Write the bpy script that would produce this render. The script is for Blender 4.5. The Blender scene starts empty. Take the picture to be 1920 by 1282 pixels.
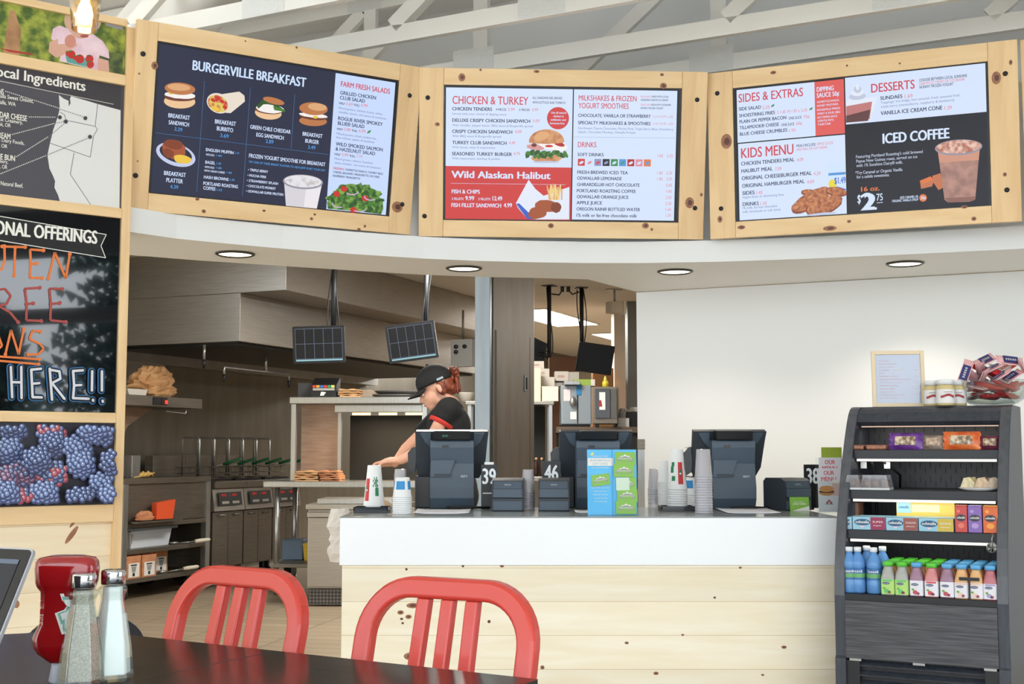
import bpy, bmesh, math, random
from mathutils import Vector, Matrix
random.seed(7)
SC = bpy.context.scene
COL = SC.collection
PI = math.pi
# ------------------------------------------------------------------ camera
F = 2300.0
TH = math.radians(5.07)
EYE = Vector((0, 0, 1.16))
cam = bpy.data.cameras.new('camera')
cam.sensor_width = 36.0
cam.lens = F / 1920 * 36.0
cam.clip_start = 0.05
cam.clip_end = 200
cam.dof.use_dof = False
cam_o = bpy.data.objects.new('camera', cam)
COL.objects.link(cam_o)
cam_o.location = EYE
cam_o.rotation_euler = (PI / 2 + TH, 0, 0)
SC.camera = cam_o
# ------------------------------------------------------------------ light and exposure
SC.view_settings.view_transform = 'Standard'
SC.view_settings.look = 'None'
SC.view_settings.gamma = 1
SC.view_settings.use_curve_mapping = False
SC.view_settings.exposure = 0.0
WORLD_STRENGTH = 4.1
world = bpy.data.worlds.new('daylight')
SC.world = world
world.use_nodes = True
_wn = world.node_tree.nodes
_wl = world.node_tree.links
_bg = _wn['Background']
_bg.inputs['Strength'].default_value = WORLD_STRENGTH
_tc = _wn.new('ShaderNodeTexCoord')
_sp = _wn.new('ShaderNodeSeparateXYZ')
_rp = _wn.new('ShaderNodeValToRGB')
_rp.color_ramp.elements[0].position = 0.0
_rp.color_ramp.elements[0].color = (0.72, 0.76, 0.80, 1)
_rp.color_ramp.elements[1].position = 0.5
_rp.color_ramp.elements[1].color = (0.78, 0.90, 1.0, 1)
_wl.new(_tc.outputs['Generated'], _sp.inputs[0])
_wl.new(_sp.outputs['Z'], _rp.inputs[0])
_wl.new(_rp.outputs[0], _bg.inputs['Color'])


def add_light(name, kind, loc, energy, color=(1, 1, 1), size=0.3, size_y=None, target=None, spot=None):
    l = bpy.data.lights.new(name, kind)
    l.energy = energy
    l.color = color
    if kind == 'AREA':
        l.size = size
        if size_y:
            l.shape = 'RECTANGLE'
            l.size_y = size_y
    elif kind == 'SPOT':
        l.spot_size = spot or 1.8
        l.spot_blend = 0.6
        l.shadow_soft_size = size
    elif kind == 'SUN':
        l.angle = size
    else:
        l.shadow_soft_size = size
    o = bpy.data.objects.new(name, l)
    COL.objects.link(o)
    o.location = loc
    if target is not None:
        o.rotation_euler = (Vector(target) - Vector(loc)).to_track_quat('-Z', 'Y').to_euler()
    return o


# sun high behind the building: it lights the pavement outside, which throws light up at the ceiling
sun = add_light('sun', 'SUN', (0, 30, 40), 9.5, (0.96, 0.98, 1.0), 0.01, target=(0, 2, 0))

# ------------------------------------------------------------------ colour and materials
def C(r, g, b, a=1.0):
    def k(c):
        c = c / 255.0
        return c / 12.92 if c <= 0.04045 else ((c + 0.055) / 1.055) ** 2.4
    return (k(r), k(g), k(b), a)


MATS = {}


def mat(name, rgb, rough=0.5, metal=0.0, spec=0.5, coat=0.0, emit=0.0, alpha=1.0, bump=0.0, bscale=80, var=0.0, vscale=12):
    if name in MATS:
        return MATS[name]
    m = bpy.data.materials.new(name)
    m.use_nodes = True
    nt = m.node_tree
    b = nt.nodes['Principled BSDF']
    col = C(*rgb)
    b.inputs['Base Color'].default_value = col
    b.inputs['Roughness'].default_value = rough
    b.inputs['Metallic'].default_value = metal
    b.inputs['Specular IOR Level'].default_value = spec
    b.inputs['Coat Weight'].default_value = coat
    b.inputs['Coat Roughness'].default_value = 0.05
    if alpha < 1:
        b.inputs['Alpha'].default_value = alpha
    if emit:
        b.inputs['Emission Color'].default_value = col
        b.inputs['Emission Strength'].default_value = emit
    if bump or var:
        tc = nt.nodes.new('ShaderNodeTexCoord')
        nz = nt.nodes.new('ShaderNodeTexNoise')
        nz.inputs['Scale'].default_value = bscale if bump else vscale
        nz.inputs['Detail'].default_value = 3
        nt.links.new(tc.outputs['Object'], nz.inputs['Vector'])
        if bump:
            bp = nt.nodes.new('ShaderNodeBump')
            bp.inputs['Strength'].default_value = bump
            bp.inputs['Distance'].default_value = 0.01
            nt.links.new(nz.outputs['Fac'], bp.inputs['Height'])
            nt.links.new(bp.outputs[0], b.inputs['Normal'])
        if var:
            mx = nt.nodes.new('ShaderNodeMix')
            mx.data_type = 'RGBA'
            mx.inputs[6].default_value = tuple(c * (1 - var) for c in col[:3]) + (1,)
            mx.inputs[7].default_value = tuple(min(1, c * (1 + var)) for c in col[:3]) + (1,)
            nt.links.new(nz.outputs['Fac'], mx.inputs[0])
            nt.links.new(mx.outputs[2], b.inputs['Base Color'])
    MATS[name] = m
    return m


def glow(name, rgb, s=1.0):
    """a picture element on a lit screen or a lamp: it gives off light"""
    if name in MATS:
        return MATS[name]
    m = bpy.data.materials.new(name)
    m.use_nodes = True
    nt = m.node_tree
    b = nt.nodes['Principled BSDF']
    b.inputs['Base Color'].default_value = (0.004, 0.004, 0.005, 1)
    b.inputs['Roughness'].default_value = 0.35
    b.inputs['Specular IOR Level'].default_value = 0.3
    b.inputs['Emission Color'].default_value = C(*rgb)
    b.inputs['Emission Strength'].default_value = s
    MATS[name] = m
    return m


def noise_mix(name, c1, c2, scale=(1, 1, 1), nscale=8, rough=0.5, metal=0.0, emit=False, detail=4, lo=0.35, hi=0.65, coat=0.0, spec=0.5, bump=0.0, rvar=0.0):
    """two colours mixed by a stretched noise (steel brushing, crust, leaves, laminate)"""
    if name in MATS:
        return MATS[name]
    m = bpy.data.materials.new(name)
    m.use_nodes = True
    nt = m.node_tree
    L = nt.links
    b = nt.nodes['Principled BSDF']
    tc = nt.nodes.new('ShaderNodeTexCoord')
    mp = nt.nodes.new('ShaderNodeMapping')
    mp.inputs['Scale'].default_value = scale
    nz = nt.nodes.new('ShaderNodeTexNoise')
    nz.inputs['Scale'].default_value = nscale
    nz.inputs['Detail'].default_value = detail
    rp = nt.nodes.new('ShaderNodeValToRGB')
    rp.color_ramp.elements[0].position = lo
    rp.color_ramp.elements[1].position = hi
    rp.color_ramp.elements[0].color = C(*c1)
    rp.color_ramp.elements[1].color = C(*c2)
    L.new(tc.outputs['Object'], mp.inputs[0])
    L.new(mp.outputs[0], nz.inputs['Vector'])
    L.new(nz.outputs['Fac'], rp.inputs[0])
    b.inputs['Roughness'].default_value = rough
    b.inputs['Metallic'].default_value = metal
    b.inputs['Coat Weight'].default_value = coat
    b.inputs['Specular IOR Level'].default_value = spec
    if emit:
        b.inputs['Base Color'].default_value = (0.004, 0.004, 0.005, 1)
        L.new(rp.outputs[0], b.inputs['Emission Color'])
        b.inputs['Emission Strength'].default_value = 1.0
    else:
        L.new(rp.outputs[0], b.inputs['Base Color'])
    if rvar:
        mr = nt.nodes.new('ShaderNodeMapRange')
        mr.inputs['To Min'].default_value = max(0.02, rough - rvar)
        mr.inputs['To Max'].default_value = rough + rvar
        L.new(nz.outputs['Fac'], mr.inputs['Value'])
        L.new(mr.outputs[0], b.inputs['Roughness'])
    if bump:
        bp = nt.nodes.new('ShaderNodeBump')
        bp.inputs['Strength'].default_value = bump
        bp.inputs['Distance'].default_value = 0.004
        L.new(nz.outputs['Fac'], bp.inputs['Height'])
        L.new(bp.outputs[0], b.inputs['Normal'])
    MATS[name] = m
    return m


def pine(name, light, dark, grain='x', plank=None, knots=0.22, rough=0.45, seam=0.0):
    """knotty pine: long grain along an axis, scattered knots, optional plank seams"""
    if name in MATS:
        return MATS[name]
    m = bpy.data.materials.new(name)
    m.use_nodes = True
    nt = m.node_tree
    L = nt.links
    N = nt.nodes.new
    b = nt.nodes['Principled BSDF']
    b.inputs['Roughness'].default_value = rough
    b.inputs['Specular IOR Level'].default_value = 0.35
    tc = N('ShaderNodeTexCoord')
    mp = N('ShaderNodeMapping')
    mp.inputs['Scale'].default_value = (1.0, 1, 9) if grain == 'x' else (9, 1, 1.0)
    L.new(tc.outputs['Object'], mp.inputs[0])
    n1 = N('ShaderNodeTexNoise')
    n1.inputs['Scale'].default_value = 2.2
    n1.inputs['Detail'].default_value = 5
    n1.inputs['Distortion'].default_value = 0.6
    L.new(mp.outputs[0], n1.inputs['Vector'])
    r1 = N('ShaderNodeValToRGB')
    r1.color_ramp.elements[0].position = 0.3
    r1.color_ramp.elements[1].position = 0.7
    r1.color_ramp.elements[0].color = C(*light)
    r1.color_ramp.elements[1].color = C(*dark)
    L.new(n1.outputs['Fac'], r1.inputs[0])
    # knots
    mk = N('ShaderNodeMapping')
    mk.inputs['Scale'].default_value = (3.4, 0.01, 5.4) if grain == 'x' else (5.4, 0.01, 3.4)
    L.new(tc.outputs['Object'], mk.inputs[0])
    vo = N('ShaderNodeTexVoronoi')
    vo.inputs['Scale'].default_value = 1.0
    vo.inputs['Randomness'].default_value = 0.9
    L.new(mk.outputs[0], vo.inputs['Vector'])
    sc = N('ShaderNodeSeparateColor')
    L.new(vo.outputs['Color'], sc.inputs[0])
    gate = N('ShaderNodeMath')
    gate.operation = 'LESS_THAN'
    gate.inputs[1].default_value = knots
    L.new(sc.outputs[0], gate.inputs[0])
    size = N('ShaderNodeMath')
    size.operation = 'MULTIPLY_ADD'
    size.inputs[1].default_value = 0.07
    size.inputs[2].default_value = 0.025
    L.new(sc.outputs[1], size.inputs[0])
    dv = N('ShaderNodeMath')
    dv.operation = 'DIVIDE'
    L.new(vo.outputs['Distance'], dv.inputs[0])
    L.new(size.outputs[0], dv.inputs[1])
    rk = N('ShaderNodeValToRGB')
    rk.color_ramp.elements[0].position = 0.0
    rk.color_ramp.elements[0].color = (1, 1, 1, 1)
    rk.color_ramp.elements[1].position = 1.0
    rk.color_ramp.elements[1].color = (0, 0, 0, 1)
    e = rk.color_ramp.elements.new(0.55)
    e.color = (0.65, 0.65, 0.65, 1)
    L.new(dv.outputs[0], rk.inputs[0])
    km = N('ShaderNodeMath')
    km.operation = 'MULTIPLY'
    L.new(rk.outputs[0], km.inputs[0])
    L.new(gate.outputs[0], km.inputs[1])
    mx = N('ShaderNodeMix')
    mx.data_type = 'RGBA'
    mx.inputs[7].default_value = C(134, 82, 58)
    L.new(km.outputs[0], mx.inputs[0])
    L.new(r1.outputs[0], mx.inputs[6])
    out = mx.outputs[2]
    if plank:
        sx = N('ShaderNodeSeparateXYZ')
        L.new(tc.outputs['Object'], sx.inputs[0])
        q = N('ShaderNodeMath')
        q.operation = 'DIVIDE'
        q.inputs[1].default_value = plank
        L.new(sx.outputs['Z' if grain == 'x' else 'X'], q.inputs[0])
        fr = N('ShaderNodeMath')
        fr.operation = 'FRACT'
        L.new(q.outputs[0], fr.inputs[0])
        lt = N('ShaderNodeMath')
        lt.operation = 'LESS_THAN'
        lt.inputs[1].default_value = 0.012
        L.new(fr.outputs[0], lt.inputs[0])
        fl = N('ShaderNodeMath')
        fl.operation = 'FLOOR'
        L.new(q.outputs[0], fl.inputs[0])
        wn = N('ShaderNodeTexWhiteNoise')
        wn.noise_dimensions = '1D'
        L.new(fl.outputs[0], wn.inputs['W'])
        hv = N('ShaderNodeHueSaturation')
        vr = N('ShaderNodeMapRange')
        vr.inputs['To Min'].default_value = 0.94
        vr.inputs['To Max'].default_value = 1.03
        L.new(wn.outputs['Value'], vr.inputs['Value'])
        L.new(vr.outputs[0], hv.inputs['Value'])
        L.new(out, hv.inputs['Color'])
        m2 = N('ShaderNodeMix')
        m2.data_type = 'RGBA'
        m2.inputs[7].default_value = C(200, 170, 125)
        L.new(lt.outputs[0], m2.inputs[0])
        L.new(hv.outputs[0], m2.inputs[6])
        out = m2.outputs[2]
    L.new(out, b.inputs['Base Color'])
    MATS[name] = m
    return m


def clear_mat(name, tint, gl=0.15, rough=0.03, haze=0.0, edge=0.75):
    """thin clear plastic or glass: mostly see-through, glossy at grazing angles"""
    if name in MATS:
        return MATS[name]
    m = bpy.data.materials.new(name)
    m.use_nodes = True
    nt = m.node_tree
    nt.nodes.remove(nt.nodes['Principled BSDF'])
    tr = nt.nodes.new('ShaderNodeBsdfTransparent')
    tr.inputs[0].default_value = C(*tint)
    g = nt.nodes.new('ShaderNodeBsdfGlossy')
    g.inputs['Roughness'].default_value = rough
    lw = nt.nodes.new('ShaderNodeLayerWeight')
    lw.inputs['Blend'].default_value = 0.35
    ad = nt.nodes.new('ShaderNodeMath')
    ad.operation = 'MULTIPLY_ADD'
    ad.inputs[1].default_value = edge
    ad.inputs[2].default_value = gl
    nt.links.new(lw.outputs['Facing'], ad.inputs[0])
    mx = nt.nodes.new('ShaderNodeMixShader')
    nt.links.new(ad.outputs[0], mx.inputs[0])
    nt.links.new(tr.outputs[0], mx.inputs[1])
    nt.links.new(g.outputs[0], mx.inputs[2])
    out = mx.outputs[0]
    if haze:
        df = nt.nodes.new('ShaderNodeBsdfDiffuse')
        df.inputs[0].default_value = C(232, 232, 240)
        m2 = nt.nodes.new('ShaderNodeMixShader')
        m2.inputs[0].default_value = haze
        nt.links.new(out, m2.inputs[1])
        nt.links.new(df.outputs[0], m2.inputs[2])
        out = m2.outputs[0]
    nt.links.new(out, nt.nodes['Material Output'].inputs[0])
    MATS[name] = m
    return m


# ------------------------------------------------------------------ photograph rays, used only to work out real positions
CT, ST = math.cos(TH), math.sin(TH)


def ray(px, py):
    u = (px - 960) / F
    v = (641 - py) / F
    return Vector((u, CT - v * ST, ST + v * CT))


def at_y(px, py, Y):
    d = ray(px, py)
    return EYE + d * (Y / d.y)


def at_z(px, py, z):
    d = ray(px, py)
    return EYE + d * ((z - EYE.z) / d.z)


class Surf:
    """a plane in the room: origin, right axis, up axis; loc() gives plane coordinates"""

    def __init__(self, o, u, w):
        self.o, self.u, self.w = Vector(o), Vector(u).normalized(), Vector(w).normalized()
        self.n = self.u.cross(self.w).normalized()

    def hit(self, px, py):
        d = ray(px, py)
        return EYE + d * ((self.o - EYE).dot(self.n) / d.dot(self.n))

    def loc(self, px, py):
        p = self.hit(px, py) - self.o
        return p.dot(self.u), p.dot(self.w)

    def matrix(self):
        u, w, n = self.u, self.w, self.n
        return Matrix(((u.x, -n.x, w.x, self.o.x), (u.y, -n.y, w.y, self.o.y), (u.z, -n.z, w.z, self.o.z), (0, 0, 0, 1)))

    def world(self, a, b, d=0.0):
        return self.o + self.u * a + self.w * b + self.n * d


# ------------------------------------------------------------------ mesh builder
class MB:
    def __init__(self):
        self.v, self.f, self.mi, self.sm, self.mats = [], [], [], [], []

    def slot(self, m):
        if m not in self.mats:
            self.mats.append(m)
        return self.mats.index(m)

    def add(self, vs, fs, m, smooth=False, M=None):
        b = len(self.v)
        if M is not None:
            vs = [M @ Vector(p) for p in vs]
        self.v.extend(tuple(p) for p in vs)
        s = self.slot(m)
        for f in fs:
            self.f.append(tuple(b + i for i in f))
            self.mi.append(s)
            self.sm.append(smooth)
        return self

    def box(self, x0, x1, y0, y1, z0, z1, m, M=None):
        vs = [(x, y, z) for z in (z0, z1) for y in (y0, y1) for x in (x0, x1)]
        return self.add(vs, [(0, 2, 3, 1), (4, 5, 7, 6), (0, 1, 5, 4), (2, 6, 7, 3), (0, 4, 6, 2), (1, 3, 7, 5)], m, False, M)

    def poly(self, pts, m, M=None):
        return self.add(pts, [tuple(range(len(pts)))], m, False, M)

    def prism(self, pts, a, b, m, axis='z', M=None, smooth=False):
        """2-D outline pushed from a to b along an axis (z: pts are x,y; y: x,z; x: y,z)"""
        def mk(p, k):
            return {'z': (p[0], p[1], k), 'y': (p[0], k, p[1]), 'x': (k, p[0], p[1])}[axis]
        n = len(pts)
        vs = [mk(p, a) for p in pts] + [mk(p, b) for p in pts]
        fs = [tuple(range(n))[::-1], tuple(range(n, 2 * n))]
        self.add(vs, fs, m, False, M)
        return self.add(vs, [(i, (i + 1) % n, n + (i + 1) % n, n + i) for i in range(n)], m, smooth, M)

    def lathe(self, prof, m, n=24, c=(0, 0, 0), M=None, smooth=True, sx=1.0, sy=1.0):
        vs, fs = [], []
        for r, z in prof:
            for k in range(n):
                a = 2 * PI * k / n
                vs.append((c[0] + r * sx * math.cos(a), c[1] + r * sy * math.sin(a), c[2] + z))
        for j in range(len(prof) - 1):
            for k in range(n):
                k2 = (k + 1) % n
                fs.append((j * n + k, j * n + k2, (j + 1) * n + k2, (j + 1) * n + k))
        if prof[0][0] > 1e-6:
            fs.append(tuple(range(n))[::-1]) if prof[0][0] < 0.9e3 else None
        if prof[-1][0] > 1e-6:
            fs.append(tuple((len(prof) - 1) * n + k for k in range(n)))
        return self.add(vs, fs, m, smooth, M)

    def shell(self, prof, m, n=24, c=(0, 0, 0), M=None):
        """open surface of revolution (no caps)"""
        vs, fs = [], []
        for r, z in prof:
            for k in range(n):
                a = 2 * PI * k / n
                vs.append((c[0] + r * math.cos(a), c[1] + r * math.sin(a), c[2] + z))
        for j in range(len(prof) - 1):
            for k in range(n):
                k2 = (k + 1) % n
                fs.append((j * n + k, j * n + k2, (j + 1) * n + k2, (j + 1) * n + k))
        return self.add(vs, fs, m, True, M)

    def tube(self, pts, r, m, n=8, caps=True, rx=None):
        pts = [Vector(p) for p in pts]
        vs, fs = [], []
        prev = None
        for i, p in enumerate(pts):
            if i == 0:
                t = pts[1] - p
            elif i == len(pts) - 1:
                t = p - pts[-2]
            else:
                t = (pts[i + 1] - p).normalized() + (p - pts[i - 1]).normalized()
            t.normalize()
            if prev is None:
                a = Vector((0, 0, 1)) if abs(t.z) < 0.9 else Vector((1, 0, 0))
                x = t.cross(a).normalized()
            else:
                x = (prev - t * prev.dot(t)).normalized()
            prev = x
            y = t.cross(x)
            rr = r[i] if isinstance(r, (list, tuple)) else r
            for k in range(n):
                a = 2 * PI * k / n
                vs.append(p + x * rr * math.cos(a) + y * rr * math.sin(a))
        for i in range(len(pts) - 1):
            for k in range(n):
                k2 = (k + 1) % n
                fs.append((i * n + k, i * n + k2, (i + 1) * n + k2, (i + 1) * n + k))
        if caps:
            fs.append(tuple(range(n))[::-1])
            fs.append(tuple((len(pts) - 1) * n + k for k in range(n)))
        return self.add(vs, fs, m, True)

    def ell(self, c, r, m, nu=16, nv=10, M=None, jit=0.0, seed=0):
        rnd = random.Random(seed)
        vs, fs = [], []
        for j in range(nv + 1):
            th = PI * j / nv
            for k in range(nu):
                ph = 2 * PI * k / nu
                q = 1 + rnd.uniform(-jit, jit)
                vs.append((c[0] + r[0] * q * math.sin(th) * math.cos(ph), c[1] + r[1] * q * math.sin(th) * math.sin(ph), c[2] + r[2] * q * math.cos(th)))
        for j in range(nv):
            for k in range(nu):
                k2 = (k + 1) % nu
                fs.append((j * nu + k, (j + 1) * nu + k, (j + 1) * nu + k2, j * nu + k2))
        return self.add(vs, fs, m, True, M)

    def grid(self, fn, nu, nv, m, smooth=True, M=None):
        vs = [fn(i / nu, j / nv) for j in range(nv + 1) for i in range(nu + 1)]
        fs = [(j * (nu + 1) + i, j * (nu + 1) + i + 1, (j + 1) * (nu + 1) + i + 1, (j + 1) * (nu + 1) + i) for j in range(nv) for i in range(nu)]
        return self.add(vs, fs, m, smooth, M)

    def build(self, name, parent=None, loc=None, rotz=None, bevel=0, seg=2, sub=0, matrix=None, weld=False, solid=0, recalc=True):
        me = bpy.data.meshes.new(name)
        me.from_pydata(self.v, [], self.f)
        for m in self.mats:
            me.materials.append(m)
        me.polygons.foreach_set('material_index', self.mi)
        me.polygons.foreach_set('use_smooth', self.sm)
        if recalc or weld:
            bm = bmesh.new()
            bm.from_mesh(me)
            if weld:
                bmesh.ops.remove_doubles(bm, verts=bm.verts, dist=1e-5)
            if recalc:
                bmesh.ops.recalc_face_normals(bm, faces=bm.faces)
            bm.to_mesh(me)
            bm.free()
        me.update()
        o = bpy.data.objects.new(name, me)
        COL.objects.link(o)
        if parent is not None:
            o.parent = parent
        if loc is not None:
            o.location = loc
        if rotz is not None:
            o.rotation_euler = (0, 0, rotz)
        if matrix is not None:
            o.matrix_basis = matrix
        if solid:
            s = o.modifiers.new('thickness', 'SOLIDIFY')
            s.thickness = solid
            s.offset = 0
        if bevel:
            w = o.modifiers.new('bevel', 'BEVEL')
            w.width = bevel
            w.segments = seg
            w.limit_method = 'ANGLE'
            w.angle_limit = math.radians(40)
            w.harden_normals = False
        if sub:
            s = o.modifiers.new('subdivision', 'SUBSURF')
            s.levels = sub
            s.render_levels = sub
        return o


def tag(o, label=None, cat=None, group=None, kind=None):
    if label:
        o['label'] = label
    if cat:
        o['category'] = cat
    if group:
        o['group'] = group
    if kind:
        o['kind'] = kind
    return o


def struct(mb, name, **kw):
    o = mb.build(name, **kw)
    o['kind'] = 'structure'
    return o


def thing(name, label, cat, loc=(0, 0, 0), rotz=0.0, group=None, matrix=None):
    o = bpy.data.objects.new(name, None)
    o.empty_display_size = 0.05
    COL.objects.link(o)
    if matrix is not None:
        o.matrix_basis = matrix
    else:
        o.location = loc
        o.rotation_euler = (0, 0, rotz)
    return tag(o, label, cat, group)


def dup(root, loc=None, rotz=None, label=None, group=None):
    r = root.copy()
    COL.objects.link(r)
    if loc is not None:
        r.location = loc
    if rotz is not None:
        r.rotation_euler = (r.rotation_euler[0], r.rotation_euler[1], rotz)
    if label:
        r['label'] = label
    if group:
        r['group'] = group
    for ch in list(root.children):
        c = ch.copy()
        COL.objects.link(c)
        c.parent = r
        for g in list(ch.children):
            d = g.copy()
            COL.objects.link(d)
            d.parent = c
    return r


# ------------------------------------------------------------------ lettering
_TXT = {}


def text_mesh(s, bold=0.0):
    key = (s, bold)
    if key in _TXT:
        return _TXT[key]
    cu = bpy.data.curves.new('lettering', 'FONT')
    cu.body = s
    cu.size = 1.0
    cu.resolution_u = 3
    ob = bpy.data.objects.new('lettering', cu)
    COL.objects.link(ob)
    dg = bpy.context.evaluated_depsgraph_get()
    me = bpy.data.meshes.new_from_object(ob.evaluated_get(dg))
    v0 = [tuple(v.co) for v in me.vertices]
    f0 = [tuple(p.vertices) for p in me.polygons]
    vs, fs = [], []
    for q, (dx, dz) in enumerate(((-bold, 0), (bold, 0), (0, bold * .6)) if bold else ((0, 0),)):
        b = len(vs)
        vs += [(x + dx, y + dz, q * 0.00004) for x, y, z in v0]
        fs += [tuple(b + i for i in f) for f in f0]
    bpy.data.objects.remove(ob)
    bpy.data.curves.remove(cu)
    bpy.data.meshes.remove(me)
    if not vs:
        vs = [(0, 0, 0), (1, 0, 0), (0, 1, 0)]
        fs = [(0, 1, 2)]
    x0 = min(v[0] for v in vs)
    x1 = max(v[0] for v in vs)
    _TXT[key] = (vs, fs, x0, x1)
    return _TXT[key]


CAP = 0.73


class Canvas:
    """draws flat artwork on a plane of the room as one mesh; coordinates are read from the photograph"""

    def __init__(self, surf, ox=0.0, oy=0.0, s=1.0, step=0.00012):
        self.S, self.ox, self.oy, self.s, self.step = surf, ox, oy, s, step
        self.mb = MB()
        self.k = 1

    def view(self, ox, oy, s):
        self.ox, self.oy, self.s = ox, oy, s

    def L2(self, x, y):
        return self.S.loc(self.ox + x / self.s, self.oy + y / self.s)

    def _y(self):
        return -self.k * self.step

    def up(self):
        self.k += 1

    def P(self, pts, m):
        self.mb.poly([(a, self._y(), b) for a, b in (self.L2(*p) for p in pts)], m)
        self.up()

    def raw(self, pts, m):
        self.mb.poly([(a, self._y(), b) for a, b in pts], m)
        self.up()

    def R(self, x0, y0, x1, y1, m):
        a0, b0 = self.L2(x0, y0)
        a1, b1 = self.L2(x1, y1)
        self.raw([(a0, b1), (a1, b1), (a1, b0), (a0, b0)], m)

    def E(self, cx, cy, rx, ry, m, n=20, ang=0.0, jit=0.0, a0=0.0, a1=2 * PI):
        ca, sa = math.cos(ang), math.sin(ang)
        pts = []
        for k in range(n):
            a = a0 + (a1 - a0) * k / (n if a1 - a0 > 6.28 else n - 1)
            q = 1 + random.uniform(-jit, jit)
            x, y = rx * q * math.cos(a), ry * q * math.sin(a)
            pts.append((cx + x * ca - y * sa, cy + x * sa + y * ca))
        self.P(pts, m)

    def line(self, pts, w, m, dash=None):
        q = [Vector(self.L2(*p)) for p in pts]
        sc = abs(self.L2(pts[0][0] + 1, pts[0][1])[0] - q[0][0])
        h = w * sc / 2
        for i in range(len(q) - 1):
            a, b = q[i], q[i + 1]
            t = (b - a)
            ln = t.length
            if ln < 1e-9:
                continue
            t /= ln
            nrm = Vector((-t.y, t.x)) * h
            segs = [(0, ln)]
            if dash:
                d = dash * sc
                cnt = max(1, int(ln / (2 * d)))
                segs = [(2 * d * j, 2 * d * j + d) for j in range(cnt)]
            for s0, s1 in segs:
                p0, p1 = a + t * s0, a + t * s1
                self.mb.poly([(p0.x - nrm.x, self._y(), p0.y - nrm.y), (p1.x - nrm.x, self._y(), p1.y - nrm.y), (p1.x + nrm.x, self._y(), p1.y + nrm.y), (p0.x + nrm.x, self._y(), p0.y + nrm.y)], m)
        self.up()

    heavier = 0.014

    def T(self, s, x, y, x1, h, m, bold=0.0):
        """text whose baseline starts at x,y, ends at column x1, capitals h high"""
        a, b = self.L2(x, y)
        _, bt = self.L2(x, y - h)
        hh = abs(bt - b)
        yy = y
        for _ in range(3):
            a1, b1 = self.L2(x1, yy)
            a2, b2 = self.L2(x1, yy + 1)
            yy += (b - b1) / (b2 - b1)
        a1, _b = self.L2(x1, yy)
        vs, fs, t0, t1 = text_mesh(s, bold + self.heavier)
        kx = (a1 - a) / (t1 - t0)
        kz = hh / CAP
        self.mb.add([(a + (v[0] - t0) * kx, self._y() - v[2], b + v[1] * kz) for v in vs], fs, m)

    def build(self, name, parent, **kw):
        return self.mb.build(name, parent, recalc=False, **kw)


def flat_text(mb, s, a, b, w, h, m, y, bold=0.0, M=None, vertical=False):
    """lettering in the local x-z plane, lower left corner a,b, width w, cap height h"""
    vs, fs, t0, t1 = text_mesh(s, bold)
    mb.add([(a + (v[0] - t0) * w / (t1 - t0), y - v[2], b + v[1] * h / CAP) for v in vs], fs, m, False, M)


def arc(cx, cy, r, a0, a1, n):
    return [(cx + r * math.cos(a0 + (a1 - a0) * i / n), cy + r * math.sin(a0 + (a1 - a0) * i / n)) for i in range(n + 1)]


def rrect(x0, x1, y0, y1, r, n=5):
    return (arc(x1 - r, y1 - r, r, 0, PI / 2, n) + arc(x0 + r, y1 - r, r, PI / 2, PI, n) + arc(x0 + r, y0 + r, r, PI, 1.5 * PI, n) + arc(x1 - r, y0 + r, r, 1.5 * PI, 2 * PI, n))


# kitchen axes: e1 runs along the white wall, e2 runs back into the kitchen
KA = math.radians(-23.0)
E1 = Vector((math.cos(KA), math.sin(KA), 0))
E2 = Vector((-math.sin(KA), math.cos(KA), 0))


def K(t, s, z=0.0):
    return E1 * t + E2 * s + Vector((0, 0, z))


# ================================================================== materials shared by many things
M_white = mat('white_paint', (232, 233, 232), 0.6)
M_wallw = mat('wall_paint', (226, 226, 224), 0.6)
M_ceil = mat('ceiling_paint', (238, 235, 232), 0.7)
M_truss = mat('truss_paint', (234, 231, 224), 0.55, var=0.04, vscale=3)
M_pine_h = pine('pine_rail', (242, 211, 164), (230, 193, 142), 'x')
M_pine_v = pine('pine_stile', (240, 208, 160), (226, 188, 138), 'z')
M_pine_wall = pine('pine_planks', (247, 232, 202), (238, 217, 182), 'x', plank=0.14, knots=0.14)
M_pine_counter = pine('pine_counter_planks', (249, 240, 218), (241, 227, 196), 'x', plank=0.136, knots=0.10)
M_knot = noise_mix('knot', (138, 88, 62), (172, 122, 88), nscale=40, rough=0.5)
M_knot_d = mat('knot_core', (92, 52, 40), 0.5)
M_black = mat('black_plastic', (22, 23, 26), 0.45)
M_dark = mat('dark_metal', (40, 41, 44), 0.45, 0.4)
M_steel = noise_mix('brushed_steel', (160, 154, 146), (172, 166, 157), (1, 1, 30), 6, 0.33, 0.75, rvar=0.05)
M_steel_b = noise_mix('bright_steel', (166, 166, 164), (178, 178, 176), (30, 1, 1), 6, 0.30, 0.8)
M_steel_d = noise_mix('dull_steel', (116, 108, 98), (128, 120, 108), (1, 1, 20), 5, 0.42, 0.7)
M_steel_w = noise_mix('wall_steel', (116, 112, 102), (128, 123, 113), (6, 6, 1), 1.2, 0.36, 0.75, rvar=0.08)
M_lamp = glow('lamp_glow', (255, 246, 214), 3.2)
M_tube = glow('kitchen_light_glow', (255, 248, 236), 3.0)
M_grout = None


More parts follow.
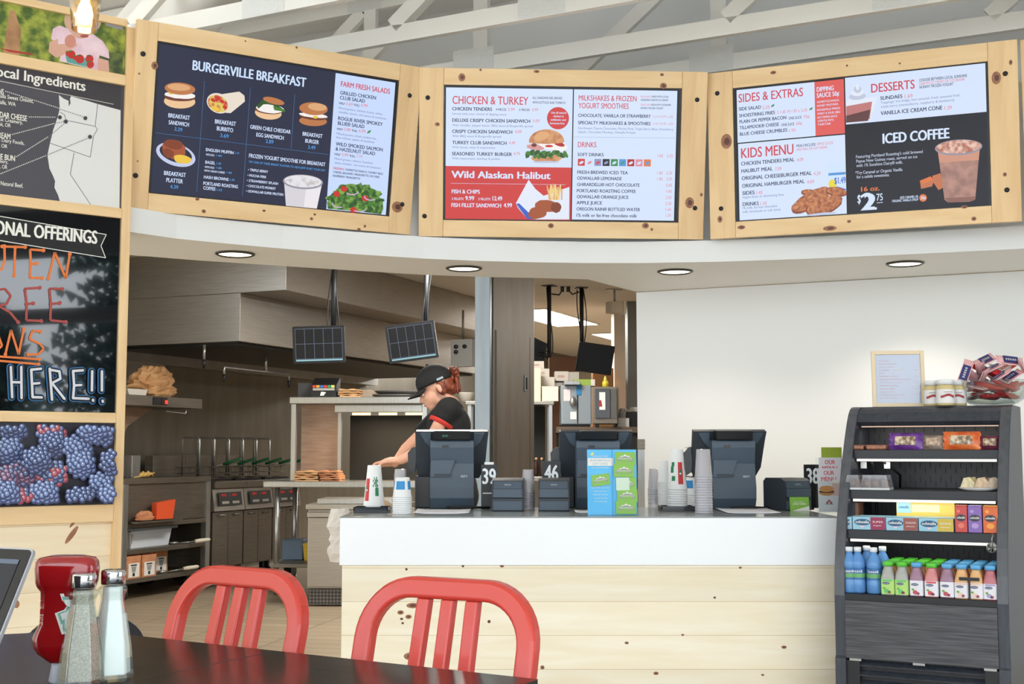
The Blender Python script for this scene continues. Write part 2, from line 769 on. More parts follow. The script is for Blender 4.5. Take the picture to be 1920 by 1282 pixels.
def floor_mat():
    m = bpy.data.materials.new('quarry_tile')
    m.use_nodes = True
    nt = m.node_tree
    b = nt.nodes['Principled BSDF']
    tc = nt.nodes.new('ShaderNodeTexCoord')
    mp = nt.nodes.new('ShaderNodeMapping')
    mp.inputs['Rotation'].default_value = (0, 0, math.radians(12))
    br = nt.nodes.new('ShaderNodeTexBrick')
    br.offset = 0.0
    br.inputs['Scale'].default_value = 1.0
    br.inputs['Brick Width'].default_value = 0.6
    br.inputs['Row Height'].default_value = 0.155
    br.inputs['Mortar Size'].default_value = 0.006
    br.inputs['Color1'].default_value = C(160, 143, 119)
    br.inputs['Color2'].default_value = C(150, 133, 110)
    br.inputs['Mortar'].default_value = C(118, 102, 84)
    nt.links.new(tc.outputs['Object'], mp.inputs[0])
    nt.links.new(mp.outputs[0], br.inputs['Vector'])
    nt.links.new(br.outputs['Color'], b.inputs['Base Color'])
    b.inputs['Roughness'].default_value = 0.45
    return m


# ================================================================== floor, ground, ceilings
struct(MB().box(-9, 9, -4, 6.6, -0.05, 0.0, mat('dining_floor', (198, 186, 168), 0.4, var=0.06, vscale=3)), 'floor_dining')
struct(MB().box(-9, 9, 6.601, 21, -0.05, 0.0, floor_mat()), 'floor_kitchen')
struct(MB().box(-40, 60, -45, 45, -0.12, -0.06, mat('asphalt', (196, 194, 188), 0.9)), 'ground_outside')
struct(MB().box(-9, 9.2, -4.0, 21, 4.15, 4.25, M_ceil), 'ceiling')

ZS = 2.148
ZK = 2.80
# ------------------------------------------------------------------ soffit above the counter opening
front_px = [(243, 434.5), (330, 447), (430, 457), (530, 466), (660, 476), (794, 484.6), (900, 489), (1000, 491.5), (1100, 493), (1200, 493), (1350, 490.6), (1500, 485.5), (1640, 479.5), (1780, 473), (1920, 466)]
back_px = [(243, 478), (370, 488), (536, 499), (660, 507), (794, 515), (916, 519.5), (1010, 521), (1102, 523.5), (1193, 547), (1340, 539), (1640, 523), (1920, 506.5)]
FR = [at_z(x, y, ZS) for x, y in front_px]
BK = [at_z(x, y, ZS) for x, y in back_px]
dR = (FR[-1] - FR[-2]).normalized()
FR.append(FR[-1] + dR * 1.6)
WR0, WR1 = BK[8].copy(), BK[-1].copy()
eW = (WR1 - WR0).normalized()
nW = Vector((eW.y, -eW.x, 0))       # towards the customers
BK.append(BK[-1] + eW * 1.9)
FR[0] = FR[0] + (FR[0] - FR[1]) * 0.0
soff = MB()
under = [(p.x, p.y, ZS) for p in FR] + [(p.x, p.y, ZS) for p in reversed(BK)]
soff.poly(under, mat('soffit_paint', (240, 238, 232), 0.6))
for i in range(len(FR) - 1):
    a, b = FR[i], FR[i + 1]
    soff.poly([(a.x, a.y, ZS), (b.x, b.y, ZS), (b.x, b.y, 2.262), (a.x, a.y, 2.262)], M_white)
    soff.poly([(a.x, a.y, 2.262), (b.x, b.y, 2.262), (b.x * 1.02, b.y * 1.02, 2.262), (a.x * 1.02, a.y * 1.02, 2.262)], M_white)
    soff.poly([(a.x * 1.02, a.y * 1.02, 2.262), (b.x * 1.02, b.y * 1.02, 2.262), (b.x * 1.02, b.y * 1.02, 3.02), (a.x * 1.02, a.y * 1.02, 3.02)], M_white)
for i in range(len(BK) - 1):
    a, b = BK[i], BK[i + 1]
    soff.poly([(a.x, a.y, ZS), (b.x, b.y, ZS), (b.x, b.y, 3.02), (a.x, a.y, 3.02)], M_white)
soff.poly([(p.x * 1.02, p.y * 1.02, 3.02) for p in FR] + [(p.x, p.y, 3.02) for p in reversed(BK)], M_white)
struct(soff, 'ceiling_soffit')

# ------------------------------------------------------------------ white wall at the right
wr = MB()
c0 = WR0
L = 6.6
pts = [c0, c0 + eW * L, c0 + eW * L - nW * 0.14, c0 - nW * 0.14]
wr.prism([(p.x, p.y) for p in pts], 0, ZS - 0.004, M_wallw)
struct(wr, 'wall_right')
struct(MB().prism([(p.x, p.y) for p in (c0 - eW * 5.5, c0 + eW * L, c0 + eW * L - nW * 0.14, c0 - eW * 5.5 - nW * 0.14)], 3.03, 4.15, M_wallw), 'wall_right_upper')

# ------------------------------------------------------------------ pine wall at the left
LW_ANG = math.radians(36.5)
PJ = at_y(237, 640, 5.47)
LW = Surf((PJ.x, PJ.y, 0), (math.cos(LW_ANG), math.sin(LW_ANG), 0), (0, 0, 1))
lw = MB().box(-7.0, -0.005, 0.02, 0.14, 0, 3.085, M_pine_wall)


def lwz(px, py):
    return LW.loc(px, py)[1]


a_st = LW.loc(222, 600)[0]          # stile between the posters and the opening
rails = []
z_top = 3.085
zg = lwz(231, 141)                  # bottom of the strawberry photograph
zm1, zm0 = lwz(229, 160), lwz(226, 391)
zc1, zc0 = lwz(222, 409), lwz(218, 774)
zb1, zb0 = lwz(216, 793), lwz(213, 945)
zgt = lwz(231, 36)
tf = MB()
tf.box(a_st, 0.0, -0.012, 0.02, 0.0, z_top, M_pine_v)
struct(tf, 'trim_1', matrix=LW.matrix(), bevel=0.002)
tr = MB()
for z0, z1 in ((zgt, z_top), (zm1, zg), (zc1, zm0), (zb1, zc0), (zb0 - 0.075, zb0)):
    tr.box(-3.2, a_st - 0.0005, -0.010, 0.02, z0, z1, M_pine_h)
struct(tr, 'trim_2', matrix=LW.matrix(), bevel=0.002)
# hand-placed knots of the plank wall
kn = lw
for (px, py, rx, rz, an) in ((137, 1003, 0.045, 0.011, 0.95), (33, 1133, 0.013, 0.017, 0.2), (139, 982, 0.02, 0.006, 0.9)):
    a, b = LW.loc(px, py)
    ps = []
    for k in range(18):
        q = 2 * PI * k / 18
        x, z = rx * math.cos(q), rz * math.sin(q)
        ps.append((a + x * math.cos(an) - z * math.sin(an), 0.0196, b + x * math.sin(an) + z * math.cos(an)))
    kn.poly(ps, M_knot)
struct(lw, 'wall_left', matrix=LW.matrix(), recalc=False)

# ------------------------------------------------------------------ roof trusses, painted white
chords = [((357, 50), (656, 2)), ((647, 94), (1092, 19)), ((955, 128), (1760, 3.5)), ((1373, 128), (1916, 55))]
ZT = 3.3
TR = []
for i, (p, q) in enumerate(chords):
    A = at_z(p[0], p[1], ZT)
    B = at_z(q[0], q[1], ZT)
    d = (B - A).normalized()
    if i == 0:
        d = TRD = None
    TR.append((A, B, d))
dref = (TR[2][1] - TR[2][0]).normalized()
for i in range(4):
    A, B, d = TR[i]
    mid = (A + B) / 2
    ang = math.atan2(dref.y, dref.x)
    t = MB()
    Lh = 6.0
    t.box(-Lh, Lh, -0.0, 0.038, 0.0, 0.092, M_truss)
    t.box(-Lh, Lh, -0.0, 0.038, 0.74, 0.832, M_truss)
    px = -Lh + 0.4 + 0.5 * i
    k = 0
    while px < Lh - 1.3:
        x0, x1 = (px, px + 0.85)
        t.box(x1 + 0.02, x1 + 0.11, 0, 0.038, 0.092, 0.74, M_truss)
        dx, dz = (x1 - x0), 0.648
        ln = math.hypot(dx, dz)
        Mx = Matrix.Translation((x0, 0.019, 0.092)) @ Matrix.Rotation(-math.atan2(dz, dx), 4, 'Y')
        t.box(0, ln, -0.019, 0.019, -0.042, 0.042, M_truss, Mx)
        if True:
            for zz in (0.0, 0.74):
                t.box(x1 - 0.11, x1 + 0.15, -0.002, -0.0002, zz + 0.004, zz + 0.15 if zz == 0 else zz + 0.088, mat('truss_plate', (226, 226, 222), 0.5, bump=0.6, bscale=160))
        px += 2.35
        k += 1
    o = struct(t, 'roof_truss', loc=(mid.x, mid.y, ZT), rotz=ang)

# round white duct above the left panel
du = at_z(372, -6, 3.55)
dm = MB()
dm.tube([(du.x - 0.9, du.y + 0.9 * 2, 3.62), (du.x - 0.1, du.y + 0.35, 3.62), (du.x + 0.22, du.y - 0.35, 3.62), (du.x + 0.4, du.y - 2, 3.62)], 0.17, M_truss, 20)
struct(dm, 'ceiling_duct')

# ------------------------------------------------------------------ kitchen shell
kc = MB()
kc.box(-7.4, 6.0, 0, 13.8, ZK, ZK + 0.06, mat('kitchen_ceiling_paint', (214, 207, 195), 0.8))
# the ceiling slab starts just behind the soffit
oK = K(0, 6.72)
struct(kc, 'ceiling_kitchen', loc=oK, rotz=KA)
struct(MB().box(-7.5, -7.36, 5.6, 20.6, 0, ZK - 0.001, M_steel_w), 'wall_kitchen_left', loc=K(0, 0), rotz=KA)
struct(MB().box(-7.5, -7.36, 5.6, 20.39, ZK + 0.065, 4.15, M_wallw), 'wall_upper', loc=K(0, 0), rotz=KA)
struct(MB().box(-7.5, 7, 20.4, 20.6, 0, 4.15, mat('kitchen_wall_paint', (186, 172, 150), 0.7)), 'wall_kitchen_back', loc=K(0, 0), rotz=KA)
struct(MB().box(5.9, 6.0, 7.0, 20.4, 0, 4.15, mat('kitchen_wall_paint', (186, 172, 150), 0.7)), 'wall_kitchen_right', loc=K(0, 0), rotz=KA)
# white pillar and grey corner far back on the right
pa = at_y(1152, 700, 14.0)
pb = at_y(1177, 700, 14.0)
struct(MB().box(0, (pb - pa).length, 0, 0.4, 0, ZK - 0.001, mat('pillar_paint', (205, 196, 180), 0.6)), 'wall_pillar', loc=(pa.x, pa.y, 0), rotz=0)
pc = at_y(1177.5, 700, 13.4)
struct(MB().box(0, 0.5, 0, 0.3, 0, ZK - 0.001, mat('grey_panel', (118, 118, 114), 0.5)), 'wall_pillar_grey', loc=(pc.x, pc.y, 0), rotz=0)

# steel-clad end of the partition between the two halves of the kitchen
ps = at_y(890, 700, 8.3)
st = MB()
st.box(0, 0.113, 0, 0.80, 0, ZK - 0.001, noise_mix('partition_steel', (120, 127, 131), (132, 139, 143), (6, 6, 1), 2, 0.3, 0.8))
part_o = struct(st, 'wall_partition', loc=(ps.x, ps.y, 0), rotz=KA, bevel=0.003)
dp = MB()
M_pdoor = noise_mix('partition_door', (134, 124, 112), (146, 136, 123), (6, 6, 1), 2, 0.45, 0.35)
dp.box(0.1135, 0.1205, 0.045, 0.775, 0.02, ZK - 0.002, M_pdoor)
dp.box(0.1210, 0.1265, 0.075, 0.690, 0.05, 1.98, M_pdoor)
dp.box(0.1270, 0.1277, 0.080, 0.084, 0.05, 1.98, M_dark)
dp.box(0.1270, 0.1277, 0.680, 0.684, 0.05, 1.98, M_dark)
dp_o = struct(dp, 'door_1', loc=(ps.x, ps.y, 0), rotz=KA, bevel=0.001)
hd = MB()
hd.box(0.1280, 0.135, 0.575, 0.615, 1.585, 1.70, M_steel_b)
hd.box(0.1352, 0.141, 0.586, 0.604, 1.60, 1.685, M_dark)
hd.build('handle', dp_o, bevel=0.002)

# ------------------------------------------------------------------ window wall behind and to the right of the camera, trees outside
fm = mat('window_frame_dark', (36, 38, 42), 0.5)
for i, (y0, y1) in enumerate(((-4.0, -2.5), (-2.5, 0.6), (0.6, 3.2), (3.2, 4.9))):
    w = MB()
    w.box(6.2, 6.32, y0, y0 + 0.09, 0, 3.7, fm)
    w.box(6.2, 6.32, y1 - 0.0, y1 + 0.0001, 0, 3.7, fm)
    w.box(6.2, 6.32, y0 + 0.09, y1, 2.72, 2.90, fm)
    w.box(6.2, 6.32, y0 + 0.09, y1, 0.0, 0.3, fm)
    w.box(6.2, 6.32, y0 + 0.09, y1, 3.55, 4.15, fm)
    struct(w, 'window_%d' % (i + 1))
struct(MB().box(6.33, 6.9, -4.0, 5.0, 3.72, 3.8, mat('eave_dark', (60, 60, 62), 0.6)), 'roof_eave')
M_leaf = noise_mix('spruce_needles', (30, 52, 50), (74, 102, 98), nscale=3, rough=0.8)
M_bark = mat('bark', (70, 58, 48), 0.9)


def spruce(x, y, h, r, label, seed):
    rnd = random.Random(seed)
    t = thing('spruce_tree', label, 'tree', (x, y, -0.06))
    tk = MB()
    tk.tube([(0, 0, 0), (0, 0, h * 0.98)], [0.2, 0.03], M_bark, 10)
    tk.build('trunk', t)
    fo = MB()
    n = int(h * 40)
    for k in range(n):
        f = (k + 0.5) / n
        z = h * (0.07 + 0.93 * f)
        rr = r * (1 - f) ** 0.8 * rnd.uniform(0.75, 1.1) + 0.1
        a = rnd.uniform(0, 2 * PI)
        dz = -0.28 * rr
        c, s = math.cos(a), math.sin(a)
        for q in range(9):
            e = (q + 1) / 9
            bx, by, bz = c * rr * e, s * rr * e, z + dz * e + rnd.uniform(-0.08, 0.08)
            sp = 0.26 * (1.15 - e) * rr / max(r, 1) + 0.12
            l, wd = rnd.uniform(0.7, 1.3) * sp * 1.3, 0.11
            fo.poly([(bx - s * l, by + c * l, bz - 0.16), (bx + c * wd, by + s * wd, bz + 0.04), (bx + s * l, by - c * l, bz - 0.16), (bx - c * wd, by - s * wd, bz - 0.05)], M_leaf)
    fo.build('foliage', t, recalc=False)
    return t


spruce(13.4, -4.3, 9.5, 2.7, 'tall dark spruce outside the windows, the one closest to the glass', 3)
spruce(20.5, -8.6, 11.0, 3.0, 'tall spruce outside the windows behind the closest one', 5)
spruce(15.5, -9.6, 4.4, 2.0, 'low spruce outside the windows, shortest of the three', 8)

# ------------------------------------------------------------------ recessed lamps in the soffit
M_ring = mat('downlight_ring', (70, 66, 60), 0.35, 0.6)
dl = None
for (x, y, rr, lb) in ((441, 475, 0.083, 'round recessed lamp in the soffit, leftmost of four, above the fry station'),
                      (870, 502, 0.083, 'round recessed lamp in the soffit, second from left, above the steel partition'),
                      (1266, 508, 0.083, 'round recessed lamp in the soffit, third from left, above the white wall'),
                      (1697, 493, 0.083, 'round recessed lamp in the soffit, rightmost of four, above the framed menu')):
    p = at_z(x, y, ZS)
    if dl is None:
        dl = thing('recessed_lamp', lb, 'ceiling light', (p.x, p.y, ZS), 0, 'recessed lamps of the soffit')
        MB().lathe([(0.083, -0.0015), (0.098, -0.0015), (0.098, -0.006), (0.088, -0.011), (0.083, -0.006), (0.083, -0.0015)], M_ring, 40).build('trim_ring', dl)
        MB().lathe([(0.0, -0.004), (0.0825, -0.004)], M_lamp, 40).build('diffuser', dl, recalc=False)
    else:
        dup(dl, (p.x, p.y, ZS), 0, lb)
    add_light('downlight', 'SPOT', (p.x, p.y, ZS - 0.03), 26, (1.0, 0.90, 0.76), 0.07, target=(p.x, p.y, 0), spot=2.2)

# ------------------------------------------------------------------ kitchen ceiling lights
far = K(0, 0)
c1 = at_z(1117, 607, ZK)
n_t = 0
TL = [(c1 - E1 * 0.25 - E2 * 0.95, 'fluorescent ceiling panel in the kitchen, the long bright one right of the partition', 1.9),
      (at_z(1176, 630, ZK) - E1 * 0.05, 'fluorescent ceiling panel deep in the kitchen, beside the pale pillar', 1.2),
      (K(-3.8, 8.0, ZK), 'fluorescent ceiling panel over the passage in front of the fryers', 1.2),  # added out of sight to brighten the kitchen; no such fixture is known
      (K(-1.2, 13.2, ZK), 'fluorescent ceiling panel over the walkway behind the partition', 1.2)]  # second added lamp, hidden from view, lifting the kitchen light
for p, lb, ln in TL:
    t = thing('fluorescent_panel', lb, 'ceiling light', (p.x, p.y, ZK), KA)
    MB().box(-0.31, 0.31, -ln / 2 - 0.01, ln / 2 + 0.01, -0.012, -0.0008, mat('panel_frame', (225, 222, 214), 0.5)).build('frame', t)
    MB().box(-0.28, 0.28, -ln / 2 + 0.02, ln / 2 - 0.02, -0.018, -0.0125, M_tube).build('diffuser', t)
    o = add_light('kitchen_light', 'AREA', (p.x, p.y, ZK - 0.025), 150 if 'parti' in lb or 'deep' in lb else 105, (1.0, 0.97, 0.91), 0.55, ln, target=None)
    o.rotation_euler = (0, 0, KA)

# ------------------------------------------------------------------ pendant lamp, upper left
pp = at_y(158, 57, 4.0)
pn = thing('pendant_lamp', 'small clear glass pendant lamp with a glowing bulb, hanging upper left', 'pendant lamp', (pp.x, pp.y, pp.z))
zz = 4.15 - pp.z
MB().shell([(0.039, 0.0), (0.0405, 0.003), (0.051, 0.115), (0.046, 0.125), (0.02, 0.135)], clear_mat('lamp_glass', (255, 240, 205), 0.10), 28).build('glass_shade', pn, solid=0.002, recalc=False)
MB().lathe([(0.0, 0.018), (0.012, 0.021), (0.024, 0.036), (0.027, 0.055), (0.022, 0.08), (0.014, 0.1), (0.013, 0.118)], glow('bulb_glow', (255, 236, 190), 9.0), 20).build('bulb', pn)
MB().lathe([(0.0, 0.118), (0.019, 0.119), (0.019, 0.165), (0.006, 0.175), (0.0, 0.176)], M_dark, 18).build('socket', pn)
MB().tube([(0, 0, 0.17), (0, 0, zz)], 0.003, M_black, 6).build('cord', pn)
add_light('pendant_bulb', 'POINT', (pp.x, pp.y, pp.z + 0.05), 6, (1, 0.8, 0.5), 0.03)
# ================================================================== menu boards
POSE = {'L': (-1.1231, 5.8392, 2.6918, 0.5637, 0.1714, 0.0138), 'C': (0.2609, 6.2633, 2.6944, 0.0314, 0.1996, -0.006), 'R': (1.7151, 5.9918, 2.6776, -0.4016, 0.0647, -0.01)}


def pose_surf(p):
    X, Y, Z, a, t, r = p
    u = Vector((math.cos(a), math.sin(a), 0))
    n = Vector((math.sin(a), -math.cos(a), 0))
    w = Vector((0, 0, math.cos(t))) + n * math.sin(t)
    return Surf((X, Y, Z), u * math.cos(r) + w * math.sin(r), w * math.cos(r) - u * math.sin(r))


HW, HH = 0.605, 0.3405
PANEL = {}


def menu_panel(S, xl, xr, zb, zt, label, bolts, knots):
    root = thing('menu_panel_frame', label, 'panel frame', matrix=S.matrix(), group='pine frames of the menu boards')
    sl, sr = -HW - 0.012, HW + 0.012
    bs = [MB().box(xl + 0.008, sl, 0.0, 0.035, zb, zt, M_pine_v), MB().box(sr, xr - 0.008, 0.0, 0.035, zb, zt, M_pine_v), MB().box(sl + 0.0008, sr - 0.0008, 0.0, 0.035, HH + 0.006, zt, M_pine_h), MB().box(sl + 0.0008, sr - 0.0008, 0.0, 0.035, zb, -HH - 0.006, M_pine_h)]
    for px, py in bolts:
        a, b = S.loc(px, py)
        MB().lathe([(0.0, 0.0), (0.010, 0.0005), (0.012, 0.004), (0.012, 0.006)], M_dark, 14, M=Matrix.Translation((a, -0.0062, b)) @ Matrix.Rotation(-PI / 2, 4, 'X')).build('bolt', root)
    for (px, py, rx, rz) in knots:
        a, b = S.loc(px, py)
        k = bs[0 if a < sl else 1 if a > sr else 2 if b > 0 else 3]
        rx, rz = rx * 0.0026, rz * 0.0026
        k.poly([(a + rx * math.cos(q * PI / 8), -0.0004, b + rz * math.sin(q * PI / 8)) for q in range(16)], M_knot)
        k.poly([(a + rx * 0.5 * math.cos(q * PI / 8) + rx * .1, -0.0006, b + rz * 0.5 * math.sin(q * PI / 8)) for q in range(16)], M_knot_d)
    for b, nm in zip(bs, ('stile', 'stile', 'rail', 'rail')):
        b.build(nm, root, bevel=0.002, recalc=False)
    return root


SL, SCn, SR = (pose_surf(POSE[k]) for k in 'LCR')
menu_panel(SL, -0.72, 0.748, -0.431, 0.43, 'knotty pine frame around the dark breakfast menu screen', [(268, 101), (254, 329), (768, 179), (754, 383)],
           [(290, 123, 6, 7), (382, 396, 4, 3.5), (261, 138, 2, 2), (556, 89, 2.4, 2.4), (460, 77, 1.6, 1.6), (495, 395, 3.5, 2.2), (590, 402, 3, 2.2), (584, 410, 3.5, 3), (745, 388, 12, 11), (684, 424, 3, 3), (673, 430, 4, 3), (370, 373, 4, 3), (258, 302, 1.8, 1.5)])
menu_panel(SCn, -0.751, 0.757, -0.433, 0.432, 'knotty pine frame around the menu screen with the red halibut panel', [(802, 183), (796, 405), (1307, 187), (1303, 390)],
           [(866, 145, 7, 8), (820, 233, 5, 4), (1244, 161, 7, 6), (1293, 380, 9, 11), (1033, 423, 6, 5), (1210, 423, 7, 6), (1222, 430, 3, 3), (1006, 134, 6, 3), (901, 131, 2.5, 2.5), (1241, 140, 4, 3), (1315, 365, 3, 4)])
menu_panel(SR, -0.757, 0.757, -0.429, 0.437, 'knotty pine frame around the menu screen with sides, desserts and iced coffee', [(1885, 138), (1888, 356), (1352, 391), (1345, 175)],
           [(1362, 265, 11, 15), (1450, 136, 6, 3.5), (1868, 146, 8, 12), (1895, 117, 3, 5), (1884, 327, 3.5, 4), (1556, 428, 13, 5), (1592, 415, 4, 3), (1826, 410, 4.5, 4), (1350, 411, 5, 7), (1588, 123, 2.2, 2.2), (1687, 119, 2, 2), (1390, 426, 8, 4), (1808, 388, 6, 3)])
# the next panel of the row, only its edge in the photograph
q = SR.world(0.761, -0.43)
S4 = Surf(SR.world(0.7605 + 0.76, 0.002), SR.u, SR.w)
th4 = math.atan2(SR.u.y, SR.u.x) - math.radians(24)
u4 = Vector((math.cos(th4), math.sin(th4), 0))
S4 = Surf(SR.world(0.7605, 0.004, 0) + u4 * 0.75, u4, (0, 0, 1))
root4 = thing('menu_panel_frame', 'pine board edge of the next panel, at the right border of the photo', 'panel frame', matrix=S4.matrix(), group='pine frames of the menu boards')
MB().box(-0.745, 0.75, 0.0, 0.035, -0.431, 0.433, M_pine_v).build('board', root4, bevel=0.002)

G = {}
for nm, rgb in dict(navy=(40, 43, 66), ink=(24, 24, 34), white=(214, 228, 255), pale=(200, 218, 252), pale2=(212, 226, 250), red=(206, 70, 84), red2=(222, 140, 158), txt=(38, 48, 84), grey=(140, 150, 190), cyan=(86, 150, 214), ltblue=(206, 226, 255), banner=(206, 62, 60), banner2=(222, 92, 88), dkred=(180, 36, 36),
                    bun=(190, 120, 72), bun2=(222, 168, 118), bunlt=(236, 196, 150), egg=(244, 240, 236), yolk=(236, 196, 70), meat=(112, 58, 42), lettuce=(72, 124, 46), lettuce2=(44, 88, 34), tomato=(200, 50, 42), tortilla=(232, 220, 204), plate=(196, 204, 232), brownf=(166, 84, 48), brownf2=(132, 62, 36), yog=(214, 210, 216), yog2=(234, 230, 234), cup=(150, 146, 160), onion=(206, 176, 214), fries=(236, 206, 132), coffee=(176, 120, 102), coffee2=(206, 148, 124), coffee3=(140, 98, 88), caramel=(196, 116, 78), orange=(222, 120, 66), blue=(60, 96, 200), yellow=(232, 216, 60), greenl=(60, 140, 80), black=(6, 6, 12), slate=(34, 36, 56), teal=(60, 150, 130), paper=(226, 232, 246), paper2=(190, 198, 220), fudge=(96, 60, 58), cherry=(190, 120, 118), ham=(214, 150, 150), choc=(70, 40, 36)).items():
    G[nm] = glow('screen_' + nm, rgb)
G['salad'] = noise_mix('screen_salad', (38, 84, 28), (126, 170, 70), nscale=38, emit=True, lo=0.4, hi=0.6)
G['tender'] = noise_mix('screen_tender', (150, 78, 46), (214, 144, 96), nscale=60, emit=True, lo=0.35, hi=0.7)
G['crust'] = noise_mix('screen_crust', (178, 104, 60), (226, 170, 120), nscale=30, emit=True, lo=0.3, hi=0.7)
G['fill'] = noise_mix('screen_fill', (200, 60, 50), (220, 200, 90), nscale=42, emit=True, lo=0.42, hi=0.58)
G['ice'] = noise_mix('screen_ice', (176, 108, 88), (238, 200, 184), nscale=45, emit=True, lo=0.4, hi=0.65)
G['parfait'] = noise_mix('screen_parfait', (226, 224, 230), (176, 168, 160), nscale=34, emit=True, lo=0.5, hi=0.75)
G['cola'] = noise_mix('screen_cola', (150, 112, 102), (186, 140, 126), nscale=20, emit=True)
M_bezel = mat('screen_bezel', (14, 15, 20), 0.4)


def screen(S, label):
    root = thing('menu_screen', label, 'menu screen', matrix=S.matrix(), group='menu screens over the counter')
    b = MB()
    b.box(-HW - 0.010, HW + 0.010, 0.006, 0.060, -HH - 0.0045, HH + 0.0045, M_bezel)
    b.build('housing', root)
    cv = Canvas(S)
    cv.mb = MB()
    return root, cv


# everything on a display sits 5 mm behind the frame face
def finish(cv, root):
    o = cv.build('display', root)
    o.location = (0, 0.0055, 0)
    return o


# ---------------------------------------------------------------- left: breakfast
rt, cv = screen(SL, 'dark navy breakfast menu screen with a pale salad column, over the counter')
cv.view(280, 70, 3.662)
T, R, E_, P, LN = cv.T, cv.R, cv.E, cv.P, cv.line
cv.raw([(-HW, -HH), (HW, -HH), (HW, HH), (-HW, HH)], G['black'])
cv.raw([(-HW, -HH), (0.30, -HH), (0.30, HH - 0.004), (-HW, HH - 0.004)], G['navy'])
x_s = SL.loc(280 + 1283 / 3.662, 70 + 240 / 3.662)[0]
cv.raw([(x_s, -HH), (HW - 0.008, -HH), (HW - 0.008, HH - 0.008), (x_s, HH - 0.008)], G['pale'])
T('BURGERVILLE BREAKFAST', 297, 222, 1078, 70, G['ltblue'], 0.02)
for pts in ([(381, 300), (327, 1060)], [(697, 345), (642, 1090)], [(1001, 390), (975, 768)]):
    LN(pts, 3, G['cyan'], 3)
LN([(48, 655), (1235, 805)], 3, G['cyan'], 3)
# breakfast sandwich
E_(210, 440, 108, 48, G['bunlt'], 24, 0.04)
E_(210, 412, 106, 26, G['meat'], 20, 0.05)
E_(212, 396, 108, 24, G['egg'], 20, 0.08, 0.06)
E_(152, 378, 20, 14, G['yolk'], 12)
E_(212, 352, 106, 42, G['bun'], 24, 0.08)
E_(205, 342, 80, 24, G['bun2'], 20, 0.08)
# burrito
P([(405, 460), (460, 395), (620, 372), (655, 400), (658, 440), (560, 520), (500, 515)], G['tortilla'])
E_(476, 452, 84, 66, G['tortilla'], 24, 0.5)
E_(472, 455, 72, 55, G['fill'], 24, 0.5)
E_(455, 490, 30, 16, G['yolk'], 14, 0.3)
for x, y in ((440, 430), (470, 420), (500, 440), (520, 480)):
    E_(x, y, 17, 12, G['tomato'], 10, 0.4, 0.1)
# green chile sandwich
E_(818, 520, 92, 44, G['bunlt'], 24, 0.1)
E_(820, 500, 96, 26, G['meat'], 20, 0.1)
E_(830, 490, 96, 30, G['egg'], 20, 0.1, 0.05)
P([(738, 470), (780, 425), (850, 440), (930, 500), (925, 520), (850, 465), (790, 455), (750, 490)], G['lettuce2'])
P([(850, 470), (930, 495), (935, 510), (860, 500)], G['lettuce'])
E_(855, 436, 76, 22, G['bun'], 20, 0.25)
# burger
E_(1125, 575, 96, 34, G['bun'], 22, 0.05)
E_(1128, 545, 98, 22, G['meat'], 20, 0.1)
E_(1128, 535, 99, 16, G['egg'], 20, 0.1, 0.05)
E_(1142, 548, 18, 10, G['yolk'], 10)
E_(1128, 490, 98, 44, G['bun'], 24, 0.08)
E_(1155, 478, 66, 26, G['bun2'], 20, 0.1)
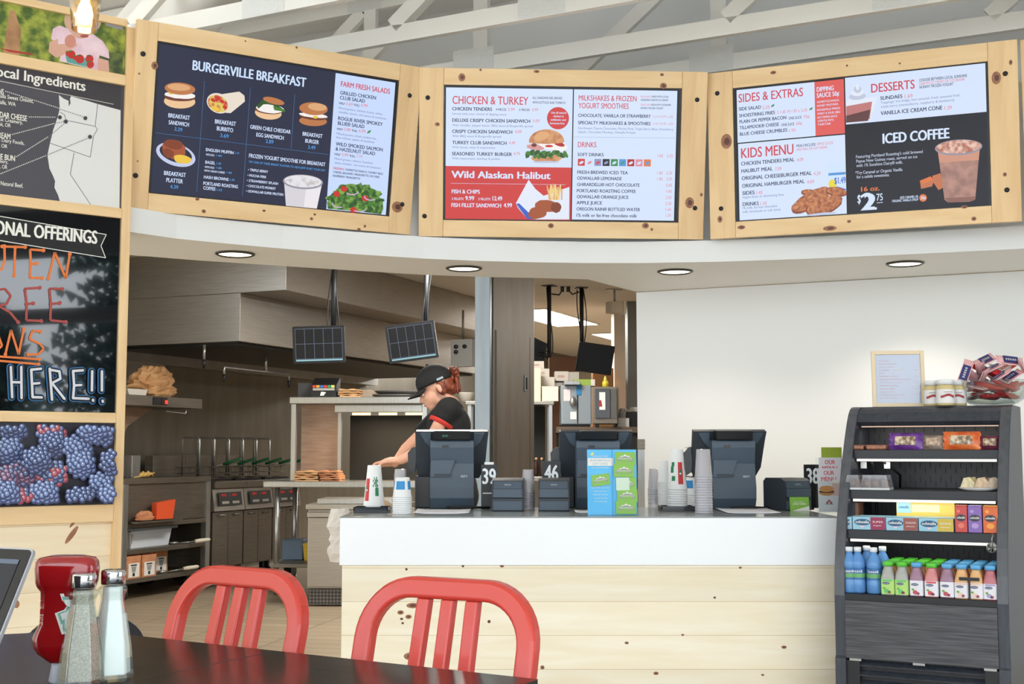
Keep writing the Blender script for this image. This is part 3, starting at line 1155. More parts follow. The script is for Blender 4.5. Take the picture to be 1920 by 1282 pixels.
# platter
E_(182, 805, 140, 76, G['plate'], 30, 0.32)
E_(182, 798, 116, 58, G['slate'], 26, 0.32)
E_(170, 770, 84, 66, G['brownf'], 20, 0.35, 0.06)
E_(165, 735, 66, 34, G['brownf2'], 20, 0.2, 0.08)
E_(130, 795, 44, 30, G['brownf2'], 14, 0.5, 0.1)
E_(225, 835, 62, 30, G['yolk'], 16, 0.15, 0.12)
W_ = G['white']
for s, x, y, x1, h, m in (('BREAKFAST', 130, 548, 278, 30, W_), ('SANDWICH', 132, 596, 272, 30, W_), ('3.29', 172, 640, 226, 26, G['cyan']),
                         ('BREAKFAST', 450, 590, 594, 30, W_), ('BURRITO', 463, 638, 575, 30, W_), ('3.69', 486, 684, 544, 26, G['cyan']),
                         ('GREEN CHILE CHEDDAR', 692, 626, 970, 28, W_), ('EGG SANDWICH', 734, 680, 922, 28, W_), ('2.89', 798, 724, 852, 26, G['cyan']),
                         ('BREAKFAST', 1052, 674, 1188, 28, W_), ('BURGER', 1070, 722, 1164, 28, W_), ('3.49', 1088, 764, 1140, 26, G['cyan']),
                         ('BREAKFAST', 100, 944, 250, 30, W_), ('PLATTER', 116, 992, 230, 30, W_), ('4.39', 142, 1036, 198, 26, G['cyan']),
                         ('ENGLISH MUFFIN', 388, 780, 578, 22, W_), ('1.19', 588, 800, 616, 16, G['cyan']), ('WITH EGG', 388, 810, 446, 14, W_), ('+.80', 456, 816, 498, 14, G['cyan']),
                         ('BAGEL', 384, 866, 452, 22, W_), ('1.49', 462, 872, 492, 16, G['cyan']), ('WITH EGG', 380, 895, 446, 14, W_), ('+.80', 456, 901, 496, 14, G['cyan']), ('WITH CREAM CHEESE', 376, 920, 518, 14, W_), ('+.80', 526, 933, 566, 14, G['cyan']),
                         ('HASH BROWNS', 374, 968, 544, 22, W_), ('1.49', 552, 984, 584, 16, G['cyan']), ('PORTLAND ROASTING', 370, 1012, 608, 24, W_), ('COFFEE', 370, 1044, 454, 24, W_), ('1.65', 462, 1052, 500, 16, G['cyan']),
                         ('FROZEN YOGURT SMOOTHIE FOR BREAKFAST', 684, 824, 1208, 28, W_), ('TRY ONE OF THESE BRIGHT FLAVORS TO HELP JUMP START YOUR DAY', 682, 860, 1208, 15, G['cyan']),
                         ('\u2022 TRIPLE BERRY', 678, 916, 816, 18, W_), ('\u2022 MOCHA PERK', 674, 954, 804, 18, W_), ('\u2022 STRAWBERRY SPLASH', 670, 990, 884, 18, W_), ('\u2022 CHOCOLATE MONKEY', 668, 1026, 868, 18, W_), ('\u2022 ODWALLA\u00ae SUPER PROTEIN', 664, 1062, 920, 18, W_)):
    T(s, x, y, x1, h, m, 0.012)
# smoothie cup
P([(925, 985), (1185, 1005), (1150, 1176), (938, 1156)], G['yog'])
P([(1080, 1010), (1185, 1010), (1150, 1176), (1060, 1166)], G['yog2'])
E_(1055, 992, 138, 50, G['cup'], 28, 0.06)
E_(1055, 988, 128, 42, G['parfait'], 28, 0.06)
# salads
RD = G['red']
for s, x, y, x1, h, m in (('FARM FRESH SALADS', 1314, 336, 1652, 38, RD), ('GRILLED CHICKEN', 1310, 390, 1556, 26, G['txt']), ('CLUB SALAD', 1308, 424, 1480, 26, G['txt']), ('HALF', 1302, 458, 1342, 16, G['txt']), ('3.69', 1350, 464, 1396, 22, G['red2']), ('FULL', 1406, 470, 1444, 16, G['txt']), ('6.99', 1452, 474, 1498, 22, G['red2']),
                         ('Mixed greens, chicken breast, white', 1300, 490, 1600, 15, G['grey']), ('cheddar, bacon, red onions & tomatoes', 1300, 518, 1626, 15, G['grey']),
                         ('ROGUE RIVER SMOKEY', 1296, 566, 1602, 26, G['txt']), ('BLUE\u00ae SALAD', 1294, 600, 1476, 26, G['txt']), ('HALF', 1288, 634, 1328, 16, G['txt']), ('3.89', 1336, 640, 1382, 22, G['red2']), ('FULL', 1392, 646, 1430, 16, G['txt']), ('6.99', 1438, 650, 1484, 22, G['red2']),
                         ('Mixed greens, dried cranberries,', 1286, 666, 1560, 15, G['grey']), ('blue cheese, apples & hazelnuts', 1284, 692, 1546, 15, G['grey']),
                         ('WILD SMOKED SALMON', 1280, 742, 1602, 26, G['txt']), ('& HAZELNUT SALAD', 1278, 776, 1550, 26, G['txt']), ('HALF', 1272, 808, 1312, 16, G['txt']), ('3.99', 1320, 814, 1366, 22, G['red2']), ('FULL', 1376, 820, 1414, 16, G['txt']), ('7.19', 1422, 824, 1462, 22, G['red2']),
                         ('Mixed greens, salmon, hazelnut', 1272, 838, 1534, 15, G['grey']), ('white cheddar, red onions & tomatoes', 1270, 866, 1588, 15, G['grey']),
                         ('DRESSING', 1262, 904, 1336, 16, RD), ('HOMESTYLE RANCH, CHUNKY BLEU', 1346, 914, 1604, 15, G['txt']), ('CHEESE, BALSAMIC VINAIGRETTE, FAT-FREE', 1262, 930, 1580, 15, G['txt']), ('RASPBERRY VINAIGRETTE', 1260, 956, 1448, 15, G['txt'])):
    T(s, x, y, x1, h, m, 0.008)
P([(1492, 660), (1506, 640), (1524, 636), (1514, 656)], G['greenl'])
# salad bowl
pts = []
for k in range(40):
    a = PI + PI * k / 39
    rr = 1 + 0.09 * random.uniform(-1, 1)
    pts.append((1412 + 192 * rr * math.cos(a), 1130 + 128 * rr * math.sin(a)))
pts += [(1606, 1180), (1590, 1215), (1450, 1196), (1225, 1176)]
P(pts, G['salad'])
for k in range(26):
    E_(random.uniform(1245, 1580), random.uniform(1040, 1180), 26, 13, G['lettuce' if k % 2 else 'lettuce2'], 9, random.uniform(0, 3), 0.2)
for x, y in ((1335, 1040), (1480, 1105), (1285, 1075), (1400, 1185)):
    E_(x, y, 24, 20, G['tomato'], 12, 0.3)
for x, y, a in ((1390, 1052, 0.3), (1300, 1140, 1.1), (1520, 1090, 0.9), (1440, 1170, 0.2)):
    LN([(x + 46 * math.cos(a + t * 0.45), y + 28 * math.sin(a + t * 0.45)) for t in range(6)], 7, G['onion'])
finish(cv, rt)

# ---------------------------------------------------------------- middle: chicken, halibut, shakes, drinks
rt, cv = screen(SCn, 'pale menu screen with a red halibut panel, over the counter')
cv.view(810, 150, 3.918)
T, R, E_, P, LN = cv.T, cv.R, cv.E, cv.P, cv.line
cv.raw([(-HW, -HH), (HW, -HH), (HW, HH), (-HW, HH)], G['black'])
xd0 = SCn.loc(810 + 1028 / 3.918, 280)[0]
xd1 = SCn.loc(810 + 1036 / 3.918, 280)[0]
zr = SCn.loc(900, 150 + 634 / 3.918)[1]
cv.raw([(-HW, zr), (xd0, zr), (xd0, HH - 0.007), (-HW, HH - 0.007)], G['pale2'])
cv.raw([(-HW, -HH), (xd0, -HH), (xd0, zr), (-HW, zr)], G['banner'])
cv.raw([(xd1, -HH + 0.004), (HW - 0.012, -HH + 0.004), (HW - 0.012, HH - 0.007), (xd1, HH - 0.007)], G['pale2'])
for s, x, y, x1, h, m, bd in (('CHICKEN & TURKEY', 150, 174, 708, 62, RD, 0.0), ('ALL SANDWICHES SERVED', 738, 138, 958, 18, G['txt'], 0), ('WITH LETTUCE AND TOMATO', 738, 172, 980, 18, G['txt'], 0),
                             ('CHICKEN TENDERS', 148, 222, 442, 26, G['txt'], .012), ('4 PIECES', 468, 224, 546, 18, G['txt'], 0), ('3.99', 556, 226, 608, 24, G['red2'], 0), ('5 PIECES', 640, 226, 718, 18, G['txt'], 0), ('4.99', 732, 228, 780, 24, G['red2'], 0),
                             ('Served with your choice of dipping sauce', 148, 254, 548, 17, G['grey'], 0),
                             ('DELUXE CRISPY CHICKEN SANDWICH', 148, 306, 722, 26, G['txt'], .012), ('5.09', 740, 310, 790, 24, G['red2'], 0), ('With cheddar, pepper bacon, BBQ sauce & Burgerville spread', 148, 338, 740, 17, G['grey'], 0),
                             ('CRISPY CHICKEN SANDWICH', 148, 388, 590, 26, G['txt'], .012), ('4.09', 608, 390, 658, 24, G['red2'], 0), ('With BBQ sauce & Burgerville spread', 148, 418, 508, 17, G['grey'], 0),
                             ('TURKEY CLUB SANDWICH', 148, 470, 548, 26, G['txt'], .012), ('4.49', 564, 472, 612, 24, G['red2'], 0), ('With bacon, swiss & mayonnaise', 148, 500, 464, 17, G['grey'], 0),
                             ('SEASONED TURKEY BURGER', 146, 552, 588, 26, G['txt'], .012), ('4.79', 598, 552, 646, 24, G['red2'], 0), ('With mayonnaise, ketchup & pickles', 146, 582, 500, 17, G['grey'], 0),
                             ('Wild Alaskan Halibut', 142, 718, 872, 54, G['white'], .02), ('FISH & CHIPS', 144, 832, 352, 30, G['white'], .02), ('2 FILLETS', 144, 880, 232, 18, G['white'], .01), ('9.99', 244, 882, 310, 32, G['white'], .02), ('3 FILLETS', 340, 882, 428, 18, G['white'], .01), ('12.49', 444, 884, 516, 32, G['white'], .02), ('FISH FILLET SANDWICH', 142, 932, 508, 30, G['white'], .02), ('4.99', 526, 934, 588, 32, G['white'], .02),
                             ('MILKSHAKES & FROZEN', 1078, 150, 1504, 42, RD, 0), ('YOGURT SMOOTHIES', 1076, 206, 1446, 42, RD, 0), ('MILKSHAKES', 1534, 128, 1610, 15, G['red2'], 0), ('MADE WITH LOCAL', 1616, 128, 1740, 15, G['txt'], 0), ('SUNSHINE DAIRY\u00ae ICE CREAM', 1534, 152, 1734, 15, G['txt'], 0), ('SMOOTHIES', 1534, 188, 1604, 15, G['red2'], 0), ('MADE WITH YOCREAM\u00ae', 1610, 188, 1756, 15, G['txt'], 0), ('NONFAT FROZEN YOGURT', 1534, 212, 1700, 15, G['txt'], 0),
                             ('CHOCOLATE, VANILLA OR STRAWBERRY', 1074, 270, 1608, 25, G['txt'], .01), ('S 3.19  M 3.79  L 4.39', 1622, 276, 1770, 17, G['red2'], 0), ('SPECIALTY MILKSHAKES & SMOOTHIES', 1074, 324, 1606, 25, G['txt'], .01), ('S 3.39  M 3.99  L 4.59', 1622, 328, 1770, 17, G['red2'], 0),
                             ('Northwest Cherry Chocolate, Mocha Perk, Triple Berry Blast, Strawberry', 1074, 360, 1776, 17, G['grey'], 0), ('Splash, Chocolate Monkey, Odwalla Protein', 1074, 388, 1496, 17, G['grey'], 0),
                             ('DRINKS', 1072, 492, 1208, 40, RD, 0), ('SOFT DRINKS', 1070, 558, 1262, 25, G['txt'], .008), ('1.85', 1658, 566, 1698, 22, G['red2'], 0), ('2.25', 1726, 566, 1770, 22, G['red2'], 0),
                             ('FRESH-BREWED ICED TEA', 1068, 688, 1440, 25, G['txt'], .008), ('1.85', 1656, 692, 1696, 22, G['red2'], 0), ('2.25', 1722, 692, 1766, 22, G['red2'], 0),
                             ('ODWALLA\u00ae LEMONADE', 1066, 732, 1394, 25, G['txt'], .008), ('1.85', 1656, 736, 1696, 22, G['red2'], 0), ('2.25', 1722, 736, 1766, 22, G['red2'], 0),
                             ('GHIRARDELLI\u00ae HOT CHOCOLATE', 1066, 778, 1526, 25, G['txt'], .008), ('2.05', 1718, 782, 1764, 22, G['red2'], 0), ('PORTLAND ROASTING COFFEE', 1064, 824, 1498, 25, G['txt'], .008), ('1.65', 1722, 826, 1762, 22, G['red2'], 0),
                             ('ODWALLA\u00ae ORANGE JUICE', 1064, 868, 1444, 25, G['txt'], .008), ('2.25', 1716, 872, 1760, 22, G['red2'], 0), ('APPLE JUICE', 1062, 912, 1250, 25, G['txt'], .008), ('2.25', 1716, 916, 1760, 22, G['red2'], 0),
                             ('OREGON RAIN\u00ae BOTTLED WATER', 1062, 958, 1530, 25, G['txt'], .008), ('1.65', 1718, 960, 1758, 22, G['red2'], 0), ('1% milk or fat-free chocolate milk', 1062, 1004, 1506, 25, G['txt'], .004), ('1.35', 1718, 1004, 1756, 22, G['red2'], 0)):
    T(s, x, y, x1, h, m, bd)
LN([(1046, 418), (1800, 426)], 2, G['grey'])
LN([(138, 758), (985, 768)], 4, G['white'], 4)
E_(926, 280, 81, 82, G['banner'], 32)
for s, x, y, x1 in (('Use all natural', 876, 246, 986), ('chicken is', 892, 272, 968), ('antibiotic and', 872, 298, 984), ('hormone free', 868, 324, 974)):
    T(s, x, y, x1, 16, G['white'], 0.01)
# chicken burger picture
E_(840, 575, 112, 30, G['crust'], 26)
E_(838, 602, 100, 8, G['paper2'], 22)
for k in range(16):
    E_(700 + 280 * k / 15, 545 + random.uniform(-14, 14), 28, 17, G['lettuce' if k % 2 else 'lettuce2'], 9, random.uniform(0, 3), 0.25)
E_(760, 492, 66, 22, G['ham'], 18, 0.1, 0.1)
P([(770, 470), (960, 450), (1000, 500), (960, 522), (840, 505)], G['egg'])
E_(860, 485, 30, 9, G['tomato'], 14)
E_(935, 470, 42, 16, G['dkred'], 16, 0.3)
E_(750, 478, 20, 14, G['meat'], 12)
pts = [(842 + 130 * math.cos(PI + PI * k / 24), 452 + 90 * math.sin(PI + PI * k / 24)) for k in range(25)]
P(pts + [(960, 462), (842, 470), (716, 462)], G['crust'])
E_(805, 412, 60, 30, G['bun2'], 18, -0.3)
# fish and chips picture
P([(616, 905), (710, 732), (760, 800), (820, 850), (1010, 785), (1008, 1022), (750, 1024)], G['paper'])
P([(616, 905), (660, 930), (760, 1024), (700, 1018), (630, 940)], G['paper2'])
P([(620, 910), (640, 905), (760, 1022), (700, 1020)], G['blue'])
for k in range(22):
    x0 = random.uniform(830, 960)
    a = random.uniform(-0.5, 0.5)
    x1 = x0 + math.sin(a) * 70
    LN([(x0, 880), (x1, 880 - 110 * math.cos(a) * random.uniform(0.7, 1.1))], 10, G['fries' if k % 3 else 'bun2'])
E_(840, 925, 85, 44, G['brownf'], 20, 0.1, 0.05)
E_(910, 935, 40, 40, G['brownf2'], 18, 0.1, 0.08)
E_(775, 975, 70, 46, G['brownf'], 20, -0.2, 0.05)
P([(750, 1024), (1008, 965), (1008, 1024)], G['paper'])
# row of soft drink badges
for k, (m1, m2) in enumerate((('banner', 'white'), ('ltblue', 'red2'), ('grey', 'red'), ('ink', 'grey'), ('greenl', 'ltblue'), ('cyan', 'teal'), ('dkred', 'white'), ('red2', 'ltblue'), ('orange', 'cyan'))):
    x = 1072 + k * 60.5
    R(x, 578 + k * 0.6, x + 50, 630 + k * 0.6, G[m1])
    E_(x + 25, 606 + k * 0.6, 18, 9, G[m2], 12, -0.5)
finish(cv, rt)

# ---------------------------------------------------------------- right: sides, kids menu, desserts, iced coffee
rt, cv = screen(SR, 'pale and dark menu screen with sides, desserts and iced coffee, over the counter')
cv.view(1350, 110, 3.3684)
T, R, E_, P, LN = cv.T, cv.R, cv.E, cv.P, cv.line
cv.raw([(-HW, -HH), (HW, -HH), (HW, HH), (-HW, HH)], G['black'])
xq0 = SR.loc(1350 + 786 / 3.3684, 220)[0]
xq1 = SR.loc(1350 + 794 / 3.3684, 220)[0]
xr_ = SR.loc(1350 + 600 / 3.3684, 220)[0]
zq = SR.loc(1350 + 440 / 3.3684, 110 + 505 / 3.3684)[1]
zd = SR.loc(1350 + 1240 / 3.3684, 110 + 374 / 3.3684)[1]
cv.raw([(-HW + 0.008, zq + 0.003), (xr_, zq + 0.003), (xr_, HH - 0.005), (-HW + 0.008, HH - 0.005)], G['pale2'])
cv.raw([(xr_, zq + 0.003), (xq0, zq + 0.003), (xq0, HH - 0.005), (xr_, HH - 0.005)], G['banner2'])
cv.raw([(-HW + 0.010, -HH), (xq0, -HH), (xq0, zq - 0.003), (-HW + 0.010, zq - 0.003)], G['pale2'])
cv.raw([(xq1, zd), (HW, zd), (HW, HH - 0.001), (xq1, HH - 0.001)], G['pale2'])
cv.raw([(xq1, -HH), (HW, -HH), (HW, zd), (xq1, zd)], G['ink'])
for s, x, y, x1, h, m, bd in (('SIDES & EXTRAS', 116, 276, 524, 56, RD, 0), ('SIDE SALAD', 118, 328, 258, 22, G['txt'], .008), ('2.35', 266, 318, 312, 22, G['red2'], 0), ('SHOESTRING FRIES', 120, 370, 346, 22, G['txt'], .008), ('S 1.45', 360, 348, 414, 20, G['red2'], 0), ('M 1.95', 426, 342, 484, 20, G['red2'], 0), ('L 2.35', 494, 336, 550, 20, G['red2'], 0),
                             ('PLAIN OR PEPPER BACON', 122, 408, 418, 22, G['txt'], .008), ('ONE SLICE', 432, 384, 514, 18, G['txt'], 0), ('75\u00a2', 526, 376, 564, 20, G['red2'], 0), ('TILLAMOOK\u00ae CHEESE', 122, 446, 372, 22, G['txt'], .008), ('ONE SLICE', 386, 426, 468, 18, G['txt'], 0), ('60\u00a2', 480, 418, 518, 20, G['red2'], 0), ('BLUE CHEESE CRUMBLES', 124, 486, 424, 22, G['txt'], .008), ('1.95', 434, 462, 476, 20, G['red2'], 0),
                             ('DIPPING', 610, 208, 718, 30, G['white'], .02), ('SAUCE 50\u00a2', 610, 246, 752, 30, G['white'], .02), ('HOMESTYLE RANCH,', 612, 280, 752, 14, G['white'], 0), ('HONEY MUSTARD,', 612, 304, 748, 14, G['white'], 0), ('BURGERVILLE SPREAD', 612, 330, 758, 14, G['white'], 0), ('SWEET & SOUR, BBQ', 614, 354, 758, 14, G['white'], 0), ('HOT PEPPER SAUCE', 614, 378, 740, 14, G['white'], 0), ('CHIPOTLE MAYO,', 616, 400, 720, 14, G['white'], 0), ('TARTAR', 616, 422, 700, 14, G['white'], 0),
                             ('KIDS MENU', 132, 628, 464, 66, RD, 0.005), ('MEALS INCLUDE', 482, 558, 602, 18, G['txt'], 0), ('APPLE SLICES', 610, 546, 714, 18, G['red2'], 0), ('AND MILK OR SOFT DRINK', 482, 582, 678, 18, G['red2'], 0), ('CHICKEN TENDERS MEAL', 132, 674, 470, 24, G['txt'], .01), ('4.09', 484, 648, 526, 22, G['red2'], 0), ('HALIBUT MEAL', 134, 720, 332, 24, G['txt'], .01), ('7.09', 346, 706, 388, 22, G['red2'], 0), ('ORIGINAL CHEESEBURGER MEAL', 136, 766, 578, 24, G['txt'], .01), ('4.29', 590, 736, 634, 22, G['red2'], 0), ('ORIGINAL HAMBURGER MEAL', 138, 814, 534, 24, G['txt'], .01), ('4.09', 548, 788, 594, 22, G['red2'], 0), ('SIDES', 140, 860, 218, 24, G['txt'], .01), ('1.45', 228, 856, 268, 22, G['red2'], 0), ('Apple slices or shoestring fries', 142, 882, 402, 16, G['grey'], 0), ('DRINKS', 142, 930, 244, 24, G['txt'], .01), ('1.35', 254, 924, 294, 22, G['red2'], 0), ('1% milk, fat free chocolate', 142, 950, 360, 16, G['grey'], 0), ('milk, lemonade or soft drink', 142, 974, 382, 16, G['grey'], 0),
                             ('DESSERTS', 954, 214, 1230, 58, RD, 0.005), ('CHOOSE BETWEEN LOCAL SUNSHINE', 1258, 144, 1560, 19, G['txt'], 0), ('DAIRY\u00ae ICE CREAM OR YOCREAM\u00ae', 1258, 166, 1546, 19, G['red2'], 0), ('NONFAT FROZEN YOGURT', 1260, 188, 1474, 19, G['txt'], 0), ('SUNDAES', 1012, 260, 1152, 24, G['txt'], .01), ('1.69', 1166, 248, 1216, 24, G['red2'], 0), ('Toppings: hot fudge, hot caramel, fresh seasonal fruit,', 1014, 284, 1518, 16, G['grey'], 0), ('triple berry (marionberry, raspberry & blueberry)', 1016, 310, 1480, 16, G['grey'], 0), ('VANILLA ICE CREAM CONE', 1014, 356, 1404, 26, G['txt'], .01), ('1.39', 1418, 322, 1464, 24, G['red2'], 0),
                             ('ICED COFFEE', 1026, 536, 1450, 66, G['white'], .03), ("Featuring Portland Roasting's cold brewed", 858, 628, 1280, 20, G['paper2'], 0), ('Papua New Guinea roast, served on ice', 860, 656, 1246, 20, G['paper2'], 0), ('with 1% Sunshine Dairy\u00ae milk.', 860, 684, 1154, 20, G['paper2'], 0), ('*Try Caramel or Organic Vanilla', 854, 730, 1152, 20, G['paper2'], .006), ('for a subtle sweetness.', 862, 756, 1070, 20, G['paper2'], .006), ('16 oz.', 890, 838, 1008, 30, G['orange'], .015), ('$', 868, 912, 888, 56, G['white'], .01), ('2', 888, 958, 990, 110, G['white'], .05), ('75', 988, 896, 1028, 46, G['white'], 0), ('ADD CARAMEL OR', 1136, 884, 1252, 16, G['white'], .006), ('ORGANIC VANILLA SYRUP', 1086, 906, 1252, 16, G['white'], .006)):
    T(s, x, y, x1, h, m, bd)
LN([(990, 910), (1028, 906)], 4, G['white'])
LN([(862, 790), (1260, 762)], 2, G['slate'])
P([(320, 306), (326, 292), (344, 284), (338, 300)], G['greenl'])
P([(562, 326), (568, 312), (586, 304), (580, 320)], G['greenl'])
E_(1282, 878, 24, 24, G['orange'], 20)
T('20\u00a2', 1266, 888, 1300, 20, G['white'], 0.01)
# value badge beside the tenders
R(682, 655, 794, 830, G['ltblue'])
P([(684, 722), (792, 714), (792, 730), (684, 738)], G['cyan'])
E_(710, 790, 26, 28, G['yellow'], 18)
T('$1.49', 722, 790, 794, 42, G['blue'], 0.01)
P([(684, 818), (740, 806), (794, 822), (794, 832), (684, 832)], G['blue'])
# chicken tenders
for cx, cy, rx, ry, an in ((560, 840, 44, 16, 0.05), (575, 888, 138, 46, -0.52), (735, 836, 62, 26, 0.15), (655, 925, 118, 48, -0.38)):
    E_(cx, cy + 5, rx + 5, ry + 5, G['brownf2'], 22, an, 0.05)
    E_(cx, cy, rx, ry, G['tender'], 22, an, 0.05)
E_(640, 980, 100, 8, G['paper2'], 18, -0.1)
# sundae
P([(796, 270), (990, 240), (960, 350), (940, 395), (796, 408)], G['paper'])
P([(796, 300), (960, 270), (945, 380), (796, 402)], G['cherry'])
P([(796, 360), (950, 320), (935, 392), (796, 404)], G['fudge'])
for k, (r, y) in enumerate(((66, 262), (54, 238), (40, 214), (24, 194), (10, 178))):
    E_(868, y, r, 22, G['paper2' if k % 2 else 'paper'], 20, -0.1)
# iced coffee cup and caramels
P([(1262, 770), (1330, 742), (1348, 780), (1340, 806), (1270, 822)], G['caramel'])
P([(1262, 770), (1330, 742), (1348, 766), (1276, 790)], G['orange'])
P([(1340, 740), (1392, 722), (1412, 812), (1380, 830), (1344, 776)], G['caramel'])
P([(1376, 590), (1640, 574), (1612, 888), (1580, 902), (1440, 908), (1418, 890)], G['cola'])
P([(1376, 590), (1640, 574), (1634, 640), (1386, 656)], G['coffee2'])
P([(1418, 880), (1612, 870), (1604, 896), (1440, 908)], G['coffee3'])
E_(1507, 560, 150, 50, G['cup'], 30, -0.06)
E_(1507, 556, 142, 42, G['ice'], 30, -0.06)
finish(cv, rt)
# ================================================================== posters and board on the pine wall
def wall_panel(name, label, cat, z0, z1, a1=None):
    a1 = a_st - 0.0015 if a1 is None else a1
    t = thing(name, label, cat, matrix=LW.matrix())
    b = MB().box(-2.1, a1, 0.008, 0.019, z0 + 0.0015, z1 - 0.0015, mat('panel_board', (40, 40, 44), 0.6))
    b.build('backing_board', t)
    cv = Canvas(LW)
    return t, cv, a1


def lay(cv, t, name, y):
    o = cv.build(name, t)
    o.location = (0, y, 0)
    return o


D = lambda n, rgb, r=0.45: mat('print_' + n, rgb, r)
# ---------------------------------------------------------------- strawberry photograph
t, cv, a1 = wall_panel('strawberry_photo', 'photo print of a child in a pale shirt holding strawberries, on the pine wall', 'picture', zg, zgt)
cv.view(0, 0, 3.2042)
M_field = noise_mix('print_field', (70, 96, 34), (168, 176, 70), nscale=16, rough=0.4, lo=0.4, hi=0.62)
M_fieldd = noise_mix('print_field_dark', (60, 74, 46), (110, 124, 60), nscale=18, rough=0.4, lo=0.4, hi=0.62)
M_soil = noise_mix('print_soil', (150, 108, 72), (196, 150, 104), nscale=10, rough=0.4)
M_shirt = noise_mix('print_shirt', (222, 186, 202), (242, 214, 222), nscale=12, rough=0.4)
cv.raw([(-2.1, zg + .0015), (a1, zg + .0015), (a1, zgt - .0015), (-2.1, zgt - .0015)], M_field)
cv.P([(620, 110), (741, 150), (741, 180), (640, 150)], D('far', (150, 150, 160)))
cv.P([(150, -10), (385, 62), (385, 78), (140, -2)], D('sky', (226, 226, 220)))
cv.P([(20, 320), (60, 60), (90, 60), (130, 180), (120, 330)], M_soil)
cv.P([(0, 285), (190, 318), (210, 330), (60, 310)], D('berries_red', (176, 50, 44)))
cv.P([(590, 300), (740, 320), (740, 448), (640, 430)], M_fieldd)
cv.E(500, 120, 112, 92, D('hair', (206, 172, 140)), 24)
cv.P([(320, 170), (360, 150), (400, 165), (440, 190), (560, 200), (620, 245), (655, 300), (660, 350), (600, 330), (590, 420), (360, 365), (375, 290), (310, 230)], M_shirt)
cv.P([(352, 230), (300, 250), (295, 310), (340, 345), (380, 330), (470, 270), (440, 230), (390, 262), (352, 262)], D('skin', (218, 168, 148)))
cv.E(425, 245, 34, 40, D('skin2', (208, 142, 124)), 16)
cv.P([(592, 345), (655, 362), (660, 436), (590, 420)], D('skin', (218, 168, 148)))
cv.E(492, 130, 84, 100, D('skin', (218, 168, 148)), 24)
cv.E(510, 214, 26, 10, D('lips', (176, 84, 80)), 12)
cv.P([(395, 325), (530, 350), (525, 400), (405, 372)], D('basket', (96, 164, 158)))
for x, y, r in ((432, 325, 24), (482, 352, 26), (540, 352, 24), (545, 385, 22), (410, 320, 14), (455, 345, 14)):
    cv.E(x, y, r, r * 1.05, D('strawberry', (198, 44, 36)), 16)
    cv.E(x - 6, y - r * .8, r * .5, 5, D('calyx', (70, 110, 40)), 10)
lay(cv, t, 'print', 0.0078)

# ---------------------------------------------------------------- local ingredients map
t, cv, a1 = wall_panel('ingredients_map', 'dark poster with a white coast map and dotted lines, under the strawberry photo', 'poster', zm0, zm1)
cv.view(0, 0, 3.2042)
M_slate = D('slate', (74, 72, 80))
M_slate2 = D('slate_title', (58, 54, 60))
M_land = D('land', (226, 226, 224))
M_pw = D('white', (238, 236, 228))
M_ln = D('line', (112, 110, 118))
cv.raw([(-2.1, zm0 + .0015), (a1, zm0 + .0015), (a1, zm1 - .0015), (-2.1, zm1 - .0015)], M_slate)
cv.P([(-160, 330), (731, 514), (728, 658), (590, 622), (430, 575), (0, 470), (-160, 440)], M_slate2)
cv.P([(357, 568), (385, 590), (415, 603), (416, 636), (427, 618), (424, 590), (430, 575), (590, 622), (728, 660), (721, 1257), (365, 1214), (352, 1170), (330, 1125), (334, 1085), (322, 1055), (300, 1010), (288, 930), (303, 860), (322, 780), (350, 700), (362, 650)], M_land)
for pts in ([(590, 622), (575, 755), (588, 775), (565, 815), (545, 942), (305, 858)], [(362, 672), (388, 684), (402, 722), (450, 730), (575, 757)], [(448, 915), (425, 1045), (557, 1242)]):
    cv.line(pts, 4, M_ln)
cv.line([(0, 484), (685, 624)], 3, M_pw)
for a, b, m in (((34, 545), (366, 650), M_pw), ((366, 655), (508, 700), M_ln), ((176, 700), (350, 702), M_pw), ((74, 806), (335, 738), M_pw), ((335, 738), (392, 728), M_ln), ((100, 940), (300, 815), M_pw), ((300, 815), (395, 735), M_ln), ((5, 1042), (285, 930), M_pw), ((285, 930), (540, 824), M_ln)):
    cv.line([a, b], 6, m, 6)
for x, y in ((362, 703), (398, 728), (515, 708), (543, 820)):
    pts = []
    for k in range(20):
        r = 15 if k % 2 else 10
        pts.append((x + r * math.cos(k * PI / 10), y + r * math.sin(k * PI / 10)))
    cv.P(pts, M_slate2)
for s, x, y, x1, h, b in (('Local Ingredients', -66, 446, 516, 66, .012), ('ONIONS', -70, 552, 24, 36, .015), ('Walla Walla Sweet Onions,', -98, 568, 203, 26, 0), ('Walla Walla, WA', -98, 606, 96, 26, 0), ('CHEDDAR CHEESE', -80, 690, 164, 36, .015), ('Tillamook Creamery,', -80, 712, 138, 24, 0), ('Tillamook, OR', -80, 742, 66, 24, 0), ('ICE CREAM', -80, 815, 64, 36, .015), ('Sunshine Dairy Foods,', -92, 835, 148, 24, 0), ('Portland, OR', -92, 870, 46, 24, 0),
                         ('SESAME BUN', -90, 943, 92, 36, .015), ('Franz Bakery,', -80, 965, 50, 24, 0), ('Portland, OR', -80, 998, 46, 24, 0), ('Country Natural Beef,', -92, 1098, 140, 26, 0)):
    cv.T(s, x, y, x1, h, M_pw, b)
lay(cv, t, 'print', 0.0078)

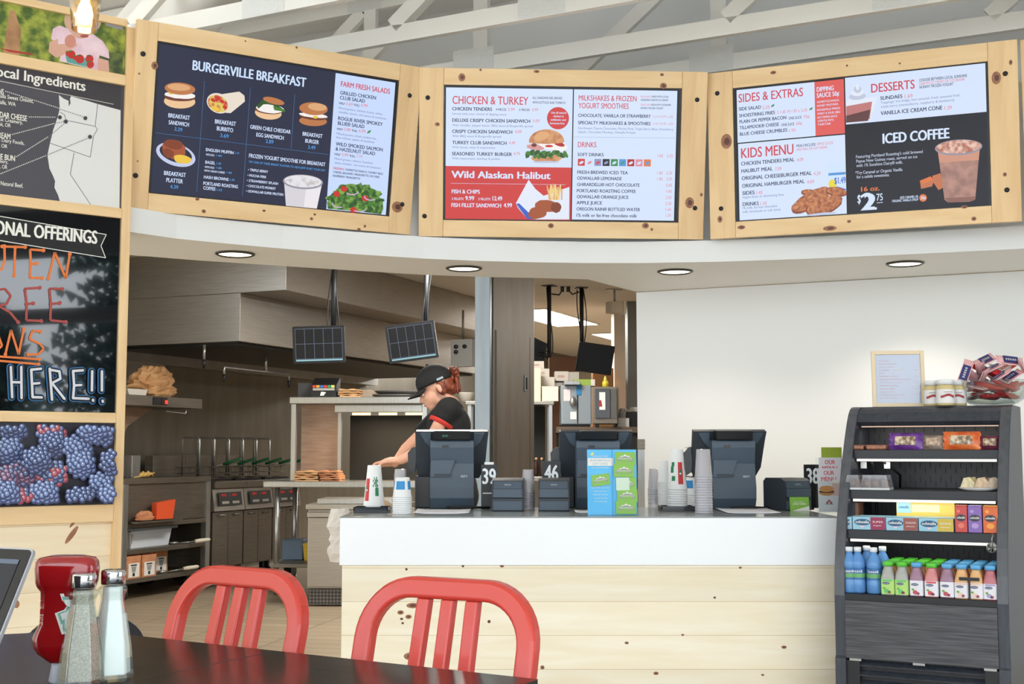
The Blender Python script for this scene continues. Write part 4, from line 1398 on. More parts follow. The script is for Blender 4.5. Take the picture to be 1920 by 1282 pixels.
# ---------------------------------------------------------------- glossy offerings board
t, cv, a1 = wall_panel('offerings_board', 'glossy black marker board lettered in orange and blue, mirroring trees outside', 'board', zc0, zc1)
M_board = mat('board_gloss', (10, 10, 13), 0.02, 0.0, 1.0, coat=1.0)
MB().box(-2.1, a1, 0.004, 0.0078, zc0 + .0015, zc1 - .0015, M_board).build('glass_face', t)
cv.view(0, 370, 3.2042)
M_or = mat('marker_orange', (226, 122, 62), 0.7)
M_or2 = mat('marker_rust', (168, 76, 72), 0.7)
M_bl = mat('marker_blue', (58, 128, 190), 0.7)
M_ch = mat('marker_white', (214, 216, 224), 0.7)
M_bk = mat('banner_black', (14, 14, 17), 0.6)
bz = [(-300, 78), (640, 222), (608, 290), (636, 362), (-300, 218)]
cv.P([(-300, 62), (-100, 100), (640, 222), (608, 290), (636, 362), (-300, 222)], M_bk)
cv.line([(-300, 65), (0, 112), (640, 222), (608, 290), (636, 362), (0, 258), (-300, 210)], 5, M_pw)
cv.T('SEASONAL OFFERINGS', -205, 200, 586, 86, M_pw, 0.03)
cv.up()
for k in range(0):
    pass


def strokes(ls, w, m):
    for l in ls:
        cv.line(l, w, m)
        for x, y in (l[0], l[-1]):
            cv.E(x, y, w * .8, w * .8, m, 10)


strokes([[(28, 292), (30, 370), (14, 428), (-30, 452), (-70, 420), (-80, 290)], [(14, 294), (152, 298)], [(92, 300), (86, 470)], [(262, 318), (182, 312), (186, 400), (180, 482), (255, 484)], [(186, 400), (222, 396)], [(292, 486), (330, 330), (396, 486), (420, 340)]], 15, M_or)
strokes([[(-40, 560), (30, 548), (66, 590), (40, 640), (-10, 650), (60, 690), (110, 750)], [(240, 542), (150, 548), (162, 640), (158, 738), (248, 742)], [(160, 640), (200, 636)], [(374, 550), (298, 548), (306, 640), (302, 738), (396, 748)], [(306, 640), (360, 634)]], 15, M_or2)
strokes([[(-60, 800), (-10, 830), (12, 890), (-30, 930)], [(32, 942), (66, 796), (112, 944), (142, 790)], [(244, 806), (196, 800), (176, 850), (240, 880), (262, 910), (230, 942), (168, 944)], [(-80, 950), (234, 972)], [(-60, 976), (232, 1002)]], 14, M_or)
for m, w in ((M_bl, 44), (M_bk, 34), (M_ch, 15)):
    for l in ([(60, 1020), (68, 1200)], [(122, 1020), (124, 1205)], [(66, 1110), (122, 1112)], [(240, 1030), (182, 1036), (186, 1120), (190, 1200), (244, 1202)], [(186, 1120), (230, 1116)], [(292, 1030), (306, 1215)], [(292, 1036), (350, 1046), (356, 1090), (306, 1116), (380, 1210)], [(490, 1040), (432, 1044), (438, 1130), (432, 1206), (524, 1210)], [(438, 1130), (480, 1128)], [(546, 1046), (544, 1160)], [(604, 1046), (604, 1160)], [(550, 1216), (551, 1222)], [(608, 1222), (609, 1228)]):
        cv.line(l, w, m)
        for x, y in l:
            cv.E(x, y, w / 2, w / 2, m, 12)
lay(cv, t, 'lettering', 0.0037)

# ---------------------------------------------------------------- blackberries
t, cv, a1 = wall_panel('blackberry_photo', 'photo print of glossy blackberries, lowest picture on the pine wall', 'picture', zb0, zb1)
cv.view(0, 740, 2.3646)
cv.raw([(-2.1, zb0 + .0015), (a1, zb0 + .0015), (a1, zb1 - .0015), (-2.1, zb1 - .0015)], D('berry_gap', (26, 26, 40)))
rb = random.Random(11)
bx0, bz0 = -2.1, zb0 + .0015
cols = [D('drupe', (52, 56, 92)), D('drupe2', (66, 74, 116)), D('drupe3', (92, 60, 92)), D('drupe4', (150, 60, 78))]
lts = [D('drupe_l', (108, 128, 176)), D('drupe2_l', (136, 158, 206)), D('drupe3_l', (168, 132, 160)), D('drupe4_l', (206, 120, 128))]
hi = D('drupe_hi', (214, 226, 246))
ctr = [(60, 150, 0), (40, 250, 1), (230, 160, 3), (235, 220, 0), (345, 235, 1), (355, 310, 1), (450, 165, 1), (100, 350, 2), (225, 350, 3), (450, 400, 1), (185, 440, 1), (70, 470, 3), (0, 370, 2), (10, 440, 1), (340, 465, 0), (150, 290, 0), (490, 300, 0), (390, 150, 1), (480, 455, 1), (-100, 200, 0), (-90, 320, 1), (-110, 430, 1)]
zlo, zhi = zb0 + .004, zb1 - .004
for cx, cy, c in ctr:
    dr = []
    for k in range(34):
        rr = 62 * math.sqrt((k + .5) / 34)
        a = k * 2.39996
        dr.append((rr, cx + rr * math.cos(a) * 1.05, cy + rr * math.sin(a) * .92))
    for rr, x, y in sorted(dr, reverse=True):
        a_, b_ = cv.L2(x, y)
        r = 0.0150
        if not (zlo + r < b_ < zhi - r and a_ < a1 - r):
            continue
        ci = c if c in (0, 1) else (c if rb.random() < .55 else rb.choice((0, 1)))
        y_ = cv._y()
        for sc, ox, oz, mm in ((1, 0, 0, cols[ci]), (.62, -.1, .22, lts[ci]), (.22, -.2, .42, hi)):
            cv.mb.poly([(a_ + r * ox + r * sc * math.cos(q * PI / 6), y_, b_ + r * oz + r * sc * math.sin(q * PI / 6)) for q in range(12)], mm)
            y_ -= 0.00004
        cv.k += 1.2
cv.step = 0.00012
lay(cv, t, 'print', 0.0078)
# ================================================================== kitchen
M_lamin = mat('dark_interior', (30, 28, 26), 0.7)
M_brown = noise_mix('kraft_paper', (196, 148, 100), (214, 168, 118), nscale=14, rough=0.8)
M_brown2 = noise_mix('kraft_paper_red', (186, 122, 84), (204, 142, 100), nscale=14, rough=0.8)
M_brown_panel = noise_mix('brown_panel', (146, 118, 98), (160, 132, 112), (1, 1, 8), 6, 0.4, 0.25)
M_paperw = mat('paper_white', (232, 230, 224), 0.7)
M_carton = mat('carton_white', (224, 216, 204), 0.75)
M_red = mat('red_plastic', (196, 40, 34), 0.4)
M_cable = mat('cable_black', (16, 16, 18), 0.5)
RK = KA + PI / 2        # things that face the passage (local -y looks along e1)

# ---------------------------------------------------------------- exhaust hood: lower canopy, upper box
hd_s0 = 8.25
hood = thing('exhaust_hood', 'big stainless exhaust hood over the fryers, stepped box hanging from the ceiling', 'hood', K(0, 0), KA)
MB().box(-7.355, -5.90, hd_s0, 12.9, 2.045, 2.44, M_steel).build('canopy', hood, bevel=0.004)
MB().box(-7.355, -5.47, hd_s0 + 0.004, 12.9, 2.4405, ZK - 0.002, M_steel).build('upper_box', hood, bevel=0.004)
MB().box(-7.3, -5.95, hd_s0 + 0.05, 12.85, 2.02, 2.0445, mat('hood_inside', (30, 28, 24), 0.5, 0.5)).build('filter_well', hood)
MB().box(-7.33, -7.22, hd_s0 - 0.0, 12.9, 1.94, 2.0195, M_steel_b).build('drip_rail', hood)
MB().prism([(8.3, 2.0), (9.15, 2.0), (8.95, 1.62), (8.3, 1.45)], -7.355, -7.335, M_steel_b, axis='x').build('side_panel', hood)
# fire nozzles and pipe
sp = thing('fire_nozzle_pipe', 'thin steel fire-suppression pipe with drooping nozzles under the hood', 'pipe', K(-6.25, 9.15, 0), KA)
MB().tube([(0, -0.01, 2.019), (0, -0.01, 1.86)], 0.011, M_steel_b, 8).build('drop', sp)
MB().tube([(0, -0.62, 1.80), (0, -0.62, 1.86), (0, 0.36, 1.86), (0, 0.36, 1.80)], 0.011, M_steel_b, 8).build('crossbar', sp)
MB().tube([(0, -0.62, 1.80), (0, -0.62, 1.74)], [0.016, 0.010], M_dark, 8).build('nozzle', sp)
MB().tube([(0, 0.36, 1.80), (0, 0.36, 1.74)], [0.016, 0.010], M_dark, 8).build('nozzle', sp)
p = at_y(383.5, 640, 9.95)
s2 = thing('fire_nozzle', 'single short fire nozzle hanging from the hood, left of the pipe', 'pipe', (p.x, p.y, 0))
MB().tube([(0, 0, 2.019), (0, 0, 1.90)], 0.011, M_steel_b, 8).build('drop', s2)
MB().tube([(0, 0, 1.90), (0, 0, 1.83)], [0.017, 0.010], M_dark, 8).build('nozzle', s2)

# ---------------------------------------------------------------- dump station cart, fryers: along the plane t = -6.446
FT = -6.446
c0k = K(FT, 7.585)
cart = thing('fry_station', 'open stainless fry dump station on casters, left of the fryers', 'station', (c0k.x, c0k.y, 0), RK)
W = 1.09
MB().box(0.0, W, 0.02, 0.75, 0.90, 0.945, M_steel_d).build('worktop', cart, bevel=0.003)
MB().box(0.055, W - 0.055, 0.04, 0.72, 0.60, 0.899, M_steel_d).build('apron', cart)
for x in (0.0, W - 0.055):
    for y in (0.02, 0.69):
        MB().box(x, x + 0.055, y, y + 0.055, 0.14, 0.8995, M_steel_b).build('post', cart, bevel=0.002)
for z in (0.135, 0.36, 0.56):
    MB().box(0.0555, W - 0.0555, 0.03, 0.72, z, z + 0.035, M_steel_d).build('shelf', cart, bevel=0.002)
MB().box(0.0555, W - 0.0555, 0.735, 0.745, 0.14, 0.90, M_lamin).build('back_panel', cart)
for x in (0.03, W - 0.03):
    for y in (0.05, 0.71):
        w = MB()
        w.lathe([(0.0, -0.016), (0.055, -0.016), (0.062, -0.008), (0.062, 0.008), (0.055, 0.016), (0.0, 0.016)], M_black, 20, M=Matrix.Translation((x, y, 0.063)) @ Matrix.Rotation(PI / 2, 4, 'Y'))
        w.box(x - 0.012, x + 0.012, y - 0.02, y + 0.02, 0.10, 0.139, M_dark)
        w.build('caster', cart)


def on_cart(x, y, z):
    return cart.location + Vector((x * math.cos(RK) - y * math.sin(RK), x * math.sin(RK) + y * math.cos(RK), z))


# heated overshelf
hs = thing('heated_overshelf', 'stainless heated overshelf with red switch above the fry dump station', 'shelf', (c0k.x, c0k.y, 0), RK)
MB().box(-0.35, 1.0, 0.06, 0.52, 1.515, 1.60, M_steel_d).build('shelf_body', hs, bevel=0.004)
MB().box(0.36, 0.44, 0.052, 0.0595, 1.53, 1.59, M_black).build('switch_plate', hs)
MB().box(0.455, 0.53, 0.052, 0.0595, 1.53, 1.59, M_black).build('switch_plate', hs)
MB().box(0.50, 0.525, 0.044, 0.0515, 1.54, 1.57, glow('switch_red', (255, 70, 50), 1.5)).build('switch', hs)
MB().prism([(0.02, 1.514), (0.72, 1.514), (0.42, 1.36), (0.27, 1.08), (0.25, 0.951), (0.17, 0.951), (0.15, 1.08), (0.02, 1.30)], 0.36, 0.40, M_brown_panel, axis='y').build('bracket', hs)
MB().prism([(0.255, 1.30), (0.27, 1.30), (0.262, 0.951), (0.258, 0.951)], 0.352, 0.3595, M_dark, axis='y').build('bracket_seam', hs)
MB().tube([(0.83, 0.1, 1.514), (0.83, 0.1, 1.47), (0.70, 0.2, 1.49)], 0.008, M_steel_b, 6).build('hook', hs)


def crumpled(name, label, cat, loc, rx, ry, h, m, seed, lean=0.0):
    rnd = random.Random(seed)
    b = MB()
    n, k = 22, 12
    jj = [[rnd.uniform(0.82, 1.14) for _ in range(n)] for _ in range(k + 1)]

    def fn(u, v):
        i = int(round(u * n)) % n
        j = int(round(v * k))
        q = jj[j][i]
        pr = [0.86, 1.0, 1.04, 1.05, 1.0, 0.98, 0.94, 0.90, 0.84, 0.76, 0.64, 0.48, 0.16][j]
        a = 2 * PI * u
        return (rx * pr * q * math.cos(a) + lean * v * v, ry * pr * q * math.sin(a), h * v * ((0.5 + 0.5 * q) if 0 < j < k else 0.96))
    b.grid(fn, n, k, m, smooth=False)
    o = b.build(name, loc=loc, rotz=RK, weld=True)
    return tag(o, label, cat)


crumpled('paper_bag', 'crumpled brown paper bag on the heated overshelf', 'bag', on_cart(0.60, 0.28, 1.6005), 0.235, 0.14, 0.27, M_brown, 4, 0.05)
cp = MB().lathe([(0.036, 0), (0.045, 0.10), (0.047, 0.105), (0.043, 0.105), (0.034, 0.004), (0, 0.004)], M_paperw, 20)
tag(cp.build('paper_cup', loc=on_cart(0.02, 0.16, 1.6005)), 'white paper cup on the heated overshelf, left of the brown bag', 'cup')
bx_ = MB().box(-0.09, 0.07, -0.05, 0.05, 0, 0.13, M_carton)
tag(bx_.build('carton', loc=on_cart(0.03, 0.33, 1.6005), rotz=RK), 'small cream carton behind the white cup on the overshelf', 'box')
bt = MB().prism([(-0.10, 0.002), (0.10, 0.002), (0.12, 0.05), (-0.12, 0.05)], -0.055, 0.055, M_carton, axis='y')
tag(bt.build('fry_tray', loc=on_cart(0.24, 0.17, 1.6005), rotz=RK, bevel=0.003), 'paper fry tray lying between the cup and the brown bag', 'tray')

# things in the station
ob = MB()
ob.prism([(0, 0), (0.20, 0), (0.23, 0.15), (0.0, 0.13)], -0.07, 0.07, mat('orange_box', (226, 84, 40), 0.5), axis='y')
sh = MB().box(0.08, 0.62, -0.06, 0.0395, 0.60, 0.612, M_steel_d)
sh.build('ledge', cart)
o = ob.build('orange_carton', loc=on_cart(0.34, -0.02, 0.6725), rotz=RK + 0.3)
o.location = on_cart(0.32, 0.0, 0.6125)
o.rotation_euler = (0, 0, RK)
o.location = on_cart(0.30, -0.03, 0.6205)
o.scale = (1, .35, 1)
tag(o, 'torn bright orange carton on the ledge of the fry dump station', 'box')
o = crumpled('crumpled_paper', 'crumpled brown paper beside the orange carton in the fry station', 'paper', on_cart(0.19, -0.03, 0.6205), 0.10, 0.022, 0.075, M_brown2, 9)
# white bin with a clear lid, steel jugs
wb = thing('food_bin', 'white food bin with a cloudy lid on the fry station shelf', 'bin', on_cart(0.45, 0.28, 0.3955), RK)
MB().prism([(-0.24, 0), (0.22, 0), (0.26, 0.13), (-0.28, 0.13)], -0.16, 0.16, mat('bin_white', (214, 220, 228), 0.4), axis='y').build('tub', wb, bevel=0.008)
MB().box(-0.24, 0.33, -0.17, 0.17, 0.131, 0.155, mat('bin_lid', (132, 140, 146), 0.3)).build('lid', wb, bevel=0.006)
jg = thing('steel_jug', 'small steel jug at the left end of the middle shelf of the fry station', 'jug', on_cart(0.11, 0.10, 0.3955), RK)
MB().lathe([(0.0, 0), (0.048, 0), (0.052, 0.01), (0.05, 0.13), (0.052, 0.135), (0.046, 0.13), (0.046, 0.006), (0, 0.006)], M_steel_b, 20).build('body', jg)
MB().tube([(0.048, -0.01, 0.115), (0.085, -0.01, 0.11), (0.085, -0.01, 0.045), (0.049, -0.01, 0.035)], 0.006, M_steel_b, 8).build('handle', jg)
# cartons on the bottom shelf
lab = ('leftmost', 'second from left', 'third from left', 'rightmost')
for i, (x, y, h) in enumerate(((0.148, 0.10, 0.150), (0.33, 0.10, 0.148), (0.48, 0.25, 0.158), (0.66, 0.25, 0.156))):
    b = thing('syrup_carton', 'white-labelled kraft carton low in the fry station, %s of four' % lab[i], 'box', on_cart(x, y, 0.1705), RK, 'kraft cartons of the fry station')
    MB().box(-0.085, 0.085, -0.07, 0.07, 0, h, M_brown2).build('box', b, bevel=0.003)
    MB().box(-0.085, 0.085, -0.07, 0.0, h + 0.0005, h + 0.025, M_brown2, Matrix.Translation((0, 0, 0))).build('flap', b)
    l_ = MB().box(-0.06, 0.065, -0.0715, -0.0705, 0.012, h - 0.03, M_paperw)
    l_.prism([(-0.03, h - 0.055), (0.03, h - 0.055), (0.018, 0.05), (-0.018, 0.05)], -0.0725, -0.0718, mat('label_grey', (150, 150, 150), 0.6), axis='y')
    l_.box(-0.035, 0.035, -0.0725, -0.0718, h - 0.05, h - 0.04, M_black)
    l_.box(-0.012, 0.012, -0.0725, -0.0718, 0.02, 0.045, M_black)
    l_.build('label', b)
# scoops with pale handles sticking out of the shelves
for z, x, y, lb in ((0.415, 0.84, -0.02, 'pale handled scoop poking out of the middle shelf of the fry station'), (0.20, 0.72, 0.0, 'pale handled scoop poking out of the bottom shelf of the fry station')):
    s = thing('scoop', lb, 'scoop', on_cart(x, y, z), RK)
    zz_ = (0.3955 if z > .3 else 0.1705) - z
    MB().tube([(0.0, 0, 0), (0.05, -0.01, 0.002), (0.15, -0.02, 0.004), (0.17, -0.02, 0.004)], [0.014, 0.017, 0.016, 0.008], mat('handle_cream', (226, 216, 196), 0.5), 10).build('handle', s)
    MB().tube([(0.0, 0, 0), (-0.12, 0.10, zz_ + 0.006)], 0.005, M_steel_b, 8).build('shank', s)
    MB().lathe([(0.0, 0.0), (0.03, 0.001), (0.035, 0.02), (0.033, 0.02), (0.0, 0.003)], M_steel_b, 14, c=(-0.13, 0.12, zz_ + 0.0008)).build('bowl', s)
yl = MB()
for k in range(5):
    a = 0.6 * k
    yl.tube([(0.02 * k - .05, 0, 0.012), (0.02 * k - .02, 0.02 * math.cos(a), 0.035 + 0.01 * (k % 2)), (0.03 * k, 0.03 * math.sin(a), 0.014)], 0.011, mat('glove_yellow', (222, 184, 106), 0.6), 8)
yl.tube([(-0.12, 0, 0.006), (0.06, 0.01, 0.02), (0.12, 0.0, 0.04)], 0.006, mat('glove_yellow', (222, 184, 106), 0.6), 8)
tag(yl.build('tongs', loc=on_cart(0.33, 0.10, 0.9455), rotz=RK), 'pale yellow gloves and tongs lying on top of the fry dump station', 'tongs')
rk = MB().box(0, 0.10, 0, 0.14, 0, 0.18, M_steel_b)
tag(rk.build('steel_box', loc=on_cart(0.36, 0.25, 0.9455), rotz=RK, bevel=0.004), 'upright steel box on top of the fry dump station, behind the gloves', 'box')

# fryers
fr0 = K(FT, 8.70)
fry = None
FL = ('deep fryer next to the fry dump station, leftmost of three', 'middle deep fryer of the bank of three', 'deep fryer of the bank of three, behind the table leg')
M_ctrl = mat('control_black', (20, 20, 22), 0.4)
for i in range(3):
    loc = K(FT, 8.70 + i * 0.45)
    if i == 0:
        fry = thing('deep_fryer', FL[0], 'fryer', loc, RK, 'bank of deep fryers')
        MB().box(0.002, 0.448, 0.05, 0.75, 0.16, 0.84, M_steel_d).build('cabinet', fry, bevel=0.004)
        MB().box(0.002, 0.448, -0.01, 0.75, 0.8405, 0.90, M_steel_d).build('deck', fry, bevel=0.004)
        MB().box(0.03, 0.42, 0.13, 0.62, 0.9005, 0.915, M_lamin).build('oil_well', fry)
        MB().prism([(0.0, 0.645), (0.0495, 0.645), (0.0495, 0.84), (0.03, 0.84)], 0.004, 0.446, M_steel, axis='x').build('control_fascia', fry)
        cp = MB()
        Mx = Matrix(((1, 0, 0, 0), (0, 1, 0.155, -0.003), (0, 0, 1, 0.0), (0, 0, 0, 1)))
        cp.box(0.06, 0.39, 0.098 - 0.105, 0.100 - 0.105, 0.685, 0.80, M_ctrl)
        co = cp.build('control_panel', fry)
        co.rotation_euler = (-0.15, 0, 0)
        co.location = (0, -0.005 + 0.0 - 0.103 + 0.003, 0.012)
        kk = MB()
        for a, b in ((0.10, 0.2), (0.25, 0.35)):
            kk.box(a, b, -0.0085, -0.0075, 0.70, 0.722, mat('control_label', (170, 168, 160), 0.5))
            kk.box(a, b - 0.03, -0.0085, -0.0075, 0.765, 0.785, glow('control_digits', (170, 30, 24), 0.7))
        for a in (0.215, 0.228):
            kk.lathe([(0, 0), (0.006, 0)], mat('control_dot', (220, 220, 210), 0.5), 8, M=Matrix.Translation((a, -0.0085, 0.77)) @ Matrix.Rotation(PI / 2, 4, 'X'))
        k_o = kk.build('buttons', co, recalc=False)
        for a in (0.008, 0.2275):
            d = MB().box(a, a + 0.2145, 0.018, 0.0495, 0.17, 0.635, M_steel_d).build('door', fry, bevel=0.003)
            MB().tube([(a + 0.07, 0.019, 0.605), (a + 0.07, -0.012, 0.612), (a + 0.15, -0.012, 0.612), (a + 0.15, 0.019, 0.605)], 0.007, M_steel_b, 8).build('handle', d)
        for x in (0.04, 0.41):
            for y in (0.1, 0.7):
                w = MB().lathe([(0.0, -0.016), (0.05, -0.016), (0.055, 0.0), (0.05, 0.016), (0.0, 0.016)], M_black, 18, M=Matrix.Translation((x, y, 0.056)) @ Matrix.Rotation(PI / 2, 4, 'Y'))
                w.box(x - 0.012, x + 0.012, y - 0.02, y + 0.02, 0.09, 0.159, M_dark)
                w.build('caster', fry)
        MB().box(0.002, 0.448, 0.66, 0.75, 0.9005, 1.12, M_steel_d).build('splash_back', fry, bevel=0.003)
    else:
        dup(fry, loc, RK, FL[i])
# fry baskets
M_green = mat('grip_green', (20, 92, 56), 0.5)
bask = None
BL = ['leftmost', 'second from left', 'third from left', 'third from right', 'second from right', 'rightmost']
for i in range(6):
    loc = K(FT, 8.70 + 0.135 + i * 0.213) - E1 * 0.30
    loc.z = 0.9155
    lb = 'wire fry basket with tall hanger loop, %s of six on the fryers' % BL[i]
    if bask is None:
        bask = thing('fry_basket', lb, 'basket', loc, RK, 'fry baskets')
        MB().tube([(-0.08, -0.09, 0.02), (-0.08, -0.09, 0.34), (-0.08, -0.075, 0.36), (-0.08, 0.075, 0.36), (-0.08, 0.09, 0.34), (-0.08, 0.09, 0.02)], 0.009, M_steel_b, 8).build('hanger_loop', bask)
        w = MB()
        for z in (0.004, 0.05, 0.10):
            w.tube([(-0.085, -0.15, z), (0.085, -0.15, z), (0.085, 0.15, z), (-0.085, 0.15, z), (-0.085, -0.15, z)], 0.003, M_steel_d, 5)
        for k in range(7):
            x = -0.085 + 0.17 * k / 6
            w.tube([(x, -0.15, 0.10), (x, -0.15, 0.004), (x, 0.15, 0.004), (x, 0.15, 0.10)], 0.002, M_steel_d, 5)
        w.build('wire_basket', bask)
        MB().tube([(0.0, -0.15, 0.10), (0.02, -0.27, 0.13)], 0.005, M_steel_b, 6).build('stem', bask)
        MB().tube([(0.02, -0.27, 0.13), (0.06, -0.42, 0.175)], 0.013, M_green, 8).build('grip', bask)
    else:
        dup(bask, loc, RK, lb)

# ---------------------------------------------------------------- pass-through table with shelf
A0 = at_z(493, 902, 0.915)
TA = math.radians(-4)
table = thing('pass_table', 'long stainless pass-through table behind the counter, under the paper bags', 'table', (A0.x, A0.y, 0), TA)
MB().box(0, 1.60, 0, 0.75, 0.865, 0.915, M_steel_b).build('tabletop', table, bevel=0.006)
for x, y in ((0.10, 0.08), (0.10, 0.67), (1.5, 0.08), (1.5, 0.67)):
    l = MB().tube([(x, y, 0.11), (x, y, 0.8645)], 0.022, M_steel_b, 14).build('leg', table)
    MB().tube([(x, y, 0.0), (x, y, 0.04), (x, y, 0.109)], [0.014, 0.018, 0.024], M_steel_d, 12).build('foot', l)
MB().box(0.08, 1.52, 0.05, 0.70, 0.22, 0.25, M_steel_d).build('undershelf', table, bevel=0.003)


def on_tab(x, y, z):
    c, s = math.cos(TA), math.sin(TA)
    return Vector((A0.x + x * c - y * s, A0.y + x * s + y * c, z))


x0s = 0.195
ps_ = thing('pass_shelf', 'stainless pass-through shelf unit with glowing heat lamps standing on the table', 'shelf', (A0.x, A0.y, 0), TA)
XS = 1.32
MB().box(x0s - 0.01, XS + 0.02, 0.09, 0.66, 1.545, 1.60, M_steel_b).build('top_shelf', ps_, bevel=0.005)
MB().box(x0s, x0s + 0.04, 0.11, 0.16, 0.9155, 1.5445, M_steel_b).build('post', ps_, bevel=0.003)
MB().box(x0s, x0s + 0.04, 0.59, 0.64, 0.9155, 1.5445, M_steel_b).build('post', ps_, bevel=0.003)
MB().box(XS - 0.04, XS, 0.11, 0.16, 0.9155, 1.5445, M_steel_b).build('post', ps_, bevel=0.003)
MB().box(XS - 0.04, XS, 0.59, 0.64, 0.9155, 1.5445, M_steel_b).build('post', ps_, bevel=0.003)
MB().box(x0s + 0.37, x0s + 0.40, 0.20, 0.25, 0.9155, 1.5445, M_steel_b).build('post', ps_, bevel=0.003)
MB().box(x0s + 0.041, x0s + 0.3695, 0.30, 0.33, 0.9155, 1.5445, M_brown_panel).build('side_panel', ps_)  # stainless panel; the warm reflection on it is painted into the brown
MB().box(x0s + 0.401, XS - 0.041, 0.56, 0.58, 0.9155, 1.46, M_lamin).build('back_panel', ps_)  # dark sheet added to make the open bay under the lamps look black
hl = MB().box(x0s + 0.36, XS - 0.042, 0.12, 0.198, 1.475, 1.535, M_steel_b).build('heat_lamp_housing', ps_, bevel=0.004)
for k in range(3):
    x = x0s + 0.50 + k * 0.22
    MB().tube([(x, 0.16, 1.462), (x + 0.15, 0.16, 1.462)], 0.010, glow('heat_lamp_glow', (255, 214, 150), 3.0), 10).build('lamp_tube', hl)
pl_ = on_tab(x0s + 0.8, 0.22, 1.44)
add_light('heat_lamp', 'AREA', pl_, 7, (1, 0.78, 0.5), 0.6, 0.1)


def bag_stack(n, x, y, z, w, d, a0, lab, grp, m, seed):
    rnd = random.Random(seed)
    h = 0.0
    for i in range(n):
        b = MB()
        th = 0.012
        wav = rnd.uniform(0, 6)
        nn = 10
        top = [(-w / 2 + w * k / nn, th + 0.004 * math.sin(wav + k)) for k in range(nn + 1)]
        b.prism([(-w / 2, 0.0)] + [(w / 2, 0.0)] + top[::-1], -d / 2, d / 2, m, axis='y')
        b.box(-w / 2 + 0.012, -w / 2 + 0.016, -d / 2, d / 2, th + 0.0045, th + 0.0052, m)
        o = b.build('paper_bag', loc=on_tab(x + rnd.uniform(-.012, .012), y + rnd.uniform(-.01, .01), z + h), rotz=TA + a0 + rnd.uniform(-.08, .08))
        tag(o, lab[0] if i == n - 1 else lab[1], 'bag', grp)
        h += th + 0.0056


bag_stack(5, 0.348, 0.14, 0.9157, 0.20, 0.22, 0.0, ('top flat brown paper bag of the pile nearest the open end of the pass table', 'flat brown paper bag inside the pile nearest the open end of the pass table'), 'left pile of paper bags on the pass table', M_brown, 3)
bag_stack(5, 0.545, 0.085, 0.9157, 0.16, 0.15, -0.12, ('top bag of the reddish paper bag pile on the pass table', 'flat reddish paper bag inside the reddish pile on the pass table'), 'second pile of paper bags on the pass table', M_brown2, 5)
bag_stack(4, 0.67, 0.20, 1.6003, 0.17, 0.16, 0.0, ('top paper bag of the pile beside the coloured-key controller', 'flat paper bag inside the pile beside the coloured-key controller'), 'pile of paper bags on the shelf top', M_brown, 8)
# grey tray lids on the shelf
for k, (x, z, lb) in enumerate(((1.02, 1.6003, 'lower dark oval tray lying on the shelf top in front of the worker'), (1.07, 1.631, 'upper dark oval tray lying on the shelf top in front of the worker'))):
    tr_ = MB().lathe([(0.0, 0.0), (0.12, 0.0), (0.145, 0.018), (0.15, 0.028), (0.14, 0.026), (0.115, 0.006), (0.0, 0.006)], mat('tray_dark', (74, 70, 66), 0.5), 28, sx=1.45 if k else 1.3, sy=0.7)
    tag(tr_.build('oval_tray', loc=on_tab(x, 0.32, z)), lb, 'tray', 'oval trays on the shelf top')
sc_ = MB().prism([(-0.09, 0), (0.09, 0), (0.09, 0.03), (0.03, 0.07), (-0.05, 0.065), (-0.09, 0.04)], -0.08, 0.08, mat('bag_grey', (150, 136, 120), 0.6), axis='y')
tag(sc_.build('wrapped_packet', loc=on_tab(0.80, 0.36, 1.6003), rotz=TA, bevel=0.01), 'folded grey-brown packet between the paper bags and the oval trays on the shelf top', 'packet')
# bump bar controller and small box on the shelf
bb = thing('bump_bar', 'small black order controller with coloured keys on the shelf top', 'controller', on_tab(0.46, 0.24, 1.6003), TA)
MB().prism([(-0.115, 0), (-0.11, 0.0), (-0.11, 0.10), (0.02, 0.165), (0.05, 0.165), (0.05, 0)], -0.105, 0.105, M_black, axis='x', M=Matrix.Rotation(0, 4, 'Z')).build('body', bb, bevel=0.004)
ky = MB()
for k, c in enumerate(((210, 60, 50), (222, 170, 60), (60, 110, 190), (200, 60, 60), (50, 150, 90), (220, 210, 110))):
    ky.box(-0.092 + k * 0.031, -0.092 + k * 0.031 + 0.026, -0.118, -0.1105, 0.078, 0.098, mat('key_%d' % k, c, 0.5))
ky.box(-0.09, 0.09, -0.118, -0.1105, 0.055, 0.073, mat('key_grey', (170, 168, 160), 0.5))
ky.build('keys', bb)
MB().prism([(-0.03, 0.012), (0.0, 0.012), (0.02, 0.04), (-0.02, 0.045)], -0.117, -0.1107, M_paperw, axis='y').build('sticker', bb)
gb = MB().box(-0.075, 0.075, -0.09, 0.09, 0, 0.125, mat('box_graphite', (58, 58, 60), 0.5))
tag(gb.build('speaker_box', loc=on_tab(0.285, 0.34, 1.6003), rotz=TA, bevel=0.006), 'graphite box at the left end of the shelf top, beside the controller', 'box')


